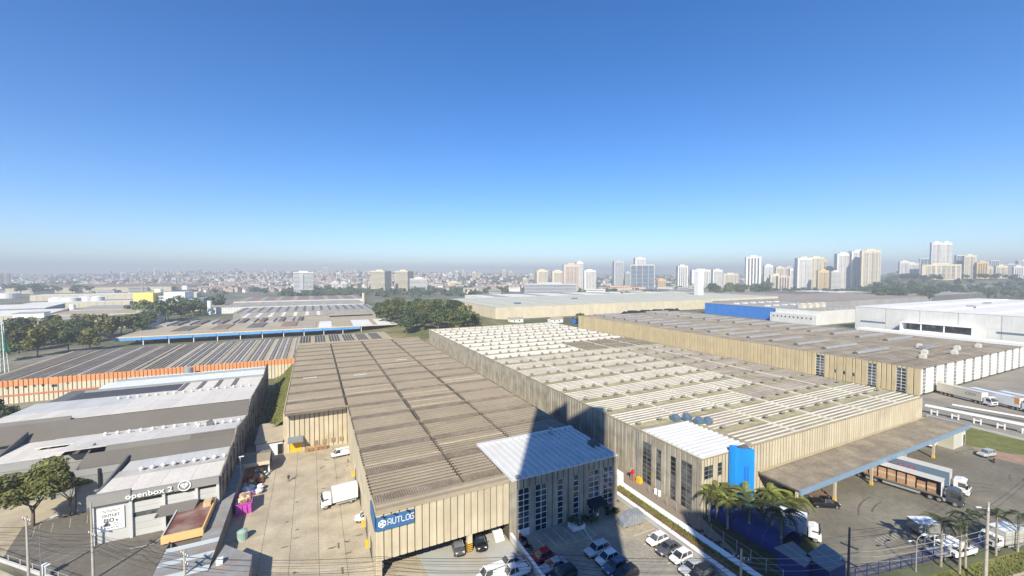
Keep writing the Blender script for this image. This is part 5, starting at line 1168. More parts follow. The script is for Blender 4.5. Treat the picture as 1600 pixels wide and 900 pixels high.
# palms
def frond_mesh(L, seed, m=LEAFP, droop=.9, leaflets=13, wd=.62):
    r = random.Random(seed); b = MB(); pts = []
    for i in range(9):
        u = i / 8; pts.append(Vector((L * (u - .12 * u * u), 0, L * (.55 * u - droop * u * u))))
    for a, c in zip(pts, pts[1:]): b.tube(a, c, .035, .025, 3)
    for i in range(leaflets):
        u = .16 + .84 * i / (leaflets - 1); k = min(7, int(u * 8)); p = pts[k].lerp(pts[k + 1], u * 8 - k); ln = wd * (1.1 - abs(u - .45)) * r.uniform(.85, 1.15)
        for s in (-1, 1):
            q = p + Vector((ln * .45, s * ln, -ln * .42)); w_ = Vector((.11, 0, .02))
            b.add([p - w_, p + w_, q + w_ * .3, q - w_ * .3], [(0, 1, 2, 3)])
    me = bpy.data.meshes.new('frond'); me.from_pydata(b.v, [], b.f); me.materials.append(m); me.update(); return me
FR = [frond_mesh(3.0, 1), frond_mesh(2.6, 2, droop=1.15), frond_mesh(3.2, 3, droop=.7), frond_mesh(2.9, 4, mat('leaf_palm_dark', (.045, .06, .02), .7, .3, .6, rnd=.2), 1.0)]
def palm(lab, p, h, n=15, s=1.0, lean=(0, 0), dark=False, seed=0, grp=None, rad=.17):
    r = random.Random(seed); t = thing('palm_tree', lab, 'palm tree', p, 0, grp)
    b = MB(); pts = [Vector((lean[0] * (k / 5) ** 2, lean[1] * (k / 5) ** 2, h * k / 5 - (.2 if k == 0 else 0))) for k in range(6)]
    for k in range(5): b.tube(pts[k], pts[k + 1], rad * (1.25 - .1 * k), rad * (1.15 - .1 * k), 7)
    b.obj('trunk', PBARK, t)
    for i in range(n):
        o = link('frond', FR[3] if dark else FR[r.randrange(3)], t, pts[-1], 2 * math.pi * i / n + r.uniform(-.2, .2)); o.rotation_euler[1] = r.uniform(-.75, .55); o.scale = (s,) * 3
    return t
for i, (x, y, h, s, dk, ln, lab) in enumerate((
        (64.3, 50.2, 5.6, 1.0, 0, (0, 0), 'pale trunked palm nearest the warehouse corner'), (66.0, 50.0, 5.4, 1.0, 0, (.3, 0), 'second palm from the warehouse corner in a close pair'),
        (67.9, 49.0, 5.2, 1.0, 0, (.2, 0), 'palm right below the blue tower'), (66.9, 44.4, 5.6, 1.1, 1, (0, 0), 'slim palm standing on the grass before the blue tarpaulin'),
        (68.6, 41.6, 6.0, 1.1, 1, (.2, 0), 'dark shaded palm in front of the blue tarpaulin'), (67.3, 39.3, 6.6, 1.25, 1, (0, 0), 'tall dark palm above the guardhouse roofs'),
        (78.5, 46.5, 3.2, 1.25, 0, (0, 0), 'low bushy bright palm at the canopy corner'), (79.6, 44.4, 3.6, 1.3, 0, (.2, 0), 'wide yellow green palm beside the parked truck'), (76.5, 46.9, 4.0, 1.1, 0, (0, 0), 'palm behind the bright palm at the canopy corner'), (69.6, 47.3, 5.4, 1.05, 0, (.3, 0), 'palm between the blue tower and the tunnel'), (77.4, 44.8, 3.0, 1.15, 0, (-.2, 0), 'short full palm left of the printed lorry'), (65.2, 47.2, 5.0, 1.0, 0, (0, .2), 'palm in front of the two pale trunks'))):
    palm(lab, (x, y, 0), h, 15, s * .88, ln, dk, i, 'palms by the warehouse entrance')
for i, (px, py, h, lab) in enumerate(((1499, 897, 7.6, 'slim palm behind the fence beside the white frame truck'), (1508, 888, 8.2, 'taller palm just left of the big street pole'), (1556, 868, 6.2, 'palm between the street pole and the box truck'), (1590, 862, 6.0, 'palm near the right edge behind the fence'), (1470, 885, 6.6, 'small palm left of the fence lamp'))):
    palm(lab, gp(px, py), h, 9, .8, (.2, .1), True, 40 + i, 'palms along the front fence', .14)
# planter and hedges by the office entrance
t = thing('planter', 'curved white planter with dark bushes by the office entrance', 'planter', (41.8, 59.3, 0))
MB().box(-1.5, 1.0, -.9, .9, 0, .75).obj('tub', SIGNW, t); link('shrub', crown_mesh('shrub', 51, 1.4, 1.0, 260, .22, LEAF2, 4), t, (-.3, 0, 1.3))
for i, (x, y, lab) in enumerate(((44.0, 59.7, 'dark shrub under the office window'), (44.9, 58.9, 'pale leaved shrub beside the entrance planter'), (48.9, 59.6, 'low shrub right of the entrance awning'), (50.2, 59.2, 'flowering pot plant by the right entrance window'))):
    o = link('shrub', crown_mesh('shrub', 60 + i, 1.1, .9, 160, .22, [LEAF2, LEAF3][i % 2], 4), None, (x, y, .8)); tag(o, lab, 'shrub')
for i in range(7):
    p = (59.3 + .4 * (i % 2), 40 + 1.7 * i, .3); o = link('shrub', crown_mesh('shrub', 70, .9, .8, 150, .22, LEAF2, 4) if i == 0 else hs, None, p, i); hs = o.data if i == 0 else hs
    tag(o, 'dark low shrub in the shaded planting strip by the white walkway', 'shrub', 'shrubs in the shaded strip')
for i in range(4):
    o = link('shrub', hs, None, (-9.8 + .6 * i, 128 + 2.4 * i, 4.2), i); o.scale = (1.3, 1.3, 1.5); tag(o, 'small green shrub on the sunlit grass bank beside the brown roof', 'shrub', 'shrubs on the grass bank')
tree('dark conifer like bush at the left edge behind the sheds', gp(2, 668), crown_mesh('crown', 81, 4, 4, 800, .5, LEAF2, 6), MEDT, 1.0, 5)
gb = MB(); gr = random.Random(2)                               # tufts on the banks
for k in range(5200):
    q = gr.random()
    if q < .5: x, y, z = gr.uniform(-14.4, -7.4), gr.uniform(125, 201), None; z = .3 + 5.6 * smooth(0, 1, (x + 14.6) / 7.5) + .2
    elif q < .8: x, y, z = gr.uniform(54.9, 57.1), gr.uniform(30, 66), .86
    else: x, y, z = gr.uniform(66, 107), 0, .04; y = 29.4 - (x - 66) * .19 - gr.uniform(.2, 3.2)
    a = gr.uniform(0, 3.14); h = gr.uniform(.12, .4); dx, dy = math.cos(a) * .16, math.sin(a) * .16
    gb.add([(x - dx, y - dy, z), (x + dx, y + dy, z), (x + dx * .2 + gr.uniform(-.1, .1), y + dy * .2, z + h)], [(0, 1, 2)])
me = bpy.data.meshes.new('grass'); me.from_pydata(gb.v, [], gb.f); me.materials.append(GRASS); tag(link('grass', me), kind='stuff')
# ---------------------------------------------------------------- vehicles (+x is forward)
def wheel(root, x, y, r=.33, w=.22, name='wheel'):
    b = MB(); n = 14; s = 1 if y > 0 else -1
    o = link(name, None, root, (x, y, r))
    def disc(r0, w0, w1):
        q = MB(); an = [2 * math.pi * i / n for i in range(n)]
        q.add([(r0 * math.cos(a), w0, r0 * math.sin(a)) for a in an] + [(r0 * math.cos(a), w1, r0 * math.sin(a)) for a in an], [(i, (i + 1) % n, n + (i + 1) % n, n + i) for i in range(n)] + [tuple(range(n - 1, -1, -1)), tuple(range(n, 2 * n))]); return q
    disc(r, -w / 2, w / 2).obj('tyre', RUBBER, o); disc(r * .62, s * (w / 2 - .02), s * (w / 2 + .015)).obj('rim', RIM, o)
    return o
def loft(st, zb=.24):
    "hull from stations (x, half width, shoulder height, deck height)"
    b = MB(); ring = []
    for x, w, zs, zt in st:
        pts = [(x, -w * .93, zb), (x, -w, zb + .22), (x, -w * 1.0, zs - .12), (x, -w * .93, zs), (x, -w * .62, zt), (x, w * .62, zt), (x, w * .93, zs), (x, w * 1.0, zs - .12), (x, w, zb + .22), (x, w * .93, zb)]
        ring.append(pts)
    n = 10
    for p in ring: b.v += p
    for k in range(len(ring) - 1):
        for i in range(n): b.f.append((k * n + i, k * n + (i + 1) % n, (k + 1) * n + (i + 1) % n, (k + 1) * n + i)); b.m.append(0)
    b.f.append(tuple(range(n))); b.f.append(tuple(range(len(ring) * n - 1, (len(ring) - 1) * n - 1, -1))); b.m += [0, 0]
    return b
PAINTS = {k: paint('car_' + k, c) for k, c in dict(white=(.78, .78, .77), silver=(.42, .43, .44), grey=(.085, .085, .09), black=(.014, .014, .016), red=(.33, .012, .02), blue_grey=(.10, .13, .19), pale_silver=(.52, .53, .53)).items()}
def car_proto(kind):
    L, w, h = dict(hatch=(3.95, .86, 1.50), sedan=(4.45, .87, 1.46), suv=(4.3, .90, 1.66), pickup=(5.1, .92, 1.72), van=(4.3, .86, 1.82))[kind]
    t = thing('parked_car', 'car', 'car'); a = L / 2
    zs = .86 if kind in ('hatch', 'sedan') else .98; zh = zs + .06
    st = [(-a, w * .80, zs - .14, zs - .06), (-a + .16, w * .95, zs, zh), (-a + .7, w, zs + .02, zh), (0, w, zs, zh), (a - 1.1, w, zs - .03, zh - .02), (a - .45, w * .96, zs - .10, zh - .12), (a - .1, w * .84, zs - .22, zs - .20), (a, w * .70, zs - .30, zs - .27)]
    o = loft(st).obj('body', PAINTS['white']); md = o.modifiers.new('round', 'SUBSURF'); md.levels = 2; md.subdivision_type = 'CATMULL_CLARK'
    me = bpy.data.meshes.new_from_object(o.evaluated_get(bpy.context.evaluated_depsgraph_get())); bpy.data.objects.remove(o); me.name = 'body'
    sx = L / (max(v.co.x for v in me.vertices) - min(v.co.x for v in me.vertices)); sy = 1.06
    for v in me.vertices: v.co.x *= sx; v.co.y *= sy; v.co.z = .24 + (v.co.z - .24) * 1.06
    me.polygons.foreach_set('use_smooth', [True] * len(me.polygons)); link('body', me, t)
    x0, x1, x2, x3 = dict(hatch=(-a + .12, -a + .62, .25, 1.05), sedan=(-a + .62, -a + 1.25, .20, 1.0), suv=(-a + .10, -a + .45, .35, 1.05), pickup=(-.55, -.35, .75, 1.45), van=(-a + .06, -a + .14, .95, 1.55))[kind]
    g = MB(); wb, wt = w * .90, w * .72; zb, zt = zh - .02, h
    pts = [(x0, -wb, zb), (x3, -wb, zb), (x3, wb, zb), (x0, wb, zb), (x1, -wt, zt), (x2, -wt, zt), (x2, wt, zt), (x1, wt, zt)]
    g.add(pts, [(0, 1, 5, 4), (1, 2, 6, 5), (2, 3, 7, 6), (3, 0, 4, 7)]); g.obj('window', GLASS, t)
    rf = MB(); rf.add([(x1 - .06, -wt - .03, zt - .03), (x2 + .08, -wt - .03, zt - .03), (x2 + .08, wt + .03, zt - .03), (x1 - .06, wt + .03, zt - .03), (x1 + .1, -wt * .8, zt + .05), (x2 - .1, -wt * .8, zt + .05), (x2 - .1, wt * .8, zt + .05), (x1 + .1, wt * .8, zt + .05)],
                      [(0, 1, 5, 4), (1, 2, 6, 5), (2, 3, 7, 6), (3, 0, 4, 7), (4, 5, 6, 7)])
    for s in (-1, 1):                                       # pillars
        rf.tube((x3 - .02, s * wb, zb), (x2 + .04, s * wt, zt), .045, n=4); rf.tube((x0 + .02, s * wb, zb), (x1, s * wt, zt), .06, n=4)
        xm = (x1 + x2) / 2 - .05; rf.tube((xm, s * (wb + .01), zb), (xm, s * (wt + .02), zt), .05, n=4)
    rf.obj('roof', PAINTS['white'], t)
    if kind == 'van': MB().box(-a + .3, .1, -w * .90, -w * .84, zh, h - .12).box(-a + .3, .1, w * .84, w * .90, zh, h - .12).obj('side_panel', PAINTS['white'], t)
    if kind == 'pickup':
        MB().box(-a + .12, -.62, -w * .74, w * .74, zh + .005, zh + .03).obj('bed_liner', BLACKP, t)
        MB().box(-a + .05, -.6, -w * .96, -w * .78, zh - .1, zh + .12).box(-a + .05, -.6, w * .78, w * .96, zh - .1, zh + .12).box(-a, -a + .1, -w * .9, w * .9, zh - .2, zh + .12).obj('bed_side', PAINTS['white'], t)
    for s in (-1, 1):
        wheel(t, a - .82, s * (w - .10)); wheel(t, -a + .78, s * (w - .10))
        MB().obox((a - .2, s * w * .60, zs - .22), .3, .36, .15, s * -.35).obj('headlight', LAMPG, t)
        MB().obox((-a + .06, s * w * .72, zs - .16), .12, .26, .2, 0).obj('tail_light', LAMPR, t)
        MB().obox((x3 - .15, s * (w + .08), zh + .08), .14, .2, .13).obj('mirror', PAINTS['white'], t)
    MB().box(a - .12, a + .03, -w * .62, w * .62, .24, .46).obj('front_bumper', BLACKP, t); MB().box(-a - .03, -a + .1, -w * .7, w * .7, .26, .48).obj('rear_bumper', BLACKP, t)
    MB().box(-a + .3, a - .3, -w + .02, w - .02, .14, .26).obj('underbody', BLACKP, t)
    return t
PROTO = {k: car_proto(k) for k in ('hatch', 'sedan', 'suv', 'pickup', 'van')}; FIRST = set()
def car(kind, col, lab, loc, heading, group=None, cat='car', s=1.0):
    "first use moves the prototype itself, later ones copy it with all its parts"
    if kind not in FIRST: t = PROTO[kind]; FIRST.add(kind)
    else: t = copy_tree(PROTO[kind])
    t.location = (loc[0], loc[1], loc[2] if len(loc) > 2 else 0.02); t.rotation_euler = (0, 0, heading); t['label'] = lab; t['category'] = cat
    t.name = {'pickup': 'pickup_truck', 'van': 'delivery_van'}.get(kind, 'parked_car')
    if group: t['group'] = group
    elif 'group' in t: del t['group']
    for ch in t.children:
        if ch.name.split('.')[0] in ('body', 'roof', 'mirror', 'bed_side', 'side_panel') and ch.type == 'MESH':
            ch.material_slots[0].link = 'OBJECT'; ch.material_slots[0].material = PAINTS[col]
    return t
W_, PG = math.pi, 'cars parked in the office car park'
for px, py, k, c, lab in ((1024, 842, 'hatch', 'white', 'white hatchback first in the row along the retaining wall'), (1041, 856, 'sedan', 'grey', 'dark grey saloon between two white hatchbacks'), (1061, 869, 'hatch', 'white', 'second white hatchback of the row along the retaining wall'), (1078, 886, 'sedan', 'silver', 'silver saloon at the near end of the wall row'), (1093, 897, 'suv', 'black', 'black car last of the wall row at the bottom edge')):
    p = gp(px, py, .75); car(k, c, lab, (p.x + .4, p.y, .02), W_ + .04, PG)
for px, py, k, c, lab in ((933, 857, 'suv', 'pale_silver', 'pale silver car heading the middle row of the car park'), (949, 870, 'hatch', 'white', 'white car second in the middle row of the car park'), (962, 884, 'suv', 'blue_grey', 'blue grey car third in the middle row of the car park'), (977, 897, 'suv', 'black', 'black car at the bottom end of the middle row'), (846, 868, 'hatch', 'red', 'red hatchback in the shade by the divider wall'), (865, 882, 'sedan', 'silver', 'silver saloon beside the red hatchback'), (880, 897, 'suv', 'black', 'black car below the silver saloon')):
    p = gp(px, py, .75); car(k, c, lab, (p.x, p.y, .02), W_ + .05, PG)
for px, py, k, c, lab in ((795, 877, 'sedan', 'silver', 'silver car just left of the divider wall'), (768, 896, 'van', 'white', 'white van at the bottom edge left of the pickup')):
    p = gp(px, py, .75); car(k, c, lab, (p.x, p.y, .02), W_ + .03)
p = gp(803, 892, .8); car('pickup', 'white', 'white pickup with open dark load bed near the divider wall', (p.x, p.y, .02), W_ + .03, cat='pickup')
for px, py, k, c, lab in ((718, 858, 'suv', 'grey', 'dark grey suv nosing out of the carport left of the pillar'), (752, 851, 'suv', 'black', 'black suv nosing out of the carport right of the pillar')):
    p = gp(px, py, .6); car(k, c, lab, (p.x, p.y + .9, .02), -W_ / 2 - .12, 'cars under the carport')
p = gp(532, 708, .7); car('van', 'white', 'small white van with rear hatch open by the panelled wall', (p.x, p.y, .05), W_ + .10, cat='van')
p = gp(572, 806, .7); car('hatch', 'white', 'white car half hidden behind the warehouse wall', (p.x, p.y, .05), W_ - .15)
p = gp(1541, 709, .6); car('suv', 'silver', 'silver car parked alone on the truck court', (p.x, p.y, .02), W_ - .2)
p = gp(1288, 786, .6); car('pickup', 'black', 'black pickup with white bonnet panel under the canopy end', (p.x, p.y, .02), -.55, cat='pickup')
p = gp(1255, 779, .5); car('hatch', 'black', 'dark car behind the bright palm at the canopy end', (p.x, p.y, .02), -.55)
p = gp(1455, 694, .5); car('hatch', 'white', 'white car standing far back under the canopy', (p.x, p.y, .02), .2)
p = gp(1497, 862, .7); car('pickup', 'white', 'white pickup standing by the front fence', (p.x + .8, p.y, .02), W_ - .2, cat='pickup')
# trucks
TWHITE = paint('truck_white', (.78, .78, .76)); TBLUEG = paint('trailer_blue_grey', (.14, .20, .27)); TCREAM = paint('trailer_cream', (.62, .57, .46)); TGREEN = paint('truck_green', (.02, .13, .07)); TDARK = paint('truck_charcoal', (.07, .075, .08)); TORANGE = paint('trailer_orange', (.75, .30, .03))
def cab(t, x, col, h=2.9, w=1.22, L=2.0, col2=None):
    b = MB(); zb = .75
    pr = [(x, zb), (x, h), (x + L * .45, h + .25), (x + L * .75, h), (x + L * .96, 1.75), (x + L, 1.5), (x + L, .45), (x + L * .75, .45), (x + L * .7, zb)]
    b.extr(pr, 'y', 0, 1)                                   # profile in (x, z), pulled along y
    b.v = [(u, -w + 2 * w * y, z) for (u, y, z) in b.v]; o = b.obj('cab', col, t)
    MB().add([(x + L * .765, -w * .88, h - .06), (x + L * .765, w * .88, h - .06), (x + L * .965, w * .92, 1.82), (x + L * .965, -w * .92, 1.82)], [(0, 1, 2, 3)]).obj('windscreen', GLASS, t, (.025, 0, .02))
    for s in (-1, 1):
        MB().box(x + L * .28, x + L * .74, s * w - .01, s * w + .012, 1.75, h - .35).obj('side_window', GLASS, t); MB().box(x + L * .8, x + L * .9, s * (w + .12) - .06, s * (w + .12) + .06, 1.7, 2.4).obj('mirror', BLACKP, t)
        MB().box(x + L - .02, x + L + .03, s * w * .72 - .2, s * w * .72 + .2, .75, .98).obj('headlight', LAMPG, t)
        wheel(t, x + L * .55, s * (w - .16), .5, .3)
    MB().box(x + L - .01, x + L + .05, -w, w, .42, .72).box(x + L - .01, x + L + .03, -w * .6, w * .6, 1.0, 1.45).obj('grille', BLACKP, t)
    if col2: MB().box(x + .1, x + L * .4, -w * .8, w * .8, h + .22, h + .8).box(x + .15, x + L * .72, -w - .02, w + .02, .8, 1.1).obj('stripe', col2, t)
    return o
def box_truck(lab, p, rz, L=5.0, col=TWHITE, cabc=TWHITE, h=3.3, grp=None, cat='truck'):
    t = thing('box_truck', lab, cat, p, rz, grp)
    cab(t, .2 + L / 2 - 1, cabc, 2.35, 1.05, 1.8)
    x1 = L / 2 - 1; x0 = x1 - L
    MB().box(x0, x1, -1.15, 1.15, .95, h).obj('cargo_box', col, t); MB().box(x0 - .02, x1 + .02, -1.18, 1.18, h + .001, h + .07).obj('box_roof', TWHITE, t)
    MB().box(x0, x1 + 1.2, -.45, .45, .55, .92).obj('chassis', BLACKP, t)
    for k in range(int(L / 1.25)): MB().box(x0 + .6 + k * 1.25, x0 + .66 + k * 1.25, -1.17, -1.14, 1, h - .05).box(x0 + .6 + k * 1.25, x0 + .66 + k * 1.25, 1.14, 1.17, 1, h - .05).obj('box_rib', STEEL, t)
    MB().box(x0 + .3, x1 - .6, -1.16, -1.12, .55, .8).box(x0 + .3, x1 - .6, 1.12, 1.16, .55, .8).obj('side_guard', STEEL, t)
    for s in (-1, 1): wheel(t, x0 + 1.3, s * .92, .42, .4)
    return t
def semi(lab, p, rz, L=14.2, cabc=TWHITE, side=TCREAM, roof=None, grp=None, h=4.1, col2=None, open_side=False):
    t = thing('articulated_lorry', lab, 'lorry', p, rz, grp); x1 = L / 2 - 1.2; x0 = x1 - L
    cab(t, x1 + .55, cabc, 3.0, 1.2, 2.3, col2)
    if open_side:
        MB().box(x0, x1, -1.25, 1.25, 1.1, 1.3).obj('deck', DGREY2, t); MB().box(x0, x1, .9, 1.25, 1.3, h).obj('far_side', side, t)
        MB().box(x1 - .12, x1, -1.25, .89, 1.3, h).box(x0, x0 + .12, -1.25, .89, 1.3, h).obj('end_wall', TWHITE, t)
    else: MB().box(x0, x1, -1.25, 1.25, 1.15, h).obj('trailer_box', side, t); MB().box(x1 + .001, x1 + .05, -1.24, 1.24, 1.16, h - .02).obj('front_wall', TWHITE, t)
    MB().box(x0 - .03, x1 + .06, -1.3, 1.3, h + .001, h + .09).obj('trailer_roof', roof or TCREAM, t)
    MB().box(x0, x1 + 2, -.5, .5, .7, 1.08).obj('chassis', BLACKP, t)
    for s in (-1, 1):
        for k in range(3): wheel(t, x0 + 1.6 + k * 1.3, s * 1.0, .5, .42)
        for k in range(2): wheel(t, x1 - 1.6 + k * 1.25, s * 1.0, .5, .42)
        MB().box(x0 + 5.4, x1 - 3, s * 1.22 - .02, s * 1.22 + .02, .55, .95).obj('side_guard', STEEL, t)
        MB().cyl((x1 + .3, s * .95), .3, .55, 1.05, 10).obj('fuel_tank', STEEL, t)
    return t
def heading(f, r): d = Vector(f) - Vector(r); return math.atan2(d.y, d.x)
f, r = gp(1505, 797), gp(1340, 745); hd = heading(f, r); u = Vector((math.cos(hd), math.sin(hd), 0))
q = f - u * 8.8 + Vector((-u.y, u.x, 0)) * 1.25; q.z = .02
s1 = semi('open sided lorry loaded with wrapped brown pallets and dark cab', q, hd, 14.2, TDARK, TBLUEG, TCREAM, 'lorries under the dock canopy', open_side=True)
for i in range(9):                                          # loads carried by the lorry are things of their own
    x = -7.6 + i * 1.5; hgt = [2.2, 2.3, 2.35, 2.2, 2.4, 2.3, 2.3, 1.6, 1.9][i]
    o = MB().obox((0, 0, hgt / 2), 1.22, 1.5, hgt, 0).obox((0, 0, .07), 1.3, 1.6, .14, 0, 1).obox((0, 0, hgt * .55), 1.235, 1.515, .5, 0, 2).obj('pallet_load', [CARD, WOODP, mat('stretch_wrap', (.50, .40, .29), .3, .1, 2)], None, q + u * x + Vector((0, 0, 1.3)) + Vector((-u.y, u.x, 0)) * -.1, hd)
    tag(o, ['rearmost', 'second from rear', 'third from rear', 'fourth from rear', 'middle', 'fourth from front', 'third from front', 'low second from front', 'foremost'][i] + ' wrapped brown pallet load on the open lorry', 'pallet load', 'pallet loads on the open lorry')
q2 = gp(1511, 778) - u * 8.4 + Vector((-u.y, u.x, 0)) * 1.3; q2.z = .02
s2 = semi('blue grey sided lorry with white cab beside the open lorry', q2, hd, 14.2, TWHITE, TBLUEG, TCREAM, 'lorries under the dock canopy')
em = MB()
for cx_, rr, sx in ((-3.6, .55, 1), (-1.5, .42, 1.3), (.2, .42, 1.3)):
    for i in range(18):
        a, c = 2 * math.pi * i / 18, 2 * math.pi * (i + 1) / 18
        em.quad((cx_ + rr * sx * math.cos(a), -1.265, 3.0 + rr * math.sin(a)), (cx_ + rr * sx * math.cos(c), -1.265, 3.0 + rr * math.sin(c)), (cx_ + .7 * rr * sx * math.cos(c), -1.265, 3.0 + .7 * rr * math.sin(c)), (cx_ + .7 * rr * sx * math.cos(a), -1.265, 3.0 + .7 * rr * math.sin(a)))
em.obj('emblem', REDP, s2)
fl, fr_ = gp(1551, 637), gp(1470, 612); hf = heading(fl, gp(1476, 618)); uf = Vector((math.cos(hf), math.sin(hf), 0)); nf = Vector((-uf.y, uf.x, 0))
for i, (off, along, cc, sd, lab, c2) in enumerate(((1.2, -8.6, TWHITE, TCREAM, 'cream trailer lorry with two ring marks on the far court', None), (5.2, -1.4, TWHITE, TWHITE, 'white lorry with orange nose panel and green trimmed cab', TGREEN), (10, 3.5, TWHITE, TWHITE, 'white lorry third in the far court row', None), (15.5, 10, TDARK, TBLUEG, 'grey trailer lorry fourth in the far court row', None), (20, 16, TDARK, TBLUEG, 'dark grey trailer lorry nearest the right edge', None))):
    pz = fl + uf * along + nf * off; pz.z = .02; t = semi(lab, pz, hf, 13.5, cc, sd, TWHITE if i else TCREAM, 'lorries on the far court', col2=c2)
    if i == 0:
        em = MB()
        for cx_ in (1.6, 3.2):
            for k in range(16):
                a, c = 2 * math.pi * k / 16, 2 * math.pi * (k + 1) / 16
                em.quad(*[(cx_ + rr * 1.5 * math.cos(w), -1.262, 2.9 + rr * math.sin(w)) for rr, w in ((.5, a), (.5, c), (.34, c), (.34, a))])
        em.obj('emblem', GREYT, t)
    if i == 1: MB().box(4.3, 5.5, -1.27, -1.255, 2.2, 4.0).box(3.4, 5.52, -1.28, 1.28, 4.2, 4.23).obj('orange_panel', TORANGE, t)
f, r = gp(1271, 842), gp(1205, 822); hd = heading(f, r); pz = gp(1240, 834); pz.z = .02
bt = box_truck('white box lorry with dark printed side in the shade by the palms', pz + Vector((0, .3, 0)), hd, 6.2, paint('box_pale_blue', (.42, .48, .52)), TWHITE, 3.6)
em = MB()
for i in range(15): em.box(-2.6 + (i % 5) * .72, -2.0 + (i % 5) * .72 - .1 * (i % 3), -1.19, -1.155, 1.9 + .42 * (i // 5), 2.1 + .42 * (i // 5) + .06 * (i % 2))
em.obj('side_print', GREYT, bt)
pz = gp(541, 790); box_truck('white box lorry backed up against the warehouse dock', (4.1, pz.y + 1.3, .05), W_ + .06, 4.6, TWHITE, TWHITE, 3.2)
pz = gp(1565, 853); pz.z = .02; t = box_truck('white container lorry parked behind the fence at the right edge', pz, W_ - .25, 4.6, paint('container_beige', (.50, .49, .44)), TWHITE, 3.1)
pz = gp(1452, 836); pz.z = .02; t = box_truck('flat roofed grey lorry behind the white frame truck', pz, -.5, 3.6, mat('lorry_grey', (.24, .235, .22), .7, .1, .8), TDARK, 2.5)
pz = gp(1488, 868); pz.z = .02; t = thing('frame_truck', 'white open frame flatbed truck by the fence', 'truck', pz + Vector((-1.5, .6, 0)), -.25)
cab(t, 2.0, TWHITE, 2.2, 1.0, 1.7); fm = MB()
for x in (-2.2, -.2, 1.8):
    for s in (-1, 1): fm.box(x - .05, x + .05, s * 1.05 - .05, s * 1.05 + .05, .9, 2.6)
for s in (-1, 1): fm.box(-2.25, 1.85, s * 1.05 - .05, s * 1.05 + .05, 2.6, 2.7)
for x in (-2.2, 1.8): fm.box(x - .05, x + .05, -1, 1, 2.61, 2.69)
fm.obj('frame', TWHITE, t); MB().box(-2.3, 1.9, -1.1, 1.1, .75, .9).obj('bed', STEEL, t); MB().box(-.2, 1.7, -1.0, 1.0, 2.0, 2.05).obj('cover', SIGNW, t)
for s in (-1, 1): wheel(t, -1.4, s * .9, .4, .35)
# plastic-wrapped vehicle in the lot
pz = gp(985, 813, .6); t = thing('wrapped_vehicle', 'vehicle under translucent grey sheeting in the car park corner', 'van', (pz.x, pz.y, .02), W_ - .1)
WRAP = mat('clear_sheeting', (.24, .26, .28), .25, .15, 1.2, spec=.6)
MB().extr([(-2.2, .2), (-2.2, 1.9), (-.1, 2.1), (.9, 1.9), (1.3, 1.3), (2.1, 1.0), (2.2, .2)], 'y', -.95, .95).obj('sheeting', WRAP, t)
for k in range(5): MB().box(-2.0 + .5 * k, -1.96 + .5 * k, -1.0, 1.0, .2, 2.13).obj('strap', STEEL, t)
MB().box(.3, 1.1, -.8, .8, 1.5, 1.62).obj('window', GLASS, t)
for s in (-1, 1): wheel(t, 1.3, s * .8); wheel(t, -1.4, s * .8)
# motorcycles
def moto(lab, p, rz, col):
    t = thing('motorcycle', lab, 'motorcycle', p, rz, 'motorcycles by the divider wall'); wheel(t, .65, .001, .31, .12); wheel(t, -.65, .001, .31, .14)
    MB().obox((0, 0, .55), .75, .24, .32).obox((.1, 0, .82), .5, .26, .22).obj('body', col, t); MB().obox((-.42, 0, .84), .7, .26, .1).obj('seat', BLACKP, t)
    MB().tube((.65, 0, .31), (.42, 0, 1.0), .04).tube((.42, -.36, 1.05), (.42, .36, 1.05), .025).obj('handlebar', STEEL, t)
for i, (px, py, c, lab) in enumerate(((813, 843, REDP, 'red motorcycle nearest the white doorstep'), (818, 847, BLACKP, 'black motorcycle second in the row'), (824, 859, BLACKP, 'black motorcycle standing apart behind the red car'))):
    moto(lab, gp(px, py), W_ / 2 + .4 * i, c)
pz = gp(1553, 722); moto('red motorcycle on the truck court near the silver car', pz, .3, REDP)
# ---------------------------------------------------------------- yard things
sk = thing('skip', 'magenta waste skip filled with broken cardboard', 'skip', (-12.3, 91.6, .04), R(4))
b = MB(); b.add([(-1.15, -1.9, 0), (1.15, -1.9, 0), (1.15, 1.9, 0), (-1.15, 1.9, 0), (-1.3, -2.2, 2.2), (1.3, -2.2, 2.2), (1.3, 2.2, 2.2), (-1.3, 2.2, 2.2)], [(0, 3, 2, 1), (0, 1, 5, 4), (1, 2, 6, 5), (2, 3, 7, 6), (3, 0, 4, 7)]); b.obj('hull', PINK, sk)
for x in (-1.1, -.35, .4, 1.1): MB().box(x - .06, x + .06, -2.28, -2.2, .3, 2.2).obj('rib', PINK, sk)
MB().box(-1.36, 1.36, -2.3, -2.18, 2.1, 2.25).box(-1.36, 1.36, 2.18, 2.3, 2.1, 2.25).box(-1.38, -1.28, -2.17, 2.17, 2.1, 2.25).box(1.28, 1.38, -2.17, 2.17, 2.1, 2.25).obj('rim', PINK, sk)
def heap(name, lab, cat, c, rx, ry, h, n, mats, seed, size=(.3, .8)):
    r = random.Random(seed); b = MB()
    for i in range(n):
        a = r.uniform(0, 6.28); k = r.random() ** .6; x, y = rx * k * math.cos(a), ry * k * math.sin(a); z = h * (1 - k * k) * r.uniform(.5, 1) + .12
        s = r.uniform(*size); o = len(b.f); b.obox((x, y, z), s, s * r.uniform(.5, 1), s * r.uniform(.15, .7), r.uniform(0, 3), 0, r.uniform(-.5, .5)); b.m[o:] = [r.randrange(len(mats))] * 6
    return tag(b.obj(name, mats, None, c), lab, cat)
heap('cardboard_heap', 'brown cardboard and wood scraps piled in the magenta skip', 'cardboard', (-12.3, 91.9, 1.7), 1.1, 2.0, .9, 60, [CARD, WOODP, PALECREAM], 1, (.3, .9))
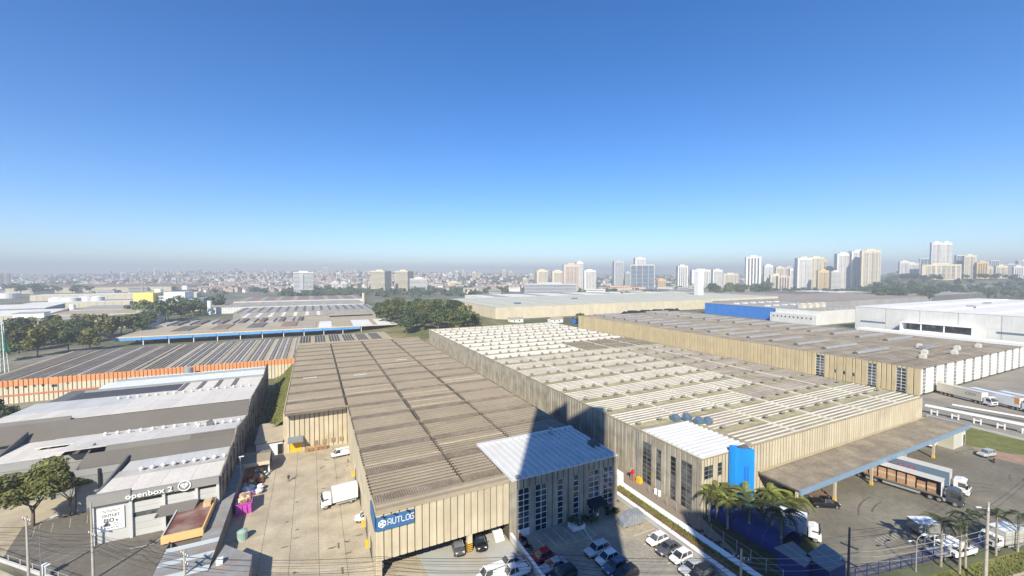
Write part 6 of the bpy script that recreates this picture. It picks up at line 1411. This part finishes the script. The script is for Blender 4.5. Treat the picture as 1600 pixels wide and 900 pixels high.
BAGW = mat('white_bag', (.72, .72, .70), .6, .08, 1.5)
r_ = random.Random(4)
bag = bpy.data.meshes.new('sack'); bm = bmesh.new(); bmesh.ops.create_icosphere(bm, subdivisions=2, radius=.5)
for v in bm.verts: v.co *= 1 + .16 * math.sin(v.co.x * 9 + v.co.y * 7) + .1 * math.cos(v.co.z * 11); v.co.z *= .8
bm.to_mesh(bag); bm.free(); bag.materials.append(BAGW)
for i in range(16):
    o = link('sack', bag, None, (-13.2 + r_.uniform(0, 3.2), 96.5 + r_.uniform(0, 3.4), .35 + .5 * (i % 3 == 0)), r_.uniform(0, 6)); s = r_.uniform(.9, 1.5); o.scale = (s, s, s)
    tag(o, 'white filled plastic sack in the heap behind the skip', 'sack', 'white sacks behind the skip')
heap('scrap_heap', 'mixed wooden scrap heap with red tub before the open shed', 'scrap heap', (-12.2, 102.8, 0), 2.3, 2.0, 1.7, 90, [WOODP, CARD, REDP, PALECREAM, CARD], 7, (.3, 1.0))
heap('crate_heap', 'coloured crates and bundles stacked under the shed edge', 'crates', (-11.2, 105.0, 0), 1.6, 1.0, 2.2, 46, [WOODP, CARD, TGREEN, REDP, mat('teal_paint', (.06, .32, .32), .6), SIGNW], 8, (.3, .7))
for i in range(5):
    x = -1.9 + i * 1.05; t = thing('pallet_stack', ['leftmost', 'second from left', 'middle', 'second from right', 'rightmost'][i] + ' wooden pallet stack against the panelled wall', 'pallets', (x, 114.9, .04), R(3 * (i % 2)), 'pallet stacks by the panelled wall')
    for k in range(6): MB().box(-.46, .46, -.5, .5, k * .17, k * .17 + .04).box(-.46, .46, -.5, -.36, k * .17 + .041, k * .17 + .13).box(-.46, .46, .36, .5, k * .17 + .041, k * .17 + .13).obj('pallet', WOODP, t)
t = thing('water_tank', 'round pale green water tank in the shade by the lean-to', 'tank', (-11.3, 81.2, 0)); MB().cyl((0, 0), .75, 0, 1.5, 14, .8).obj('body', mat('tank_green', (.30, .42, .36), .6), t); MB().cyl((0, 0), .8, 1.51, 1.8, 14, .3).obj('lid', mat('tank_green', (0, 0, 0)), t)
t = thing('yard_lamp', 'tall bent yard lamp beside the lean-to roof', 'lamp post', (-14.0, 100.2, 0)); MB().tube((0, 0, 0), (0, 0, 6.6), .08, .06).tube((0, 0, 6.6), (-.15, .3, 7.0), .05).obj('pole', STEEL, t); MB().obox((.2, .1, 7.05), .9, .3, .14).obj('lamp_head', LAMPG, t)
t = thing('dumpster', 'rusty open cage skip at the near canopy post', 'skip', (89.2, 45.8, 0), R(-35))
MB().box(-2, 2, -1, 1, 0, .2).obj('floor', mat('rust_steel', (.20, .10, .06), .85, .25, 1), t)
for i in range(9): MB().box(-2 + .5 * i - .05, -2 + .5 * i + .05, -1.05, -1, .2, 1.9).box(-2 + .5 * i - .05, -2 + .5 * i + .05, 1, 1.05, .2, 1.9).obj('bar', MATS['rust_steel'], t)
MB().box(-2.05, 2.05, -1.06, -.98, 1.85, 1.95).box(-2.05, 2.05, .98, 1.06, 1.85, 1.95).box(-2.05, -2, -1, 1, .2, 1.9).obj('rim', MATS['rust_steel'], t)
t = thing('dumpster', 'green waste container under the middle of the canopy', 'skip', (119.5, 45.9, 0)); MB().box(-2.2, 2.2, -1, 1, .15, 1.7).obj('hull', TGREEN, t); MB().box(-2.3, 2.3, -1.1, 1.1, 1.71, 1.8).obj('rim', TGREEN, t)
# blue tunnel and guardhouse
tn = thing('tarpaulin_tunnel', 'dark blue barrel vaulted tarpaulin tunnel leading to the guardhouse', 'tunnel', (67.6, 45.5, 0), R(1))
pr = [(3.2 * math.cos(math.pi * i / 12), .6 + 2.4 * math.sin(math.pi * i / 12)) for i in range(13)]
for k in range(5):
    b = MB(); n = len(pr); y0, y1 = -6.4 + 2.5 * k, -3.93 + 2.5 * k
    b.add([(x + 1.6, y0, z) for x, z in pr] + [(x + 1.6, y1, z) for x, z in pr], [(i, i + 1, n + i + 1, n + i) for i in range(n - 1)]); b.obj('cover', TARP, tn)
for k in range(6): MB().path([(x + 1.6, -6.4 + 2.5 * k, z + .03) for x, z in pr], .05, 4).obj('hoop', mat('blue_hoop', (.05, .10, .36), .5), tn)
MB().box(-1.7, -1.55, -6.4, 6, 0, .6).box(4.75, 4.9, -6.4, 6, 0, .6).obj('base_wall', TARP, tn)
for lab, P4 in (('slate grey pitched roof guardhouse, left one', [(1210, 856), (1238, 846), (1270, 872), (1258, 886)]), ('slate grey pitched roof guardhouse beside the dark pole', [(1258, 868), (1287, 849), (1326, 876), (1296, 893)])):
    P = [gp(a, c, 3.4) for a, c in P4]; c = sum(P, Vector()) / 4; t = thing('guardhouse', lab, 'guardhouse', (c.x, c.y, 0)); q = [(p.x - c.x, p.y - c.y) for p in P]
    if sum(q[i][0] * q[(i + 1) % 4][1] - q[(i + 1) % 4][0] * q[i][1] for i in range(4)) < 0: q = q[::-1]
    MB().prism(q, 3.3, 3.45).obj('roof', SLATE, t); MB().prism([(x * .88, y * .88) for x, y in q], 0, 3.28).obj('wall', TARP, t)
    a, d = Vector((*q[0], 3.48)), Vector((*q[2], 3.48)); MB().tube((Vector((*q[0], 3.46)) + Vector((*q[1], 3.46))) / 2, (Vector((*q[2], 3.46)) + Vector((*q[3], 3.46))) / 2, .06).obj('ridge', STEEL, t)
t = thing('fire_hydrant_rack', 'red valve wheel and yellow bin at the warehouse service corner', 'equipment', (61.4, 67.0, .3))
MB().tube((0, 0, 0), (0, 0, 2.2), .1).box(-.3, .3, -.3, .3, 1.7, 2.6).obj('valve', REDP, t); MB().box(.6, 1.4, -1.6, -.5, 0, 1.1).obj('yellow_bin', YELP, t); MB().tube((-.2, .2, 0), (-.2, .2, 3.2), .08).box(-.6, .5, .1, .5, 2.2, 2.7).obj('pipework', STEEL, t)
for i in range(2): t = thing('barrel', ['nearer', 'farther'][i] + ' white drum by the warehouse service door', 'drum', (62.3 - .2 * i, 60.2 + .85 * i, .3), 0, 'white drums by the service door'); MB().cyl((0, 0), .32, 0, .95, 12).obj('body', SIGNW, t); MB().cyl((0, 0), .34, .951, 1.0, 12).obj('lid', SIGNW, t)
# white pipe bridge on H supports
pb = thing('pipe_bridge', 'long white pipe bridge on white H shaped supports across the far court', 'pipe bridge', (178, 47, 0))
a0, a1 = gp(1446, 633, 2.6), gp(1608, 665, 2.6); b0, b1 = gp(1488, 632, 1.6), gp(1620, 655, 1.6)
def bar(p, q, w, h, m, nm):
    d = (q - p); L = d.length; c = (p + q) / 2; MB().obox(c - pb.location, L, w, h, math.atan2(d.y, d.x)).obj(nm, m, pb)
bar(a0, a1, 1.3, .5, SIGNW, 'duct'); bar(b0, b1, .7, .35, SIGNW, 'pipe')
for k in range(5):
    p = a0.lerp(a1, .1 + .22 * k) - pb.location; b = MB()
    for s in (-.7, .7): b.box(p.x - .14, p.x + .14, p.y + s - .14, p.y + s + .14, 0, 2.3)
    b.box(p.x - .1, p.x + .1, p.y - .7, p.y + .7, .9, 1.2).obj('support', SIGNW, pb)
w = thing('court_wall', 'low grey kerb wall between the lawn and the far court', 'wall', (173, 47, 0)); p, q = gp(1448, 648, .5), gp(1610, 688, .5)
MB().obox((p + q) / 2 - w.location - Vector((0, 0, .25)), (q - p).length, .35, .6, math.atan2((q - p).y, (q - p).x)).obj('wall_body', LGREY, w)
# wear on the paving: tyre sweeps and oil drips
TYRE = mat('tyre_mark', (0.115, 0.105, 0.085), .9, .3, 1.2); OIL = mat('oil_stain', (0.16, 0.135, 0.10), .7, .3, 2.0)
def sweep(parent, c, r, a0, a1, w, m, z):
    n = 18; b = MB()
    for i in range(n + 1):
        a = a0 + (a1 - a0) * i / n; b.v += [(c[0] + (r + s * w / 2) * math.cos(a), c[1] + (r + s * w / 2) * math.sin(a), z) for s in (-1, 1)]
    for i in range(n): b.f.append((2 * i, 2 * i + 1, 2 * i + 3, 2 * i + 2)); b.m.append(0)
    b.obj('tyre_mark', m, parent)
wr = random.Random(31)
for k in range(16):
    c = (wr.uniform(88, 150), wr.uniform(10, 24)); r = wr.uniform(9, 22); a = wr.uniform(.5, 2.0)
    for s in (0, 1.9): sweep(tc_ := bpy.data.objects['truck_court'], c, r + s, a, a + wr.uniform(.3, .9), .26, TYRE, .0175 + .0005 * k + .0002 * s) if c[1] + r < 50 else None
for k in range(30):
    x, y = (-3.9 + wr.uniform(-1.2, 1.2), wr.uniform(66, 112)) if k < 9 else (wr.uniform(1, 7), wr.uniform(66, 112)); b = MB(); q = [(x + wr.uniform(.15, .5) * math.cos(j * .7) * (2.2 if k % 3 == 0 else 1), y + wr.uniform(.1, .3) * math.sin(j * .7), .043) for j in range(9)]
    b.add(q, [tuple(range(9))]); b.obj('oil_stain', OIL, yd)
for k in range(7): y = 66 + 6.5 * k; sweep(yd, (7.5 - wr.uniform(14, 20), y), wr.uniform(14, 18), -.06, .05, .3, OIL, .046)
# people
def person(lab, p, rz, top, legs, name='person', lean=0):
    t = thing(name, lab, 'person', p, rz); me = bpy.data.meshes.new('body')
    J = dict(pel=(0, 0, .95), sp=(0, 0, 1.2), ch=(.02, 0, 1.38), nk=(.02, 0, 1.5), hd=(.04, 0, 1.6), tp=(.03, 0, 1.72), sl=(0, .19, 1.4), el=(.05, .25, 1.12), hl=(.16, .22, .9), sr=(0, -.19, 1.4), er=(-.04, -.25, 1.12), hr=(.08, -.24, .88), tl=(0, .1, .9), kl=(.10, .1, .5), al=(.04, .1, .08), fl=(.18, .1, .04), tr=(0, -.1, .9), kr=(.02, -.1, .5), ar=(-.12, -.1, .09), fr=(.02, -.1, .04))
    Rd = dict(pel=.15, sp=.14, ch=.16, nk=.06, hd=.10, tp=.08, sl=.075, el=.05, hl=.04, sr=.075, er=.05, hr=.04, tl=.10, kl=.07, al=.045, fl=.04, tr=.10, kr=.07, ar=.045, fr=.04)
    K = list(J); E = [('pel', 'sp'), ('sp', 'ch'), ('ch', 'nk'), ('nk', 'hd'), ('hd', 'tp'), ('ch', 'sl'), ('sl', 'el'), ('el', 'hl'), ('ch', 'sr'), ('sr', 'er'), ('er', 'hr'), ('pel', 'tl'), ('tl', 'kl'), ('kl', 'al'), ('al', 'fl'), ('pel', 'tr'), ('tr', 'kr'), ('kr', 'ar'), ('ar', 'fr')]
    me.from_pydata([J[k] for k in K], [(K.index(a), K.index(b)) for a, b in E], []); o = link('body', me)
    md = o.modifiers.new('skin', 'SKIN')
    for i, k in enumerate(K): me.skin_vertices[0].data[i].radius = (Rd[k], Rd[k])
    me.skin_vertices[0].data[0].use_root = True; o.modifiers.new('sub', 'SUBSURF').levels = 1
    dg = bpy.context.evaluated_depsgraph_get(); m2 = bpy.data.meshes.new_from_object(o.evaluated_get(dg)); bpy.data.objects.remove(o)
    m2.name = 'body'
    for m in (top, legs, SKINM): m2.materials.append(m)
    for f in m2.polygons:
        z = f.center.z; f.material_index = 2 if (z > 1.49 or (abs(f.center.y) > .18 and z < 1.0)) else (1 if z < .98 else 0)
        f.use_smooth = True
    link('body', m2, t)
    h = MB()
    for i in range(8):
        a = 2 * math.pi * i / 8; h.add([(.03, 0, 1.82), (.02 + .105 * math.cos(a), .1 * math.sin(a), 1.70), (.02 + .105 * math.cos(a + .8), .1 * math.sin(a + .8), 1.70)], [(0, 1, 2)])
    h.obj('hair', BLACKP, t)
    for s in (-1, 1):                                       # fingers and thumb of each hand
        hx, hy, hz = (.16, .22, .9) if s > 0 else (.08, -.24, .88); f = MB()
        for k in range(4): f.tube((hx - .03 + .022 * k, hy, hz - .02), (hx - .01 + .022 * k, hy - s * .01, hz - .11 + .01 * abs(k - 1)), .011, .008, 5)
        f.tube((hx + .04, hy, hz), (hx + .07, hy - s * .03, hz - .05), .012, .009, 5); f.obj('fingers', SKINM, t)
    MB().obox((.145, 0, 1.62), .03, .03, .05).obj('nose', SKINM, t)
    for s in (-1, 1): MB().obox((.125, s * .035, 1.65), .02, .022, .014).obj('eye', BLACKP, t)
    return t
person('person in dark clothes walking across the loading yard', gp(451, 753), 2.0, CLOTHD, CLOTHD)
person('person in white shirt standing before the office entrance', gp(933.5, 814), -1.2, CLOTHW, CLOTHD)
# ---------------------------------------------------------------- poles, cables, lamps, fence
def pole(lab, p, h, m=POLEC, arms=(), rz=0, r=.16, transformer=False):
    t = thing('utility_pole', lab, 'utility pole', p, rz); MB().cyl((0, 0), r * 1.15, 0, h, 10, r * .75).obj('shaft', m, t)
    for z in arms:
        a = MB().box(-.07, .07, -1.0, 1.0, z - .06, z + .06).obj('cross_arm', DGREY2, t)
        for y in (-.9, -.35, .35, .9): MB().cyl((0, y), .06, z + .06, z + .32, 6).obj('insulator', SIGNW, a)
    for z in (h * .55, h * .62, h * .7): MB().box(.1, .5, -.04, .04, z, z + .05).cyl((.5, 0), .06, z - .05, z + .2, 6).obj('bracket', STEEL, t)
    if transformer: MB().cyl((.5, 0), .33, h * .62, h * .62 + 1.0, 12).obj('transformer', LGREY, t)
    return Vector(p) + Vector((0, 0, h))
PO = [pole('grey utility pole at the left edge of the shop lot', (-37.4, 82.4, 0), 10.3, POLEC, (9.7,), R(45)), pole('tall slim utility pole in front of the sale poster', (-29.6, 79.9, 0), 11.6, POLEC, (6.8,), R(40)),
      pole('short utility pole before the striped lean-to roof', (-16.6, 70.2, 0), 6.6, POLEC, (5.9, 4.8), R(35)), pole('utility pole with white boxes beside the walkway', (53.4, 36.5, 0), 6.6, POLEC, (5.2,), R(30)),
      pole('dark utility pole with crossarms by the guardhouse', (66.2, 29.6, 0), 10.0, POLED, (5.0, 7.4), R(15)), pole('big pale utility pole in front of the right hand palms', (86.9, 22.2, 0), 12.2, POLEC, (11.2,), R(-75), .2),
      pole('thin short post in the yard corner by the gatehouse', gp(593, 906), 3.2, POLEC, (), 0, .09)]
CN = 0
def cable(a, b, sag, lab, r=.022, m=WIRE):
    pts = []
    for i in range(13): u = i / 12; p = Vector(a).lerp(Vector(b), u); p.z -= sag * 4 * u * (1 - u); pts.append(p)
    c = pts[6].copy(); bm_ = MB().path([q - c for q in pts], r, 4); tag(bm_.obj('cable', m, None, c), lab, 'cable', 'street cables along the front')
    return
CL = 'dark street cable slung between the utility poles in the foreground'
P_ = [Vector((-75, 104, 8.6)), Vector((-37.4, 82.4, 8.6)), Vector((-29.6, 79.9, 7.0)), Vector((-16.6, 70.2, 5.6)), Vector((8, 59, 5.2)), Vector((30, 49, 5.2)), Vector((53.4, 36.5, 5.4)), Vector((66.2, 29.6, 6.4)), Vector((86.9, 22.2, 8.2)), Vector((120, 15, 8.2))]
ORD = ['topmost', 'second highest', 'middle', 'second lowest', 'lowest']
SPAN = {(a - P_[0]).length: n for a, n in zip(P_, ('left of the shop lot pole', 'between the two shop lot poles', 'from the poster pole to the lean-to pole', 'right of the lean-to pole over the yard entrance', 'over the carport entrance', 'over the office car park', 'between the walkway pole and the dark pole', 'between the dark pole and the big pale pole', 'right of the big pale pole'))}
for k in range(5):
    for a, c in zip(P_, P_[1:]):
        cable(a + Vector((.25 * k, -.15 * k, -.62 * k)), c + Vector((.25 * k, -.15 * k, -.62 * k)), .5 + .25 * k % .6, ORD[k] + ' cable ' + SPAN[(a - P_[0]).length], .02 if k else .028, WIREL if a.x > 40 and k < 3 else WIRE)
for k in range(2): cable(Vector((66.2, 29.6, 9.6 - k)), Vector((86.9, 22.2, 11.6 - k)), .5, ['upper', 'lower'][k] + ' high voltage cable between the tops of the dark and big pale poles', .022); cable(Vector((86.9, 22.2, 11.6 - k)), Vector((118, 24, 11 - k)), .5, ['upper', 'lower'][k] + ' high voltage cable leaving the big pole towards the right edge', .022)
def street_lamp(lab, p, h, rz, dbl=False):
    t = thing('street_lamp', lab, 'street lamp', p, rz); b = MB().cyl((0, 0), .09, 0, h - 1, 8, .06)
    pts = [(0, 0, h - 1), (.1, 0, h - .45), (.5, 0, h - .1), (1.3, 0, h)]; b.path(pts, .045, 6).obj('pole', STEEL, t); MB().obox((1.6, 0, h + .02), .8, .28, .12).obj('lamp_head', LAMPG, t)
    if dbl: MB().path([(-x, y, z - .4) for x, y, z in pts], .04, 6).obj('arm', STEEL, t); MB().obox((-1.5, 0, h - .4), .5, .22, .1).obj('lamp_head', LAMPG, t)
street_lamp('curved grey street lamp at the fence by the white frame truck', gp(1431, 893), 5.4, R(-10), True); street_lamp('street lamp near the right edge behind the big pole', (100.5, 25.6, 0), 6.2, R(150)); street_lamp('street lamp arm beside the left utility pole', (-36.6, 83.4, 0), 8.6, R(40))
fc = thing('fence', 'dark blue metal rail fence along the front lawn', 'fence', (90, 26.5, 0)); pts = [Vector((66.5, 31.8, 0)), Vector((84.6, 28.2, 0)), Vector((110, 22.9, 0))]; bl = mat('fence_blue', (.03, .05, .16), .5, .05, 1); nrail = 0
for a, c in zip(pts, pts[1:]):
    n = int((c - a).length / 2.2); ang = math.atan2((c - a).y, (c - a).x)
    for i in range(n):
        p = a.lerp(c, i / n) - fc.location; MB().obox((p.x, p.y, .95), .1, .1, 1.9, ang).obj('post', bl, fc)
        q = a.lerp(c, (i + .5) / n) - fc.location
        for z in (.25, 1.0, 1.75): MB().obox((q.x, q.y, z), (c - a).length / n - .12, .05, .06, ang).obj('rail', bl, fc)
        b = MB()
        for k in range(9): s = a.lerp(c, (i + (k + .5) / 9) / n) - fc.location; b.obox((s.x, s.y, 1.0), .025, .025, 1.5, ang)
        b.obj('bar_panel', bl, fc)
kw = thing('front_wall', 'low white kerb wall with posts round the shop lot', 'wall', (-40, 87, 0)); a, c = Vector((-52, 98.5, 0)), Vector((-25, 73.2, 0))
for i in range(12):
    p, q = a.lerp(c, i / 12), a.lerp(c, (i + 1) / 12); m_ = (p + q) / 2 - kw.location
    MB().obox((m_.x, m_.y, .25), (q - p).length - .04, .25, .5, math.atan2((q - p).y, (q - p).x)).obj('wall_block', LGREY, kw); m_ = p - kw.location; MB().box(m_.x - .06, m_.x + .06, m_.y - .06, m_.y + .06, .5, 1.5).obj('post', STEEL, kw)
MB().tube(a - kw.location + Vector((0, 0, 1.4)), c - kw.location + Vector((0, 0, 1.4)), .03).obj('rail', STEEL, kw)
t = thing('cabinet', 'small grey cabinet beside the left utility pole', 'cabinet', (-36.3, 84.0, 0), R(-43)); MB().box(-.5, .5, -.25, .25, .1, 1.7).obj('housing', LGREY, t); MB().box(-.55, .55, -.3, .3, 1.71, 1.8).obj('lid', SIGNW, t)
lot_ = bpy.data.objects['shop_lot']
OLDP = mat('faded_paint', (.34, .32, .27), .9, .3, 1.5)
for i in range(5): a = Vector((-45 + 2.2 * i, 101.5 + .3 * i)); line(lot_, a, a + Vector((1.2, -3.6)), .12, .03, OLDP)
for i in range(6): a = Vector((-43.5 + 1.6 * i, 93.5 - 1.5 * i)); line(lot_, a, a + Vector((1.6, 2.0)), .10, .03, OLDP)
line(lot_, (-27.5, 86.5), (-24.5, 86.4), .12, .03); line(lot_, (-24.5, 86.4), (-23.2, 90), .12, .03)
tc = bpy.data.objects['truck_court']
for i in range(7): line(tc, (84.6 + .85 * i, 33.0 - .05 * i), (85.1 + .85 * i, 34.5 - .05 * i), .3, .03, OLDP)
# lattice mast
p = gp(4, 582); lm = thing('lattice_mast', 'pale green lattice mast at the left edge', 'mast', p); LM = mat('mast_green', (.30, .42, .34), .7); b = MB(); hh = 24
for s, u in ((-1, -1), (-1, 1), (1, -1), (1, 1)): MB().tube((s * 1.4, u * 1.4, 0), (s * .5, u * .5, hh), .16, .12, 4).obj('leg', SIGNW, lm)
for k in range(10):
    z0, z1 = k * 2.4, (k + 1) * 2.4; w0, w1 = 1.4 - .9 * z0 / hh, 1.4 - .9 * z1 / hh
    for s in (-1, 1): b.tube((-w0, s * w0, z0), (w1, s * w1, z1), .07, n=4); b.tube((s * w0, -w0, z0), (s * w1, w1, z1), .07, n=4)
b.obj('brace', LM, lm); MB().add([(0, 0, 20), (2.8, 0, 10), (2.8, .2, 10), (0, .2, 9)], [(0, 1, 2, 3)]).obj('banner', TGREEN, lm)
# ---------------------------------------------------------------- the towers the photograph is taken from (their shade falls into view)
d_ = Vector((math.sin(R(35)), math.cos(R(35)), 0)); n_ = Vector((d_.y, -d_.x, 0))
def block(lab, l0, l1, H, dep, off, parts):
    c = d_ * (-off - dep / 2) + n_ * (l0 + l1) / 2; t = thing('apartment_tower', lab, 'tower', (c.x, c.y, 0), -R(35)); hw = (l1 - l0) / 2
    for (a, b_, z) in parts: MB().box(a - (l0 + l1) / 2, b_ - (l0 + l1) / 2, -dep / 2, dep / 2, 0, z).obj('wall', TW, t)
    for k in range(int(H / 3) - 1): MB().box(-hw + .4, hw - .4, dep / 2, dep / 2 + .03, 3 * k + 1, 3 * k + 2.3).obj('window_row', WSH, t)
block('pale apartment tower the view is taken from', -8.4, 8.8, 96, 16, 2.5, [(-8.4, -.5, TOWER_H1), (-.499, 8.8, TOWER_H2)])
block('second pale apartment tower beside the first', 20.8, 40, TOWER_H3, 16, 3.0, [(20.8, 40, TOWER_H3)])
# ---------------------------------------------------------------- haze over the city
hb = MB().box(-7000, 7000, -7000, 7000, -8, 172).mesh('haze', [])
hm = bpy.data.materials.new('haze_air'); hm.use_nodes = True; nt = hm.node_tree; nt.nodes.remove(nt.nodes['Principled BSDF'])
pv_ = nt.nodes.new('ShaderNodeVolumePrincipled'); pv_.inputs['Density'].default_value = HAZE_DENSITY; pv_.inputs['Color'].default_value = (.74, .80, .86, 1); pv_.inputs['Anisotropy'].default_value = 0.0
nt.links.new(pv_.outputs[0], nt.nodes['Material Output'].inputs['Volume']); hb.materials.append(hm)
tag(link('haze', hb), kind='stuff')
